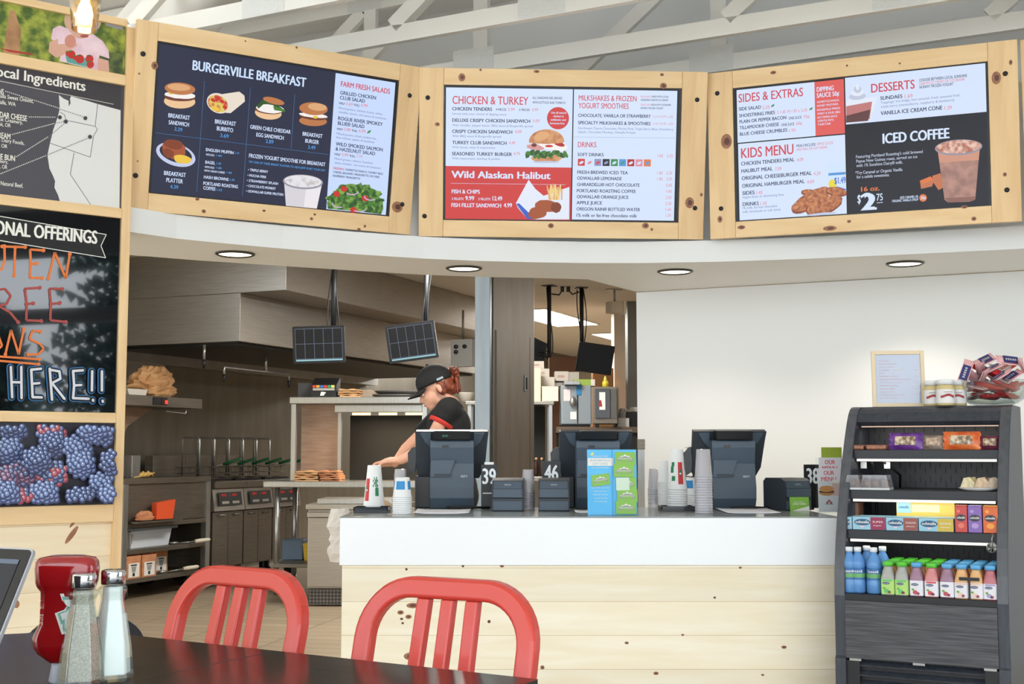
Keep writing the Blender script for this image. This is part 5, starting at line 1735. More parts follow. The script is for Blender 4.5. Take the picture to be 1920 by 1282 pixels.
# ---------------------------------------------------------------- order monitors hung from the ceiling
def order_monitor(label, px, py, Y, w, h, yaw, pole_px, ztop, tilt=0.16, lines=True, roll=0.0):
    c = at_y(px, py, Y)
    t = thing('order_monitor', label, 'monitor', (c.x, c.y, c.z), yaw)
    R = Matrix.Rotation(roll, 4, 'Y') @ Matrix.Rotation(tilt, 4, 'X')
    sc = MB()
    sc.prism(rrect(-w / 2, w / 2, -h / 2, h / 2, 0.008), 0.0, 0.03, M_black, axis='y', M=R)
    sc.prism(rrect(-w / 2 * .7, w / 2 * .7, -h / 2 * .7, h / 2 * .7, 0.02), 0.0305, 0.055, M_black, axis='y', M=R)
    s_o = sc.build('housing', t)
    d = MB()
    d.box(-w / 2 + 0.02, w / 2 - 0.02, -0.002, -0.0005, -h / 2 + 0.02, h / 2 - 0.018, glow('monitor_dark', (20, 22, 24)), R)
    if lines:
        g = glow('monitor_line', (112, 122, 142))
        wi, hi_ = w - 0.04, h - 0.055
        zb = -h / 2 + 0.036
        for k in range(6):
            x = -wi / 2 + wi * k / 5
            d.box(x - 0.0014, x + 0.0014, -0.0032, -0.0022, zb, zb + hi_, g, R)
        for k in range(3):
            z = zb + hi_ * k / 2
            d.box(-wi / 2, wi / 2, -0.0034, -0.0024, z - 0.0014, z + 0.0014, g, R)
        d.box(-wi / 2, wi / 2, -0.0036, -0.0026, -h / 2 + 0.019, -h / 2 + 0.031, glow('monitor_bar', (150, 196, 204)), R)
    d.build('display', t)
    q = at_y(pole_px, py, Y + 0.12)
    lx = (q.x - c.x) * math.cos(yaw) + (q.y - c.y) * math.sin(yaw)
    ly = -(q.x - c.x) * math.sin(yaw) + (q.y - c.y) * math.cos(yaw)
    p = MB().tube([(lx, ly, -0.02), (lx, ly, ztop - c.z - 0.0015)], 0.021, M_black, 12)
    p.build('pole', t)
    MB().box(lx - 0.06, lx + 0.06, ly - 0.06, ly + 0.06, ztop - c.z - 0.008, ztop - c.z - 0.001, M_black).build('ceiling_plate', t)
    MB().tube([(lx, ly, 0.0), (lx * 0.5, ly * 0.6, 0.0), (0, 0.05, 0)], 0.022, M_black, 8).build('bracket', t)
    cb = MB()
    rnd = random.Random(int(px))
    for k in range(2):
        pts = []
        n = 12
        for j in range(n + 1):
            f = j / n
            pts.append((lx + (0.03 if k else -0.028) + 0.018 * math.sin(5 * f + k * 2 + px), ly + 0.02 * math.cos(4 * f), (ztop - c.z - 0.02) * (1 - f) + 0.02 * f))
        pts += [(lx * .6 + .05 * (1 - 2 * k), ly * .8, -0.04), (lx * .4, ly * .6, 0.03)]
        cb.tube(pts, 0.006, M_cable, 6)
    cb.build('cables', t)
    return t


order_monitor('black order monitor with a grid screen, left of the two above the pass shelf', 598, 646, 9.35, 0.395, 0.285, 0.05, 625, ZK, roll=-0.035)
order_monitor('black order monitor with a grid screen, right of the two, above the worker', 772, 641, 9.2, 0.375, 0.285, -0.06, 799, ZK, roll=-0.13)
order_monitor('dark blank monitor on a ceiling pole above the countertop oven', 1116, 672, 12.15, 0.36, 0.295, 0.12, 1091, ZK, lines=False, roll=0.13)
m4 = order_monitor('monitor seen almost edge-on, on a ceiling pole beside the steel partition', 1006, 664, 12.0, 0.40, 0.29, 1.12, 1030, ZK, lines=False, roll=0.12)
# cable with plugs between the two ceiling plates
pA, pB = at_y(1034, 551, 12.2), at_y(1086, 547, 12.2)
cbm = MB()
cbm.tube([pA, (pA + pB) / 2 + Vector((-0.06, 0, -0.02)), (pA + pB) / 2 + Vector((-0.03, 0, 0.03))], 0.008, M_cable, 6)
cbm.tube([pB, (pA + pB) / 2 + Vector((0.07, 0, -0.015)), (pA + pB) / 2 + Vector((0.03, 0, 0.03))], 0.008, M_cable, 6)
for s in (-0.03, 0.03):
    q = (pA + pB) / 2 + Vector((s, 0, 0.03))
    cbm.box(q.x - 0.018, q.x + 0.018, q.y - 0.02, q.y + 0.02, q.z - 0.02, ZK - 0.002, M_black)
tag(cbm.build('power_cables'), 'black power cables with two plugs looping between the ceiling poles', 'cable')

# ---------------------------------------------------------------- under-counter refrigerator
rf = at_z(574, 1137, 0.0)
fr = thing('undercounter_refrigerator', 'stainless under-counter refrigerator with a patterned kick plate, half behind the counter end', 'refrigerator', (rf.x, rf.y, 0), -0.03)
MB().box(0.0, 0.75, 0.03, 0.66, 0.13, 0.72, M_steel).build('body', fr, bevel=0.004)
d = MB().box(0.005, 0.745, 0.0, 0.0295, 0.145, 0.66, M_steel).build('door', fr, bevel=0.004)
MB().box(0.0, 0.75, -0.012, 0.0295, 0.662, 0.70, M_steel).build('door_handle_rail', fr, bevel=0.004)
MB().box(-0.01, 0.76, -0.02, 0.66, 0.7205, 0.76, M_steel).build('worktop', fr, bevel=0.004)
def mesh_mat():
    m = bpy.data.materials.new('kick_mesh')
    m.use_nodes = True
    nt = m.node_tree
    b = nt.nodes['Principled BSDF']
    tc = nt.nodes.new('ShaderNodeTexCoord')
    mp = nt.nodes.new('ShaderNodeMapping')
    mp.inputs['Rotation'].default_value = (0, PI / 4, 0)
    ck = nt.nodes.new('ShaderNodeTexChecker')
    ck.inputs['Scale'].default_value = 55
    ck.inputs['Color1'].default_value = C(108, 102, 96)
    ck.inputs['Color2'].default_value = C(52, 48, 46)
    nt.links.new(tc.outputs['Object'], mp.inputs[0])
    nt.links.new(mp.outputs[0], ck.inputs['Vector'])
    nt.links.new(ck.outputs['Color'], b.inputs['Base Color'])
    b.inputs['Roughness'].default_value = 0.6
    return m
MB().box(0.015, 0.735, 0.02, 0.04, 0.012, 0.128, mesh_mat()).build('kick_plate', fr)
for x in (0.06, 0.69):
    MB().tube([(x, 0.3, 0), (x, 0.3, 0.129)], 0.02, M_dark, 10).build('leg', fr)
ct = MB().box(0.07, 0.75, 0.02, 0.40, 0.7605, 0.80, M_steel_b)
tag(ct.build('drawer_tray', loc=(rf.x, rf.y, 0), rotz=-0.03, bevel=0.004), 'shallow steel tray lying on the under-counter refrigerator', 'tray')

# yellow bucket, blue crate under the table
yb = at_z(562, 1062, 0.2505)
yb = on_tab(0.33, 0.45, 0.2505)
bk = MB().prism([(-0.07, 0), (0.07, 0), (0.085, 0.14), (-0.085, 0.14)], -0.08, 0.08, mat('yellow_tub', (206, 170, 40), 0.5), axis='y')
tag(bk.build('yellow_tub', loc=yb, rotz=TA, bevel=0.006), 'yellow tub on the undershelf of the pass table', 'tub')
bk = MB().box(-0.09, 0.09, -0.1, 0.1, 0, 0.17, mat('blue_tub', (92, 112, 134), 0.5))
tag(bk.build('blue_tub', loc=on_tab(0.15, 0.50, 0.2505), rotz=TA, bevel=0.008), 'grey-blue tub on the undershelf of the pass table, left of the yellow one', 'tub')
# electric box on the hood side, behind the second monitor
eb = K(-5.43, 11.2, 0)
e = thing('switch_box', 'grey wall switch box with dark knobs on the hood side behind the worker', 'switch box', at_y(868, 660, 11.6), KA)
MB().box(-0.11, 0.11, -0.04, 0.04, -0.14, 0.12, mat('switch_grey', (150, 148, 142), 0.4)).build('case', e, bevel=0.004)
for x, z in ((-0.05, 0.05), (0.04, 0.05), (-0.05, 0.0)):
    MB().lathe([(0, 0), (0.02, 0.0), (0.018, 0.02), (0, 0.02)], M_black, 12, M=Matrix.Translation((x, -0.041, z)) @ Matrix.Rotation(PI / 2, 4, 'X')).build('knob', e)
MB().tube([(0, 0, 0.121), (0, 0, 0.4)], 0.012, M_steel_d, 8).build('conduit', e)

# ---------------------------------------------------------------- prep area at the right, behind the partition
Y2 = 10.6
p0 = at_y(992, 752, Y2)
zt2 = p0.z
tb = thing('prep_shelf', 'steel prep shelf stacked with white cartons, right of the steel partition', 'shelf', (p0.x - 0.55, p0.y, 0))
MB().box(0, 0.55 + 0.215, -0.02, 0.5, zt2 - 0.03, zt2, M_steel).build('top_shelf', tb, bevel=0.004)
MB().box(0, 0.55 + 0.215, -0.02, 0.5, 0.90, 0.94, M_steel).build('lower_shelf', tb, bevel=0.004)
for x in (0.02, 0.72):
    for y in (0.0, 0.44):
        MB().box(x, x + 0.03, y, y + 0.03, 0, 0.8995, M_steel_b).build('leg', tb)
        MB().box(x, x + 0.03, y, y + 0.03, 0.9405, zt2 - 0.0305, M_steel_b).build('upright', tb)
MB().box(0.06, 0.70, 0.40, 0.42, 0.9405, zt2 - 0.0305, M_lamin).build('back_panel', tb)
# little jars with reddish caps on the dark lower shelf
jr = None
for i in range(6):
    x, y = 0.565 + (i % 3) * 0.048, 0.08 + (i // 3) * 0.09
    loc = tb.location + Vector((x, y, 0.9405))
    lb = 'small dark sauce bottle on the lower level of the prep shelf'
    if jr is None:
        jr = thing('sauce_bottle', lb, 'bottle', loc, 0, 'sauce bottles on the prep shelf')
        MB().lathe([(0.0, 0), (0.018, 0), (0.019, 0.10), (0.009, 0.13), (0.009, 0.14)], mat('bottle_dark', (60, 34, 28), 0.3), 12).build('body', jr)
        MB().lathe([(0.011, 0.1405), (0.011, 0.16), (0.0, 0.162)], mat('cap_tan', (206, 160, 116), 0.5), 10).build('cap', jr)
    else:
        dup(jr, loc)


def carton(label, x0, y0, x1, y1, Y, m=None, depth=0.16, zb=None, name='food_carton', cat='box', stripe=False):
    a = at_y(x0, y1, Y)
    b = at_y(x1, y0, Y)
    z0 = a.z if zb is None else zb
    mb = MB().box(0, b.x - a.x, 0, depth, 0, b.z - z0, m or M_carton)
    if stripe:
        w = b.x - a.x
        h = b.z - z0
        mb.box(w * .2, w * .7, -0.001, -0.0003, h * .35, h * .6, mat('stripe_pink', (206, 170, 160), 0.6))
    o = mb.build(name, loc=(a.x, a.y, z0), bevel=0.003)
    return tag(o, label, cat)


zt2s = zt2 + 0.0005
sA = carton('tall foam block standing on the prep shelf beside the steel partition', 988, 690, 1014, 724, 10.62, mat('foam_warm', (240, 226, 196), 0.5), 0.14, name='foam_block')
cA = carton('cream foam container under the rounded foam block on the prep shelf', 988, 724.5, 1014, 751, 10.60, mat('foam_warm', (240, 226, 196), 0.5), 0.2, zb=zt2s)
sA.location.z = cA.location.z + (at_y(988, 724.5, 10.6).z - zt2s) + 0.0005
cB = carton('white carton on the right end of the prep shelf, open top', 1016, 724, 1047, 750, 10.60, M_carton, 0.2, zb=zt2s)
cC = carton('white carton stacked behind the foam block, upper left', 990, 676, 1020, 690, 10.85, M_carton, 0.2, stripe=True)
cD = carton('white carton under the topmost one behind the foam block', 1000, 690.5, 1030, 706, 10.85, M_carton, 0.2, stripe=True)
cE = carton('low white carton behind the foam block, lowest of its stack', 1006, 706.5, 1040, 751, 10.85, M_carton, 0.2, zb=zt2s)
cD.location.z = at_y(1006, 706.5, 10.85).z + 0.0005
cC.location.z = cD.location.z + (at_y(1000, 690.5, 10.85).z - at_y(1000, 706, 10.85).z) + 0.0005

fb = MB().lathe([(0.0, 0.0), (0.05, 0.0), (0.075, 0.075), (0.08, 0.08), (0.07, 0.08), (0.046, 0.006), (0.0, 0.006)], M_carton, 24)
q = at_y(873, 750, 10.75)
tag(fb.build('foam_bowl', loc=(q.x, q.y, zt2s)), 'white foam bowl on the prep shelf between the worker and the steel partition', 'bowl')

# grey counter carrying machines
Y3 = 10.4
g0 = at_y(1048, 800, Y3)
z3 = g0.z
cn = thing('machine_counter', 'dark prep counter carrying the grey machines at the far right of the kitchen', 'counter', (g0.x, g0.y - 0.02, 0))
wd = at_y(1215, 800, Y3).x - g0.x
MB().box(-0.02, wd, 0, 0.7, z3 - 0.05, z3 - 0.0005, mat('counter_brown', (96, 78, 62), 0.5)).build('worktop', cn, bevel=0.003)
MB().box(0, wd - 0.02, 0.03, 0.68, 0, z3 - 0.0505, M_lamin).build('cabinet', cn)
a = at_y(1052, 722, Y3)
b = at_y(1109, 722, Y3)
gm = thing('grey_dispenser', 'tall blue-grey dispenser machine with taped notes, behind the middle register', 'machine', (a.x, a.y, z3))
w, h = b.x - a.x, a.z - z3
M_gm = mat('machine_grey', (142, 150, 156), 0.4, 0.3)
MB().box(0, w, 0.0, 0.4, 0.02, h, M_gm).build('body', gm, bevel=0.01)
MB().box(w * .1, w * .62, -0.06, 0.42, h + 0.0005, h + 0.035, M_steel_b).build('lid', gm, bevel=0.004)
MB().box(0.01, w - 0.01, 0.02, 0.38, 0.0, 0.0195, M_dark).build('base', gm)
MB().box(w * .52, w * .56, -0.004, -0.0005, 0.03, h * .97, M_dark).build('seam', gm)
for bx6, mm in (((w * .08, w * .30, -0.004, -0.001, h * .62, h * .90), mat('note_pink', (226, 206, 204), 0.7)), ((w * .30, w * .50, -0.004, -0.001, h * .18, h * .36), M_paperw), ((w * .50, w * .66, -0.006, -0.0045, h * .76, h * 1.0), mat('note_blue', (44, 120, 168), 0.6))):
    MB().box(*bx6, mm).build('taped_note', gm)
MB().lathe([(0, 0), (0.022, 0.003), (0.03, 0.03), (0.02, 0.07), (0.0, 0.085)], M_steel_b, 14, c=(w * .38, -0.02, h * .50)).build('scoop_holder', gm)
a = at_y(1110, 725, Y3 - 0.05)
b = at_y(1157, 725, Y3 - 0.05)
ov = thing('countertop_oven', 'small countertop oven with a dark glass door and a taped sheet', 'oven', (a.x + 0.002, a.y, z3), -0.12)
w, h = b.x - a.x, a.z - z3
MB().box(0, w, 0.0, 0.36, 0.025, h, M_steel_d).build('body', ov, bevel=0.005)
d = MB().box(0.025, w * .72, -0.018, -0.0005, 0.07, h - 0.02, mat('oven_glass', (30, 26, 26), 0.12)).build('door', ov, bevel=0.003)
MB().box(0.06, w * .52, -0.0205, -0.0188, h * .42, h * .86, M_paperw).build('taped_sheet', d)
MB().prism([(w * .24, h * .50), (w * .40, h * .50), (w * .36, h * .66), (w * .28, h * .66)], -0.0222, -0.0210, mat('sheet_red', (150, 50, 46), 0.6), axis='y').build('sheet_mark', d)
MB().box(w * .74, w * .97, -0.010, -0.0005, 0.07, h - 0.02, mat('oven_panel', (96, 92, 88), 0.4, 0.5)).build('control_panel', ov)
for x in (0.02, w - 0.04):
    MB().box(x, x + 0.02, 0.02, 0.34, 0, 0.0245, M_black).build('foot', ov)
zov = z3 + h + 0.0008
gc = MB().box(-0.08, 0.065, 0.05, 0.25, 0, 0.055, mat('green_box', (150, 176, 74), 0.6))
gc.box(0.0655, 0.10, 0.05, 0.25, 0, 0.055, M_carton)
q = at_y(1095, 720, Y3)
tag(gc.build('green_carton', loc=(q.x, q.y + 0.05, z3 + (at_y(1052, 722, Y3).z - z3) + 0.0005)), 'green and white carton lying on the grey dispenser', 'box')
q = at_y(1135, 722, Y3 + 0.1)
yb2 = thing('squeeze_bottle', 'yellow squeeze bottle standing on the countertop oven', 'bottle', (q.x, q.y, zov))
MB().lathe([(0.0, 0), (0.026, 0), (0.027, 0.045), (0.015, 0.062)], mat('mustard_yellow', (226, 206, 60), 0.4), 14).build('body', yb2)
MB().lathe([(0.0155, 0.0625), (0.014, 0.07), (0.004, 0.10), (0.0, 0.101)], mat('mustard_tip', (240, 226, 120), 0.4), 12).build('nozzle', yb2)
# cartons stacked behind, over the dispenser
carton('flat white carton stack behind the dispenser, left one with printed marks', 1040, 696, 1066, 714, 10.95, M_carton, 0.2, stripe=True)
carton('flat white carton right of the printed one, behind the dispenser', 1066.5, 697, 1086, 716, 10.95, mat('carton_grey', (196, 188, 178), 0.7), 0.2)
rs = MB().box(0, at_y(1090, 717, 10.95).x - at_y(1030, 717, 10.95).x, 0, 0.4, -0.03, -0.0005, M_steel)
q = at_y(1030, 716, 10.93)
rack = thing('carton_rack', 'steel rack carrying flat white cartons behind the grey dispenser', 'rack', (q.x, q.y, q.z - 0.006))
wq = at_y(1090, 717, 10.95).x - q.x
MB().box(0, wq, 0, 0.4, -0.03, -0.0005, M_steel).build('shelf', rack)
for x in (0.0, wq - 0.03):
    MB().box(x, x + 0.03, 0.3, 0.33, -q.z + 0.006, -0.0305, M_steel_d).build('upright', rack)
# brown cupboard and orange board far back
q0, q1 = at_y(1030, 668, 13.6), at_y(1085, 720, 13.6)
cb_ = MB().box(0, q1.x - q0.x, 0, 0.4, 0, q0.z, mat('cupboard_brown', (118, 76, 46), 0.5))
tag(cb_.build('brown_cupboard', loc=(q0.x, q0.y, 0)), 'dark brown cupboard against the far kitchen wall, between the ceiling poles', 'cupboard')
q0, q1 = at_y(1112, 690, 13.6), at_y(1150.5, 720, 13.6)
cb_ = MB().box(0, q1.x - q0.x, 0, 0.3, 0, q0.z, mat('board_orange', (206, 148, 92), 0.6))
tag(cb_.build('tan_cupboard', loc=(q0.x, q0.y, 0)), 'tan cupboard behind the countertop oven, left of the pale pillar', 'cupboard')
# items at the right on the machine counter
o = crumpled('plastic_bag', 'white plastic bag beside the oven at the far right of the kitchen opening', 'bag', Vector((at_y(1171, 770, 10.55).x, 10.62, z3)), 0.036, 0.06, 0.17, M_paperw, 12)
o = crumpled('plastic_bag', 'white plastic bag half hidden by the white wall at the kitchen opening', 'bag', Vector((at_y(1190, 770, 10.55).x, 10.62, z3)), 0.040, 0.06, 0.18, M_paperw, 14)
q = at_y(1176, 790, Y3)
tag(MB().box(-0.05, 0.05, 0, 0.02, 0, 0.075, M_paperw).build('paper_note', loc=(q.x - 0.03, q.y + 0.03, z3), rotz=0.1), 'white paper note standing in front of the plastic bags', 'note')
tag(MB().box(-0.05, 0.07, 0, 0.05, 0, 0.13, M_black).build('black_device', loc=(q.x + 0.05, q.y + 0.06, z3), bevel=0.004), 'small black device between the oven and the white wall', 'device')

# ceiling loudspeaker
q = at_y(1152, 575, 12.4)
ls = thing('ceiling_speaker', 'white loudspeaker bracketed to the kitchen ceiling near the white wall', 'speaker', (q.x, q.y, q.z), 0.5)
MB().box(-0.075, 0.075, -0.06, 0.06, -0.07, 0.05, mat('speaker_beige', (196, 184, 164), 0.5)).build('cabinet', ls, bevel=0.01)
MB().box(0.0755, 0.10, -0.065, 0.065, -0.075, 0.06, mat('speaker_grille', (226, 214, 190), 0.6)).build('grille', ls, bevel=0.006)
MB().tube([(0, 0, 0.0505), (0, 0, ZK - 0.001 - q.z)], 0.012, M_steel_b, 8).build('bracket', ls)
MB().box(-0.08, 0.08, -0.03, 0.03, ZK - 0.01 - q.z, ZK - 0.0015 - q.z, M_steel_b).build('ceiling_plate', ls)

# steel post end beside the white wall, behind the middle register
q = at_z(1201, 953, 0.89)
q = at_y(1202, 900, 7.2)
pst = MB().box(-0.02, 0.02, -0.02, 0.02, 0, at_y(1202, 823, 7.2).z, M_steel_b)
pst.box(-0.022, 0.022, -0.03, -0.0205, at_y(1202, 823, 7.2).z - 0.06, at_y(1202, 823, 7.2).z, M_steel_d)
tag(pst.build('steel_post', loc=(q.x, q.y, 0), bevel=0.003), 'short steel post standing at the corner of the white wall behind the counter', 'post')
# ================================================================== order counter and what stands on it
ZC = 0.89
CX0, CX1, CY0, CY1 = -0.708, 1.345, 5.09, 5.93
ctr = thing('order_counter', 'order counter with pine plank front, broad white band and grey top', 'counter', (0, 0, 0))
kn = MB().box(CX0 + 0.01, CX1 - 0.008, CY0 + 0.012, CY1 - 0.02, 0.0, 0.6925, M_pine_counter)
MB().box(CX0, CX1, CY0, CY1, 0.693, ZC - 0.0045, mat('white_laminate', (242, 244, 246), 0.35)).build('white_band', ctr, bevel=0.002)
MB().box(CX0, CX1, CY0, CY1, ZC - 0.004, ZC, mat('stone_top', (142, 148, 146), 0.18)).build('top', ctr)
for (px, py, rx, rz, m) in ((774, 1135, 12, 5, M_knot), (751, 1148, 6, 4, M_knot), (766, 1156, 6, 4, M_knot), (783, 1156, 6, 6, M_knot), (753, 1160, 3, 2, M_knot_d), (755, 1168, 2.5, 2, M_knot_d), (770, 1230, 13, 7, M_knot), (762, 1067, 2.4, 2.4, M_knot_d), (868, 1061, 2.4, 2.4, M_knot_d), (941, 1061, 4, 2.6, M_knot), (917, 1165, 3, 3, M_knot_d), (1017, 1251, 4, 4, M_knot), (1175, 1205, 4, 2.5, M_knot), (1280, 1190, 3, 2, M_knot), (1470, 1213, 5, 3, M_knot), (1388, 1064, 3, 2, M_knot), (1230, 1262, 5, 3, M_knot), (1340, 1120, 2.5, 2, M_knot_d), (1430, 1265, 3, 2, M_knot)):
    p = at_y(px, py, CY0 + 0.0115)
    kn.poly([(p.x + rx * .0022 * math.cos(k * PI / 8), CY0 + 0.0115, p.z + rz * .0022 * math.sin(k * PI / 8)) for k in range(16)], m)
    kn.poly([(p.x + rx * .0011 * math.cos(k * PI / 8), CY0 + 0.0112, p.z + rz * .0011 * math.sin(k * PI / 8)) for k in range(16)], M_knot_d)
kn.build('plank_front', ctr, recalc=False)
ZT_ = ZC + 0.0004


def on_c(px, py):
    p = at_z(px, py, ZT_)
    return p


# ---------------------------------------------------------------- registers seen from the customers' side
M_pos = mat('register_blue_grey', (72, 86, 100), 0.42, bump=0.05, bscale=400)
M_pos_d = mat('register_dark', (46, 52, 60), 0.45)
M_pos_b = mat('register_black', (16, 17, 20), 0.3)


def register(label, px, py, yaw, lit):
    p = on_c(px, py)
    t = thing('cash_register', label, 'cash register', p, yaw, 'registers on the order counter')
    b = MB()
    b.prism([(-0.025, 0), (-0.050, 0.05), (-0.052, 0.10), (-0.040, 0.15), (-0.030, 0.21), (-0.044, 0.285), (-0.040, 0.318), (0.05, 0.318), (0.08, 0.20), (0.10, 0.0)], -0.098, 0.105, M_pos, axis='x')
    b.build('tower', t, bevel=0.006, seg=3)
    h = MB()
    R = Matrix.Translation((0, 0.045, 0.26)) @ Matrix.Rotation(0.28, 4, 'X')
    h.prism([(-0.172, 0.105), (0.176, 0.105), (0.170, 0.06), (0.158, -0.07), (0.13, -0.125), (-0.158, -0.125), (-0.170, -0.07)], 0.0, 0.035, M_pos_d, axis='y', M=R)
    h.prism([(-0.150, 0.10), (-0.098, 0.10), (-0.098, 0.03), (-0.125, 0.055)], -0.012, -0.0005, M_pos, axis='y', M=R)
    h.prism([(0.105, 0.10), (0.158, 0.10), (0.135, 0.055), (0.105, 0.03)], -0.012, -0.0005, M_pos, axis='y', M=R)
    h.prism([(-0.165, 0.100), (0.169, 0.100), (0.165, 0.0), (-0.165, -0.11)], 0.0355, 0.038, M_pos_b, axis='y', M=R)
    h.build('screen_head', t, bevel=0.004)
    d = MB()
    d.prism([(-0.050, 0.3185), (-0.062, 0.322), (-0.070, 0.362), (0.0, 0.366), (0.0, 0.3185)], -0.080, 0.088, M_pos_b, axis='x')
    do = d.build('customer_display', t, bevel=0.003)
    if lit:
        g = MB()
        for k in range(5):
            g.box(-0.042 + k * 0.006, -0.038 + k * 0.006, -0.0725, -0.0715, 0.335, 0.342 + 0.004 * (k % 2), glow('display_green', (40, 110, 84), 1.0), Matrix.Shear('XY', 4, (0, 0)))
        g.build('digits', do)
    q = MB()
    q.box(-0.043, -0.012, -0.0470, -0.0425, 0.284, 0.296, M_pos_b)
    q.build('latch', t)
    f = MB()
    f.prism([(-0.094, 0.148), (-0.094, 0.226), (0.018, 0.226), (-0.002, 0.170), (-0.002, 0.148)], -0.0475, -0.030, M_pos, axis='y')
    f.box(-0.080, 0.0, -0.0485, -0.0478, 0.150, 0.163, M_pos_d)
    f.build('card_slot_cover', t, bevel=0.002)
    l = MB()
    flat_text(l, 'IBM', 0.045, 0.146, 0.030, 0.011, mat('logo_grey', (176, 182, 188), 0.5), -0.0425, 0.03)
    l.box(0.0445, 0.0755, -0.0423, -0.0416, 0.143, 0.144, M_pos)
    l.build('maker_mark', t, recalc=False)
    s = MB()
    s.prism([(-0.205, 0.15), (-0.175, 0.17), (-0.165, 0.29), (-0.19, 0.285), (-0.21, 0.26)], 0.06, 0.12, M_pos_b, axis='y')
    s.build('card_reader', t, bevel=0.005)
    a = MB()
    a.box(-0.175, -0.100, 0.06, 0.20, 0.0, 0.15, M_pos_b)
    a.build('stand', t, bevel=0.004)
    c = MB()
    c.tube([(-0.02, -0.06, 0.008), (0.06, -0.07, 0.012), (0.13, -0.06, 0.008), (0.18, -0.04, 0.006)], 0.006, M_cable, 6)
    c.tube([(0.0, -0.07, 0.006), (0.07, -0.085, 0.008), (0.16, -0.07, 0.006)], 0.005, M_cable, 6)
    c.build('cables', t)
    return t


register('blue-grey cash register with green lit digits, in front of the worker', 846, 953, 0.02, True)
register('blue-grey cash register half hidden by the gift card stand', 1119, 953, 0.03, False)
register('blue-grey cash register in front of the plain white wall', 1372, 954, 0.06, False)


# ---------------------------------------------------------------- receipt printers
def printer(label, px, py, yaw):
    p = on_c(px, py)
    t = thing('receipt_printer', label, 'printer', p, yaw, 'receipt printers on the order counter')
    MB().prism([(-0.055, 0.0), (-0.055, 0.055), (-0.057, 0.060), (-0.057, 0.10), (-0.045, 0.135), (-0.02, 0.146), (0.10, 0.146), (0.12, 0.13), (0.12, 0.0)], -0.070, 0.070, M_pos_d, axis='x').build('body', t, bevel=0.004)
    f = MB()
    f.box(-0.064, 0.064, -0.0605, -0.0576, 0.062, 0.098, M_pos)
    f.box(-0.064, 0.064, -0.0590, -0.0556, 0.004, 0.044, M_pos)
    f.prism([(-0.0578, 0.101), (-0.047, 0.133), (-0.0455, 0.133), (-0.0570, 0.1005)], -0.062, 0.062, M_pos, axis='x')
    f.build('front_covers', t, bevel=0.001)
    l = MB()
    R = Matrix.Translation((0, -0.0535, 0.117)) @ Matrix.Rotation(-0.32, 4, 'X')
    flat_text(l, 'EPSON', -0.014, -0.003, 0.028, 0.007, mat('logo_grey', (176, 182, 188), 0.5), -0.0012, 0.02, R)
    l.build('maker_mark', t, recalc=False)
    return t


printer('graphite receipt printer beside the number 39 sign', 952.5, 957, -0.03)
printer('graphite receipt printer in front of the number 46 sign', 1039, 957, -0.05)
printer('graphite receipt printer turned aside, behind the small green card', 1484, 955.8, 0.38)


# ---------------------------------------------------------------- order number signs
def number_sign(num, px, py, w, h, label, digit_w, dx=0.0, dz=0.0):
    p = on_c(px, py)
    t = thing('number_sign', label, 'sign', p, 0.0)
    MB().prism([(-w / 2, 0), (w / 2, 0), (w / 2, h), (-w / 2, h)], 0.0, 0.012, mat('sign_black', (14, 15, 18), 0.4), axis='y').build('board', t, bevel=0.003)
    MB().box(-w / 2, w / 2, -0.01, 0.06, 0.0, 0.004, M_pos_b).build('foot', t)
    n = MB()
    flat_text(n, num, -digit_w / 2 + dx, h - 0.012 - 0.078 + dz, digit_w, 0.075, mat('digits_white', (236, 240, 244), 0.5), -0.0012, 0.035)
    n.build('digits', t, recalc=False)
    cl = MB().box(-0.022, 0.022, -0.004, 0.016, h + 0.0005, h + 0.012, M_steel_b)
    return t, cl


t, cl = number_sign('39', 917, 953.4, 0.075, 0.205, 'black sign with white number 39, beside the register with lit digits', 0.064)
cl.build('clip', t)
MB().box(-0.03, 0.012, -0.0013, -0.0005, 0.070, 0.074, mat('digits_white', (236, 240, 244), 0.5)).build('small_print', t)
t, cl = number_sign('46', 1034, 953.6, 0.088, 0.222, 'black sign with white number 46, behind the second receipt printer', 0.066)
t, cl = number_sign('38', 1530, 952, 0.105, 0.205, 'black sign with white number 38, beside the menu leaflets', 0.062, -0.012)


# ---------------------------------------------------------------- cups
M_cup = mat('paper_cup_white', (238, 240, 240), 0.45)
M_cupline = mat('paper_cup_rim', (224, 226, 226), 0.5)
M_clear = clear_mat('clear_plastic', (253, 253, 255), 0.18, 0.08, 0.32)
M_pgreen = mat('print_cup_green', (36, 128, 84), 0.5)
M_pred = mat('print_cup_red', (206, 52, 56), 0.5)
M_pblue = mat('print_cup_blue', (40, 142, 206), 0.5)


def upside_cup(r_rim, r_base, h):
    """profile of a cup standing on its rim"""
    return [(r_rim + 0.001, 0.0), (r_rim + 0.0025, 0.002), (r_rim + 0.0025, 0.005), (r_rim, 0.007), (r_base, h - 0.002), (r_base - 0.003, h), (r_base - 0.004, h - 0.006), (0.0, h - 0.006)]


def print_patch(mb, r0, r1, h, a0, a1, z0, z1, m, n=8, off=0.0006):
    """a printed patch that follows the cup wall"""
    def fn(u, v):
        z = z0 + (z1 - z0) * v
        r = r0 + (r1 - r0) * z / h + off
        a = a0 + (a1 - a0) * u
        return (r * math.cos(a), r * math.sin(a), z)
    mb.grid(fn, n, 2, m)


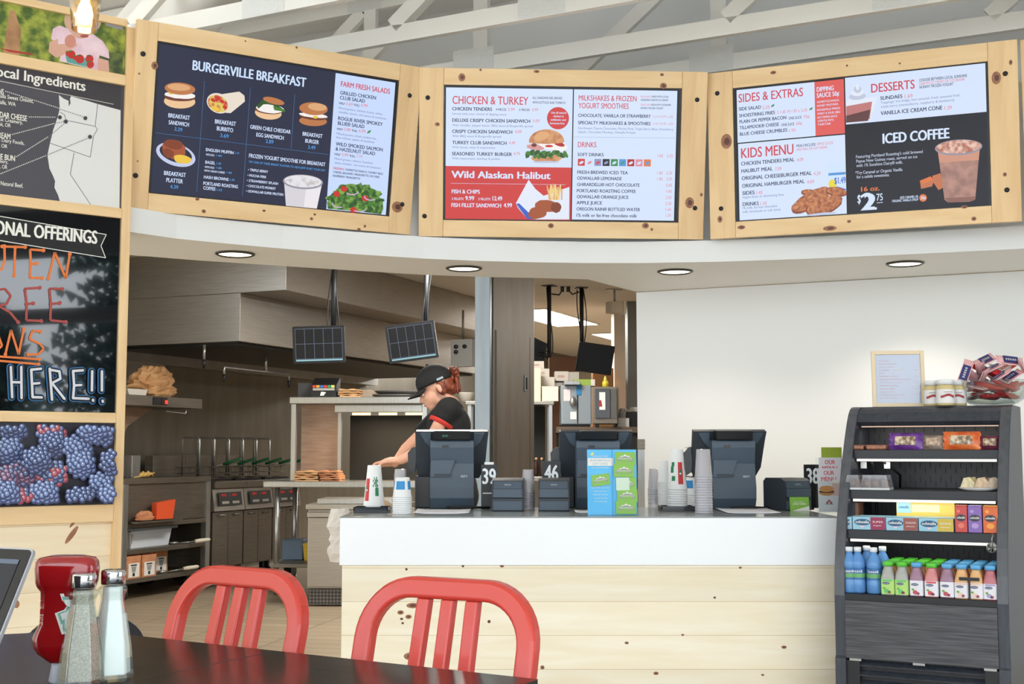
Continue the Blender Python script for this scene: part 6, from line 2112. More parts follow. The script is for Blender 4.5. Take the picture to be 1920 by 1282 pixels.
def cup_print(mb, r0, r1, h, rot=0.0):
    c = -PI / 2 + rot
    print_patch(mb, r0, r1, h, c - 0.95, c - 0.35, h * .14, h * .68, M_pred)
    print_patch(mb, r0, r1, h, c - 0.80, c - 0.55, h * .36, h * .5, M_pgreen, off=0.0010)
    print_patch(mb, r0, r1, h, c - 0.78, c - 0.58, h * .38, h * .42, M_cup, off=0.0012)
    for i in range(5):
        for j in range(4):
            if (i + j) % 2 == 0:
                print_patch(mb, r0, r1, h, c + 0.05 + i * .13, c + 0.16 + i * .13, h * .48 + j * .011, h * .48 + j * .011 + .010, M_pgreen, 3)
    print_patch(mb, r0, r1, h, c + 0.34, c + 0.72, h * .26, h * .46, M_pgreen)
    print_patch(mb, r0, r1, h, c + 0.30, c + 0.40, h * .54, h * .66, M_pgreen, 3)
    print_patch(mb, r0, r1, h, c + 0.45, c + 0.56, h * .46, h * .72, M_pgreen, 3)


def cup_stack(px, py, n, r_rim, r_base, h, pitch, m, label_top, label_in, group, printed=None, name='paper_cup', z0=0.0, first=None):
    p = on_c(px, py)
    base = None
    for i in range(n):
        z = p.z + z0 + i * pitch
        top = i == n - 1
        if top and printed:
            t = thing(name, label_top, 'cup', (p.x, p.y, z), 0, group)
            MB().shell(upside_cup(r_rim, r_base, h), m, 30).build('cup_wall', t, recalc=False)
            b = MB()
            printed(b)
            b.build('printed_design', t, recalc=False)
            continue
        if base is None:
            base = MB().shell(upside_cup(r_rim, r_base, h), m, 30).build(name, loc=(p.x, p.y, z), recalc=False)
            tag(base, label_top if top else label_in, 'cup', group)
        else:
            o = base.copy()
            COL.objects.link(o)
            o.location = (p.x, p.y, z)
            o['label'] = label_top if top else label_in
    return p


def black_tray(label, px, py, w, d, h=0.025):
    p = on_c(px, py)
    b = MB()
    b.box(-w / 2, w / 2, -d / 2, d / 2, 0, 0.008, M_pos_b)
    for x0, x1, y0, y1 in ((-w / 2, w / 2, -d / 2, -d / 2 + .004), (-w / 2, w / 2, d / 2 - .004, d / 2), (-w / 2, -w / 2 + .004, -d / 2, d / 2), (w / 2 - .004, w / 2, -d / 2, d / 2)):
        b.box(x0, x1, y0, y1, 0.008, h, mat('tray_smoke', (34, 38, 44), 0.12))
    tag(b.build('cup_tray', loc=p), label, 'tray')
    return p


black_tray('shallow glossy black tray under the lone tall printed cup', 698, 960, 0.15, 0.13)
cup_stack(701, 958, 2, 0.047, 0.030, 0.185, 0.012, M_cup, 'tall upside-down white cup with red and green print, alone on its black tray', 'white cup hidden beneath the lone tall printed cup on its black tray', 'cups on the left black tray', lambda b: cup_print(b, 0.047, 0.030, 0.185, -0.1), z0=0.0085)


def blue_band(r0, r1, h):
    def f(b):
        for k in range(4):
            a = -PI / 2 - 0.75 + k * PI / 2
            print_patch(b, r0, r1, h, a, a + 1.15, h * .40, h * .82, M_pblue)
    return f


WS = 'upside-down white paper cup nested within the %s'
cup_stack(754, 963, 9, 0.0395, 0.031, 0.085, 0.0088, M_cup, 'blue-banded white cup topping a stack beside the register nearest the worker', WS % 'stack under the fully visible blue-banded cup', 'stack under the blue-banded cup', blue_band(0.0395, 0.031, 0.085))
cup_stack(750, 955, 4, 0.036, 0.026, 0.15, 0.012, M_clear, 'clear plastic tumbler on top of the stack behind the blue-banded cup', 'clear tumbler nested within the stack behind the blue-banded cup', 'clear tumblers behind the blue-banded cup', name='clear_tumbler')
cup_stack(990, 955, 8, 0.031, 0.024, 0.11, 0.0105, M_clear, 'top clear tumbler of the stack between the two front printers', 'clear tumbler nested within the stack between the two front printers', 'clear tumblers between the printers', name='clear_tumbler')
black_tray('shallow black tray holding the cup stacks beside the gift card stand', 1268, 957, 0.15, 0.13, 0.022)
cup_stack(1226, 951, 9, 0.0265, 0.021, 0.10, 0.0105, M_clear, 'top clear tumbler of the narrow stack, next to the gift card stand', 'clear tumbler nested within the narrow stack next to the gift card stand', 'narrow stack of clear tumblers', name='clear_tumbler')
cup_stack(1245, 952, 15, 0.028, 0.021, 0.105, 0.0085, M_cup, 'top plain white cup of the slim stack, left of the red-printed cup', WS % 'slim stack left of the red-printed cup', 'slim stack of white cups')


def cup_print_b(b):
    cup_print(b, 0.045, 0.029, 0.185, 0.95)
    for a, z0, z1 in ((-0.95, .42, .58), (-0.85, .58, .68), (-0.75, .22, .34)):
        print_patch(b, 0.045, 0.029, 0.185, -PI / 2 + a, -PI / 2 + a + 0.42, 0.185 * z0, 0.185 * z1, M_pgreen)


cup_stack(1270, 956, 9, 0.045, 0.029, 0.185, 0.0105, M_cup, 'tall white cup with red and green print topping the biggest cup stack', WS % 'big stack under the red-printed cup', 'big stack of printed cups', cup_print_b, z0=0.0085)
cup_stack(1293, 953, 8, 0.036, 0.029, 0.085, 0.0088, M_cup, 'blue-banded white cup half hidden behind the big cup stack', WS % 'stack half hidden behind the big cup stack', 'blue-banded stack behind the big stack', blue_band(0.036, 0.029, 0.085))
cup_stack(1320, 962, 15, 0.037, 0.030, 0.12, 0.0112, M_clear, 'top clear tumbler of the tall stack before the white-wall register', 'clear tumbler nested within the tall stack before the white-wall register', 'tall stack of clear tumblers', name='clear_tumbler')


# ---------------------------------------------------------------- papers
def sheet(label, x0, x1, y0, y1, rot=0.0, n=3):
    a = on_c((x0 + x1) / 2, (y0 + y1) / 2)
    l = on_c(x0, (y0 + y1) / 2)
    r = on_c(x1, (y0 + y1) / 2)
    w = (r.x - l.x) / 2
    d = abs(on_c(900, y0).y - on_c(900, y1).y) / 2 * 0.8
    b = MB()
    b.grid(lambda u, v: (-w + 2 * w * u, -d + 2 * d * v, 0.0008 + 0.008 * max(0, abs(2 * u - 1) - .55) ** 1.2 + 0.006 * v * v), 10, 4, mat('sheet_white', (236, 238, 246), 0.6))
    o = b.build('paper_sheet', loc=a, rotz=rot, solid=0.0008)
    return tag(o, label, 'paper')


sheet('white paper lying before the register with green lit digits', 779, 881, 957, 963.5)
sheet('small white paper lying between the second printer and the gift card stand', 1078, 1126, 959, 962)
sheet('white papers lying before the register at the white wall', 1352, 1451, 955, 963)

# ---------------------------------------------------------------- gift card stand
p = on_c(1149, 965)
gs = thing('gift_card_stand', 'bright blue gift card stand with a column of green cards on the counter', 'display stand', (p.x, p.y, p.z), 0.0)
M_gblue = noise_mix('gift_blue', (70, 176, 232), (96, 196, 244), nscale=3, rough=0.4)
M_ggreen = mat('card_green', (132, 186, 72), 0.45)
wl, wr_, hh = -0.106, 0.104, 0.275
MB().prism([(0.0, 0.0), (0.004, 0.0), (0.030, hh), (0.026, hh)], wl, wr_, M_gblue, axis='x').build('backboard', gs)
MB().prism([(0.005, 0.0), (0.09, 0.0), (0.030, hh * .8)], -0.02, 0.02, M_gblue, axis='x').build('easel_leg', gs)
Rg = Matrix.Translation((0, -0.0006, 0)) @ Matrix.Rotation(-math.atan2(0.026, hh), 4, 'X')
g = MB()
g.box(-0.103, 0.004, -0.0008, -0.0002, 0.207, 0.240, M_paperw, Rg)
tx = mat('gift_text', (150, 178, 196), 0.6)
flat_text(g, 'BURGERVILLE', -0.093, 0.226, 0.085, 0.009, tx, -0.0012, 0.0, Rg)
flat_text(g, 'GIFT CARD', -0.083, 0.2115, 0.065, 0.009, tx, -0.0012, 0.0, Rg)
flat_text(g, 'PURCHASE YOUR', -0.085, 0.2445, 0.068, 0.007, M_paperw, -0.0012, 0.0, Rg)
flat_text(g, 'ASK US FOR DETAILS', -0.088, 0.196, 0.074, 0.006, M_paperw, -0.0012, 0.0, Rg)
for k, (s, a, w) in enumerate((('A gift card for any occasion', -0.092, 0.080), ('good at all of our', -0.080, 0.056), ('restaurants and easy', -0.084, 0.064), ('to reload, any time', -0.080, 0.058), ('ask for yours today', -0.078, 0.054))):
    flat_text(g, s, a, 0.112 - k * 0.0145, w, 0.006, M_paperw, -0.0012, 0.0, Rg)
g.prism([(-0.094, 0.249), (-0.088, 0.262), (-0.080, 0.266), (-0.078, 0.258), (-0.074, 0.256)], -0.0012, -0.0005, mat('cone_yellow', (216, 214, 120), 0.5), axis='y', M=Rg)
g.build('print', gs, recalc=False)
MB().box(-0.001, 0.0, -0.0035, -0.0002, 0.0, hh, mat('gift_edge', (54, 150, 210), 0.4), Rg).build('pocket_edge', gs)


def gift_card(mb, M):
    w, h = 0.086, 0.054
    mb.box(-w / 2, w / 2, -0.001, 0.0, -h / 2, h / 2, M_ggreen, M)
    gm_ = mat('card_logo_grey', (140, 150, 140), 0.5)
    n = 10
    up, dn = [], []
    for k in range(n + 1):
        x = -0.034 + 0.068 * k / n
        z = 0.010 - 10.0 * x * x
        up.append((x, z))
        dn.append((x, z - 0.011))
    mb.prism(up + dn[::-1], -0.0016, -0.0011, gm_, axis='y', M=M)
    mb.prism([(-0.024, 0.004), (-0.014, 0.012), (-0.010, 0.009), (0.0, 0.018), (0.008, 0.010), (0.014, 0.013), (0.024, 0.004), (0.0, 0.0095)], -0.0021, -0.0017, M_paperw, axis='y', M=M)
    flat_text(mb, 'BURGERVILLE', -0.030, -0.0035, 0.060, 0.0065, M_paperw, -0.0020, 0.01, M)
    mb.prism([(-0.030, -0.011), (0.030, -0.011), (0.026, -0.0135), (-0.026, -0.0135)], -0.0016, -0.0011, gm_, axis='y', M=M)


b = MB()
gift_card(b, Rg @ Matrix.Translation((-0.050, -0.002, 0.147)) @ Matrix.Rotation(-0.14, 4, 'Y') @ Matrix.Diagonal((0.9, 1, 0.9, 1)))
tag(b.build('gift_card', matrix=Matrix.Translation((p.x, p.y, p.z)), recalc=False), 'tilted green gift card alone on the print side of the blue stand', 'card', 'green gift cards')
for k, (x, z, pl, a) in enumerate(((0.055, 0.238, 'top card of the column', 0.02), (0.050, 0.186, 'second from the top of the column', 0.0), (0.058, 0.130, 'third of the column, under a white slip', -0.02), (0.062, 0.080, 'fourth card of the column', 0.0), (0.056, 0.030, 'bottom card of the column', 0.0))):
    b = MB()
    Mk = Rg @ Matrix.Translation((x, -0.004 - 0.0012 * k, z)) @ Matrix.Rotation(a, 4, 'Y')
    gift_card(b, Mk)
    if k == 2:
        b.box(-0.043, 0.013, -0.0030, -0.0024, -0.027, 0.027, mat('slip_white', (206, 226, 206), 0.5), Mk)
    tag(b.build('gift_card', matrix=Matrix.Translation((p.x, p.y, p.z)), recalc=False), 'green gift card in the blue stand, ' + pl, 'card', 'green gift cards')

# ---------------------------------------------------------------- small green card before its clear holder
p = on_c(1500, 957.5)
b = MB()
R = Matrix.Rotation(-0.12, 4, 'X')
b.box(-0.045, 0.043, -0.001, 0.0, 0.0, 0.062, M_ggreen, R)
b.prism([(-0.035, 0.0), (0.043, 0.0), (0.043, 0.022)], -0.0016, -0.0011, M_paperw, axis='y', M=R)
flat_text(b, 'ASK US ABOUT', -0.026, 0.037, 0.045, 0.006, M_paperw, -0.0016, 0, R)
flat_text(b, 'JOBS HERE', -0.032, 0.027, 0.062, 0.008, M_paperw, -0.0016, 0.02, R)
tag(b.build('green_card', loc=p, rotz=0.05, recalc=False), 'small green card with white lettering leaning in front of the turned printer', 'card')
p = on_c(1509, 955.5)
b = MB()
b.box(-0.044, 0.044, 0.0, 0.003, 0.0, 0.090, clear_mat('smoke_acrylic', (120, 118, 108), 0.10, 0.1), Matrix.Rotation(-0.10, 4, 'X'))
b.box(-0.044, 0.044, 0.0, 0.05, 0.0, 0.003, clear_mat('smoke_acrylic', (120, 118, 108), 0.10, 0.1))
tag(b.build('card_holder', loc=p, rotz=0.05), 'smoky clear card holder behind the small green card', 'holder')

# ---------------------------------------------------------------- menu leaflets in a clear rack
p = on_c(1560, 961)
rk_ = thing('leaflet_rack', 'clear leaflet rack at the right end of the counter, beside the cooler', 'rack', (p.x, p.y, p.z), 0.0)
M_acr = clear_mat('acrylic', (252, 255, 254), 0.03, 0.05, edge=0.25)
MB().box(-0.056, 0.056, 0.0, 0.003, 0, 0.14, M_acr).build('front_wall', rk_)
MB().box(-0.056, 0.056, 0.046, 0.049, 0, 0.24, M_acr).build('back_wall', rk_)
MB().box(-0.056, 0.056, 0.0035, 0.0455, 0, 0.003, M_acr).build('base', rk_)
M_leafp = mat('leaflet_paper', (226, 222, 228), 0.5)


def leaflet(label, dy, dx, hg, art=True):
    b = MB()
    M = Matrix.Translation((p.x + dx, p.y + dy, p.z + 0.0035)) @ Matrix.Rotation(-0.03, 4, 'X')
    b.box(-0.050, 0.050, 0.0, 0.004, 0.0, hg, M_leafp, M)
    rt = mat('leaflet_red', (206, 66, 62), 0.5)
    flat_text(b, 'OUR', -0.024, hg - 0.029, 0.046, 0.019, rt, -0.0008, 0.012, M)
    flat_text(b, 'MENU', -0.036, hg - 0.056, 0.066, 0.019, rt, -0.0008, 0.012, M)
    if art:
        def el(cx, cz, rx, rz, m, k, n=18):
            b.poly([(cx + rx * math.cos(2 * PI * i / n), -0.0008 - k * 0.0002, cz + rz * math.sin(2 * PI * i / n)) for i in range(n)], m, M)
        b.poly([(0.010, -0.0009, 0.132), (0.048, -0.0009, 0.132), (0.043, -0.0009, 0.07), (0.018, -0.0009, 0.07)], mat('leaf_shake', (224, 186, 182), 0.5), M)
        el(0.028, 0.132, 0.020, 0.008, mat('leaf_cream', (236, 230, 226), 0.5), 2)
        el(-0.014, 0.082, 0.034, 0.012, mat('leaf_bun_d', (206, 146, 92), 0.5), 3)
        el(-0.014, 0.088, 0.035, 0.006, mat('leaf_meat', (96, 50, 36), 0.5), 4)
        el(-0.014, 0.100, 0.032, 0.014, mat('leaf_bun', (218, 150, 86), 0.5), 5)
        for k, c in enumerate(((-0.012, 0.04), (-0.004, 0.048), (0.004, 0.04))):
            el(c[0] + .0, c[1], 0.006, 0.005, mat('leaf_logo', (168, 90, 96), 0.5), 6 + k, 10)
        b.box(-0.022, 0.014, -0.0012, -0.0008, 0.032, 0.0345, mat('leaf_logo2', (120, 130, 140), 0.5), M)
    tag(b.build('menu_leaflet', recalc=False), label, 'leaflet', 'menu leaflets')


leaflet('front menu leaflet with a burger picture in the clear rack', 0.006, -0.006, 0.190)
leaflet('menu leaflet behind the front one in the clear rack, only red OUR showing', 0.022, 0.004, 0.237, art=False)
b = MB().box(-0.044, 0.046, 0.0, 0.004, 0.0, 0.282, mat('leaflet_green', (156, 176, 58), 0.5), Matrix.Translation((p.x + 0.012, p.y + 0.034, p.z + 0.0035)))
b2 = tag(b.build('green_leaflet'), 'plain green leaflet rising at the back of the clear rack', 'leaflet')

# ---------------------------------------------------------------- white bag hanging at the left end of the counter, worn towels on top
bg = MB()
rnd = random.Random(21)
jt = [[rnd.uniform(.86, 1.12) for _ in range(16)] for _ in range(13)]


def bagf(u, v):
    i, j = int(round(u * 16)) % 16, int(round(v * 12))
    a = 2 * PI * u
    pr = 0.5 + 0.5 * math.sin(PI * (0.12 + 0.8 * v)) - (0.25 if 0.25 < v < 0.62 else 0)
    q = jt[j][i]
    return (0.062 * pr * q * math.cos(a), 0.06 * pr * q * math.sin(a), 0.24 * v)


bg.grid(bagf, 16, 12, mat('bag_white', (214, 206, 196), 0.55), smooth=False)
q = at_y(626, 1050, 5.7)
tag(bg.build('plastic_bag', loc=(CX0 - 0.078, 5.65, ZC - 0.232), weld=True), 'crumpled white plastic bag hanging at the left end of the counter', 'bag')
tw = MB()
tw.grid(lambda u, v: (-0.10 + 0.16 * u, -0.04 + 0.08 * v, 0.004 + 0.03 * math.sin(PI * u) * math.sin(PI * v) * (1 + .3 * math.sin(9 * u + 5 * v))), 10, 6, mat('towel_tan', (186, 160, 130), 0.9))
tag(tw.build('wiping_cloth', loc=(CX0 + 0.11, 5.84, ZT_), solid=0.003), 'rumpled tan wiping cloth on the counter behind the tray of the lone printed cup', 'cloth')
# ================================================================== open merchandising cooler
CA = math.radians(-27.5)
CU = Vector((math.cos(CA), math.sin(CA), 0))
CV = Vector((-math.sin(CA), math.cos(CA), 0))
P_in = at_z(1584, 1112, 0.609)
CW = 0.554
CT_ = 0.040
C0 = Vector((P_in.x, P_in.y, 0)) - CU * CT_
CTOT = CW + 2 * CT_
M_cab = noise_mix('cooler_laminate', (50, 54, 62), (62, 67, 76), (1, 1, 0.15), 60, 0.42)
M_cab_l = noise_mix('cooler_edge', (74, 77, 82), (86, 88, 94), (1, 1, 0.2), 40, 0.35)
M_cab_f = noise_mix('cooler_front_laminate', (56, 56, 60), (88, 88, 92), (1.2, 1, 30), 5, 0.5)
M_cin = mat('cooler_inside', (34, 37, 42), 0.45)
M_strip = glow('shelf_light_strip', (255, 250, 236), 1.5)
cool = thing('display_cooler', 'tall dark open-front cooler with lit shelves, at the right end of the counter', 'cooler', C0, CA)
prof = [(0.0, 0.0), (-0.012, 0.002), (-0.012, 0.36), (0.0, 0.372), (0.0, 0.60), (0.012, 0.70), (0.038, 0.80), (0.075, 0.90), (0.125, 1.01), (0.185, 1.12), (0.245, 1.215), (0.29, 1.275), (0.325, 1.312), (0.36, 1.334), (0.40, 1.344), (0.72, 1.344), (0.72, 0.0)]


def setback(z):
    for (y0, z0), (y1, z1) in zip(prof[4:15], prof[5:15]):
        if z0 <= z <= z1:
            return y0 + (y1 - y0) * (z - z0) / (z1 - z0)
    return 0.0


def cx(px, d, py=900):
    """position along the cooler's width under a photo column, d behind its front line"""
    k = (px - 960) / F / (CT - (641 - py) / F * ST)
    o = C0 + CV * d
    return (k * o.y - o.x) / (CU.x - k * CU.y)


for x in (0.0, CW + CT_):
    s_ = MB().prism(prof, x, x + CT_, M_cab, axis='x').build('side_panel', cool, bevel=0.003)
    e = MB()
    for (y0, z0), (y1, z1) in zip(prof[4:14], prof[5:15]):
        e.poly([(x + 0.002, y0 - 0.002, z0), (x + CT_ - 0.002, y0 - 0.002, z0), (x + CT_ - 0.002, y1 - 0.002, z1), (x + 0.002, y1 - 0.002, z1)], M_cab_l)
    e.build('edge_band', s_, recalc=False)
i0, i1 = CT_ + 0.0006, CT_ + CW - 0.0006
MB().box(i0, i1, 0.40, 0.7195, 1.315, 1.3435, M_cab).build('top_panel', cool)
MB().prism([(0.298, 1.279), (0.335, 1.317), (0.365, 1.333), (0.3995, 1.341), (0.3995, 1.30), (0.325, 1.262)], i0, i1, M_cab, axis='x').build('canopy', cool)
pegs = MB().box(i0, i1, 0.55, 0.7195, 0.61, 1.3145, M_cin)
for r in range(11):
    for k in range(26):
        z = 0.66 + r * 0.058
        x = i0 + 0.02 + k * 0.0205
        pegs.box(x, x + 0.003, 0.5485, 0.5498, z + (k % 2) * 0.02, z + 0.026 + (k % 2) * 0.02, mat('slot_black', (14, 15, 18), 0.6))
pegs.build('back_wall', cool)
MB().box(i0, i1, 0.002, 0.5495, 0.585, 0.6085, M_black).build('deck', cool)
MB().box(i0, i1, -0.010, 0.030, 0.365, 0.5845, M_cab_f).build('front_panel', cool, bevel=0.002)
MB().box(i0, i1, 0.0305, 0.05, 0.02, 0.5845, M_black).build('machine_wall', cool)
lou = MB()
for k in range(8):
    z = 0.335 - k * 0.037
    lou.prism([(0.004, z), (0.030, z + 0.014), (0.030, z + 0.020), (0.002, z + 0.006)], i0 + 0.05, i1 - 0.05, M_cab, axis='x')
lou.box(i0, i0 + 0.05, 0.0, 0.030, 0.02, 0.355, M_black)
lou.box(i1 - 0.05, i1, 0.0, 0.030, 0.02, 0.355, M_black)
lou.build('grille', cool)
clp = MB()
for x in (i0 + 0.035, i0 + 0.27, i1 - 0.03):
    clp.box(x - 0.022, x + 0.022, -0.006, 0.004, 0.3555, 0.3645, M_steel_b)
clp.build('panel_clips', cool)
MB().box(i0, i1, 0.05, 0.7195, 0.0, 0.5845, M_black).build('machine_housing', cool)
SHELF = [(1.164, 'top'), (1.005, 'second'), (0.851, 'third')]
for z, nm in SHELF:
    d = setback(z) + 0.012
    s_ = MB().box(i0, i1, d, 0.5495, z - 0.036, z, M_cin).build('shelf', cool, bevel=0.002)
    MB().box(i0 + 0.01, i1 - 0.01, d + 0.004, d + 0.022, z - 0.046, z - 0.0365, M_strip).build('light_strip', s_)
    o = add_light('shelf_light', 'AREA', C0 + CU * (CTOT / 2) + CV * (d + 0.05) + Vector((0, 0, z - 0.05)), 0.2, (1, 0.95, 0.86), CW * .9, 0.02)
    o.rotation_euler = (0.5, 0, CA)
sl = MB().box(i0 + 0.01, i1 - 0.01, 0.335, 0.350, 1.258, 1.264, glow('canopy_strip', (255, 214, 190), 0.8)).build('light_strip', cool)
o = add_light('shelf_light', 'AREA', C0 + CU * (CTOT / 2) + CV * 0.36 + Vector((0, 0, 1.25)), 0.6, (1, 0.88, 0.78), CW * .9, 0.02)
o.rotation_euler = (0.4, 0, CA)
cc = MB()
cc.tube([(i0 + 0.055, 0.23, 1.16), (i0 + 0.06, 0.30, 1.10), (i0 + 0.06, 0.30, 1.01), (i0 + 0.06, 0.34, 0.98), (i0 + 0.06, 0.36, 0.88), (i0 + 0.055, 0.36, 0.80)], 0.006, M_cable, 8)
cc.tube([(i0 + 0.10, 0.28, 1.12), (i0 + 0.15, 0.40, 1.06), (i0 + 0.13, 0.50, 1.01)], 0.005, M_cable, 8)
cc.build('light_cables', cool)
for px in (1620, 1664):
    x = cx(px, 0.30)
    MB().box(x - 0.012, x + 0.012, 0.30, 0.303, 1.088, 1.115, mat('tag_white', (206, 210, 208), 0.5)).build('cable_tag', cool)


def on_cool(x, y, z):
    return C0 + CU * x + CV * y + Vector((0, 0, z + 0.0006))


# ---------------------------------------------------------------- water bottles
M_wbody = mat('water_fill', (104, 160, 222), 0.12, alpha=0.8)
wb_ = None
zb = 0.609
WPOS = [(1593, 0.040, 'bottled water half hidden behind the cooler side panel, bottom shelf'), (1609, 0.048, 'bottled water in the front row of the bottom shelf, left of the front pair'), (1639, 0.048, 'bottled water in the front row next to the first green-capped juice'), (1626, 0.118, 'bottled water in the second row, left one of the two behind'), (1656, 0.118, 'bottled water in the second row, right one of the two behind')]
for px, y, lb in WPOS:
    loc = on_cool(cx(px, y, 1080), y, zb)
    if wb_ is None:
        wb_ = thing('water_bottle', lb, 'bottle', loc, CA, 'water bottles in the cooler')
        MB().lathe([(0.0, 0), (0.025, 0.0), (0.029, 0.006), (0.029, 0.045), (0.0275, 0.05), (0.0275, 0.10), (0.029, 0.104), (0.027, 0.120), (0.018, 0.142), (0.0125, 0.152), (0.0125, 0.158)], M_wbody, 24).build('bottle', wb_)
        MB().lathe([(0.0145, 0.1585), (0.0145, 0.174), (0.013, 0.176), (0.0, 0.176)], mat('cap_white', (232, 236, 240), 0.4), 20).build('cap', wb_)
        l = MB()
        l.shell([(0.0282, 0.052), (0.0282, 0.098)], mat('water_label', (52, 108, 168), 0.4), 24)
        l.shell([(0.0285, 0.060), (0.0285, 0.076)], mat('water_label_green', (108, 170, 104), 0.4), 24)
        for k, ch in enumerate('Dasani'):
            a = -PI / 2 - 0.62 + k * 0.26
            M = Matrix.Rotation(a + PI / 2, 4, 'Z') @ Matrix.Translation((0, -0.0290, 0))
            flat_text(l, ch, -0.0035, 0.080, 0.0062, 0.011, M_paperw, 0, 0.02, M)
        l.build('label', wb_, recalc=False)
    else:
        dup(wb_, loc, CA, lb)

# ---------------------------------------------------------------- juice bottles, four deep
CAPG = mat('cap_green', (92, 200, 62), 0.4)
CAPB = mat('cap_blue', (96, 172, 222), 0.4)
KINDS = {}


def juice(kind, fill, cap, lab, band):
    t = thing('juice_bottle', kind, 'bottle', (0, 0, -5), CA, 'juice bottles in the cooler')
    r = 0.0248

    def sect(s, z, rd):
        return [(x, y, z) for x, y in rrect(-s, s, -s, s, rd, 4)]
    b = MB()
    rings = [sect(r, 0, 0.007), sect(r, 0.062, 0.007), sect(r * .98, 0.070, 0.009), sect(r * .80, 0.090, 0.012), sect(r * .66, 0.104, 0.013), sect(r * .66, 0.109, 0.013)]
    n = len(rings[0])
    b.add([v for q in rings for v in q], [(j * n + i, j * n + (i + 1) % n, (j + 1) * n + (i + 1) % n, (j + 1) * n + i) for j in range(len(rings) - 1) for i in range(n)] + [tuple(range(n))[::-1], tuple((len(rings) - 1) * n + i for i in range(n))], fill, True)
    b.build('bottle', t)
    c = MB()
    rings = [sect(r * .78, 0.1095, 0.012), sect(r * .80, 0.122, 0.012), sect(r * .74, 0.126, 0.012)]
    c.add([v for q in rings for v in q], [(j * n + i, j * n + (i + 1) % n, (j + 1) * n + (i + 1) % n, (j + 1) * n + i) for j in range(2) for i in range(n)] + [tuple(range(n))[::-1], tuple(2 * n + i for i in range(n))], cap, True)
    c.build('cap', t)
    l = MB()
    s = r + 0.0004
    l.add([(x, y, z) for z in (0.004, 0.060) for x, y in rrect(-s, s, -s, s, 0.007, 4)], [(i, (i + 1) % n, n + (i + 1) % n, n + i) for i in range(n)], lab, True)
    y = -s - 0.0004
    if band:
        l.box(-0.018, 0.018, y - 0.0002, y, 0.052, 0.0585, band)
    l.poly([(-0.005 + 0.014 * math.cos(k * PI / 8), y, 0.045 + 0.005 * math.sin(k * PI / 8)) for k in range(16)], mat('juice_logo', (70, 84, 120), 0.5))
    flat_text(l, 'odwalla', -0.0155, 0.0434, 0.021, 0.0034, M_paperw, y - 0.0004)
    for cx_, cz_, rr, m in ((-0.004, 0.016, 0.009, band or mat('juice_berry', (190, 80, 90), 0.5)), (0.006, 0.012, 0.006, mat('juice_berry2', (150, 60, 80), 0.5)), (-0.012, 0.026, 0.005, mat('juice_leaf', (110, 170, 70), 0.5))):
        l.poly([(cx_ + rr * math.cos(k * PI / 7), y - 0.0006, cz_ + rr * .9 * math.sin(k * PI / 7)) for k in range(14)], m)
    l.build('label', t, recalc=False)
    return t


LBW = mat('label_white', (228, 226, 232), 0.45)
LBG = mat('label_green', (176, 216, 120), 0.45)
J = {'apple': juice('a', mat('juice_apple', (164, 164, 158), 0.25), CAPG, LBG, mat('juice_green_band', (96, 190, 110), 0.5)),
     'grape': juice('b', mat('juice_grape', (150, 112, 134), 0.25), CAPB, LBW, None),
     'pink': juice('c', mat('juice_pink', (204, 128, 126), 0.25), CAPG, LBW, mat('juice_red_band', (214, 76, 90), 0.5)),
     'peach': juice('d', mat('juice_peach', (222, 170, 112), 0.25), CAPB, LBW, mat('juice_peach_band', (230, 200, 180), 0.5)),
     'rose': juice('e', mat('juice_rose', (182, 104, 110), 0.25), CAPB, LBW, mat('juice_violet', (170, 160, 200), 0.5)),
     'peachg': juice('f', mat('juice_peach', (222, 170, 112), 0.25), CAPG, LBW, None)}
ROW = [(1666, 'apple', 'green-capped cloudy juice with a green label, leftmost of the front juice row'), (1692, 'apple', 'green-capped cloudy juice with a green label, second of the front juice row'), (1719.5, 'grape', 'blue-capped purple juice between two green-capped ones in the front row'), (1747.5, 'pink', 'green-capped pink juice with a red label band in the front row'), (1776.5, 'grape', 'blue-capped purple juice, fifth of the front row, right of the pink one'), (1803.5, 'peach', 'blue-capped peach juice, left one of the peach pair in the front row'), (1830.5, 'peach', 'blue-capped peach juice, right one of the peach pair in the front row'), (1857.5, 'rose', 'blue-capped rosy juice at the right end of the front row')]
used = set()
for px, k, lb in ROW:
    loc = on_cool(cx(px, 0.035, 1085), 0.035, zb)
    if k not in used:
        used.add(k)
        J[k].location = loc
        J[k]['label'] = lb
    else:
        dup(J[k], loc, CA, lb)
for r in range(1, 5):
    for i, (px, k, lb) in enumerate(ROW):
        y = 0.035 + r * 0.054
        x0 = cx(px, 0.035, 1085)
        kk = k
        if i < 4:
            kk = 'peachg' if i < 3 else 'pink'
            lab2 = 'green-capped juice bottle standing behind the front juice row'
        else:
            kk = 'peach' if (i + r) % 2 else 'rose'
            lab2 = 'blue-capped juice bottle standing behind the front juice row'
        loc = on_cool(x0 + (0.004 if i < 4 else 0), y, zb)
        if kk not in used:
            used.add(kk)
            J[kk].location = loc
            J[kk]['label'] = lab2
        else:
            dup(J[kk], loc, CA, lab2)
b = MB().box(-0.036, 0.036, 0.0, 0.004, -0.006, 0.006, M_black)
b.box(-0.003, 0.003, 0.0005, 0.0035, -0.075, -0.006, M_black)
tag(b.build('price_clip', loc=on_cool(cx(1817, 0.003, 1088), 0.004, zb + 0.075), rotz=CA), 'black price clip standing in front of the peach juices', 'clip')

# ---------------------------------------------------------------- snack bar boxes and drink cartons on the third shelf
z3_ = 0.851
d3 = setback(z3_) + 0.02


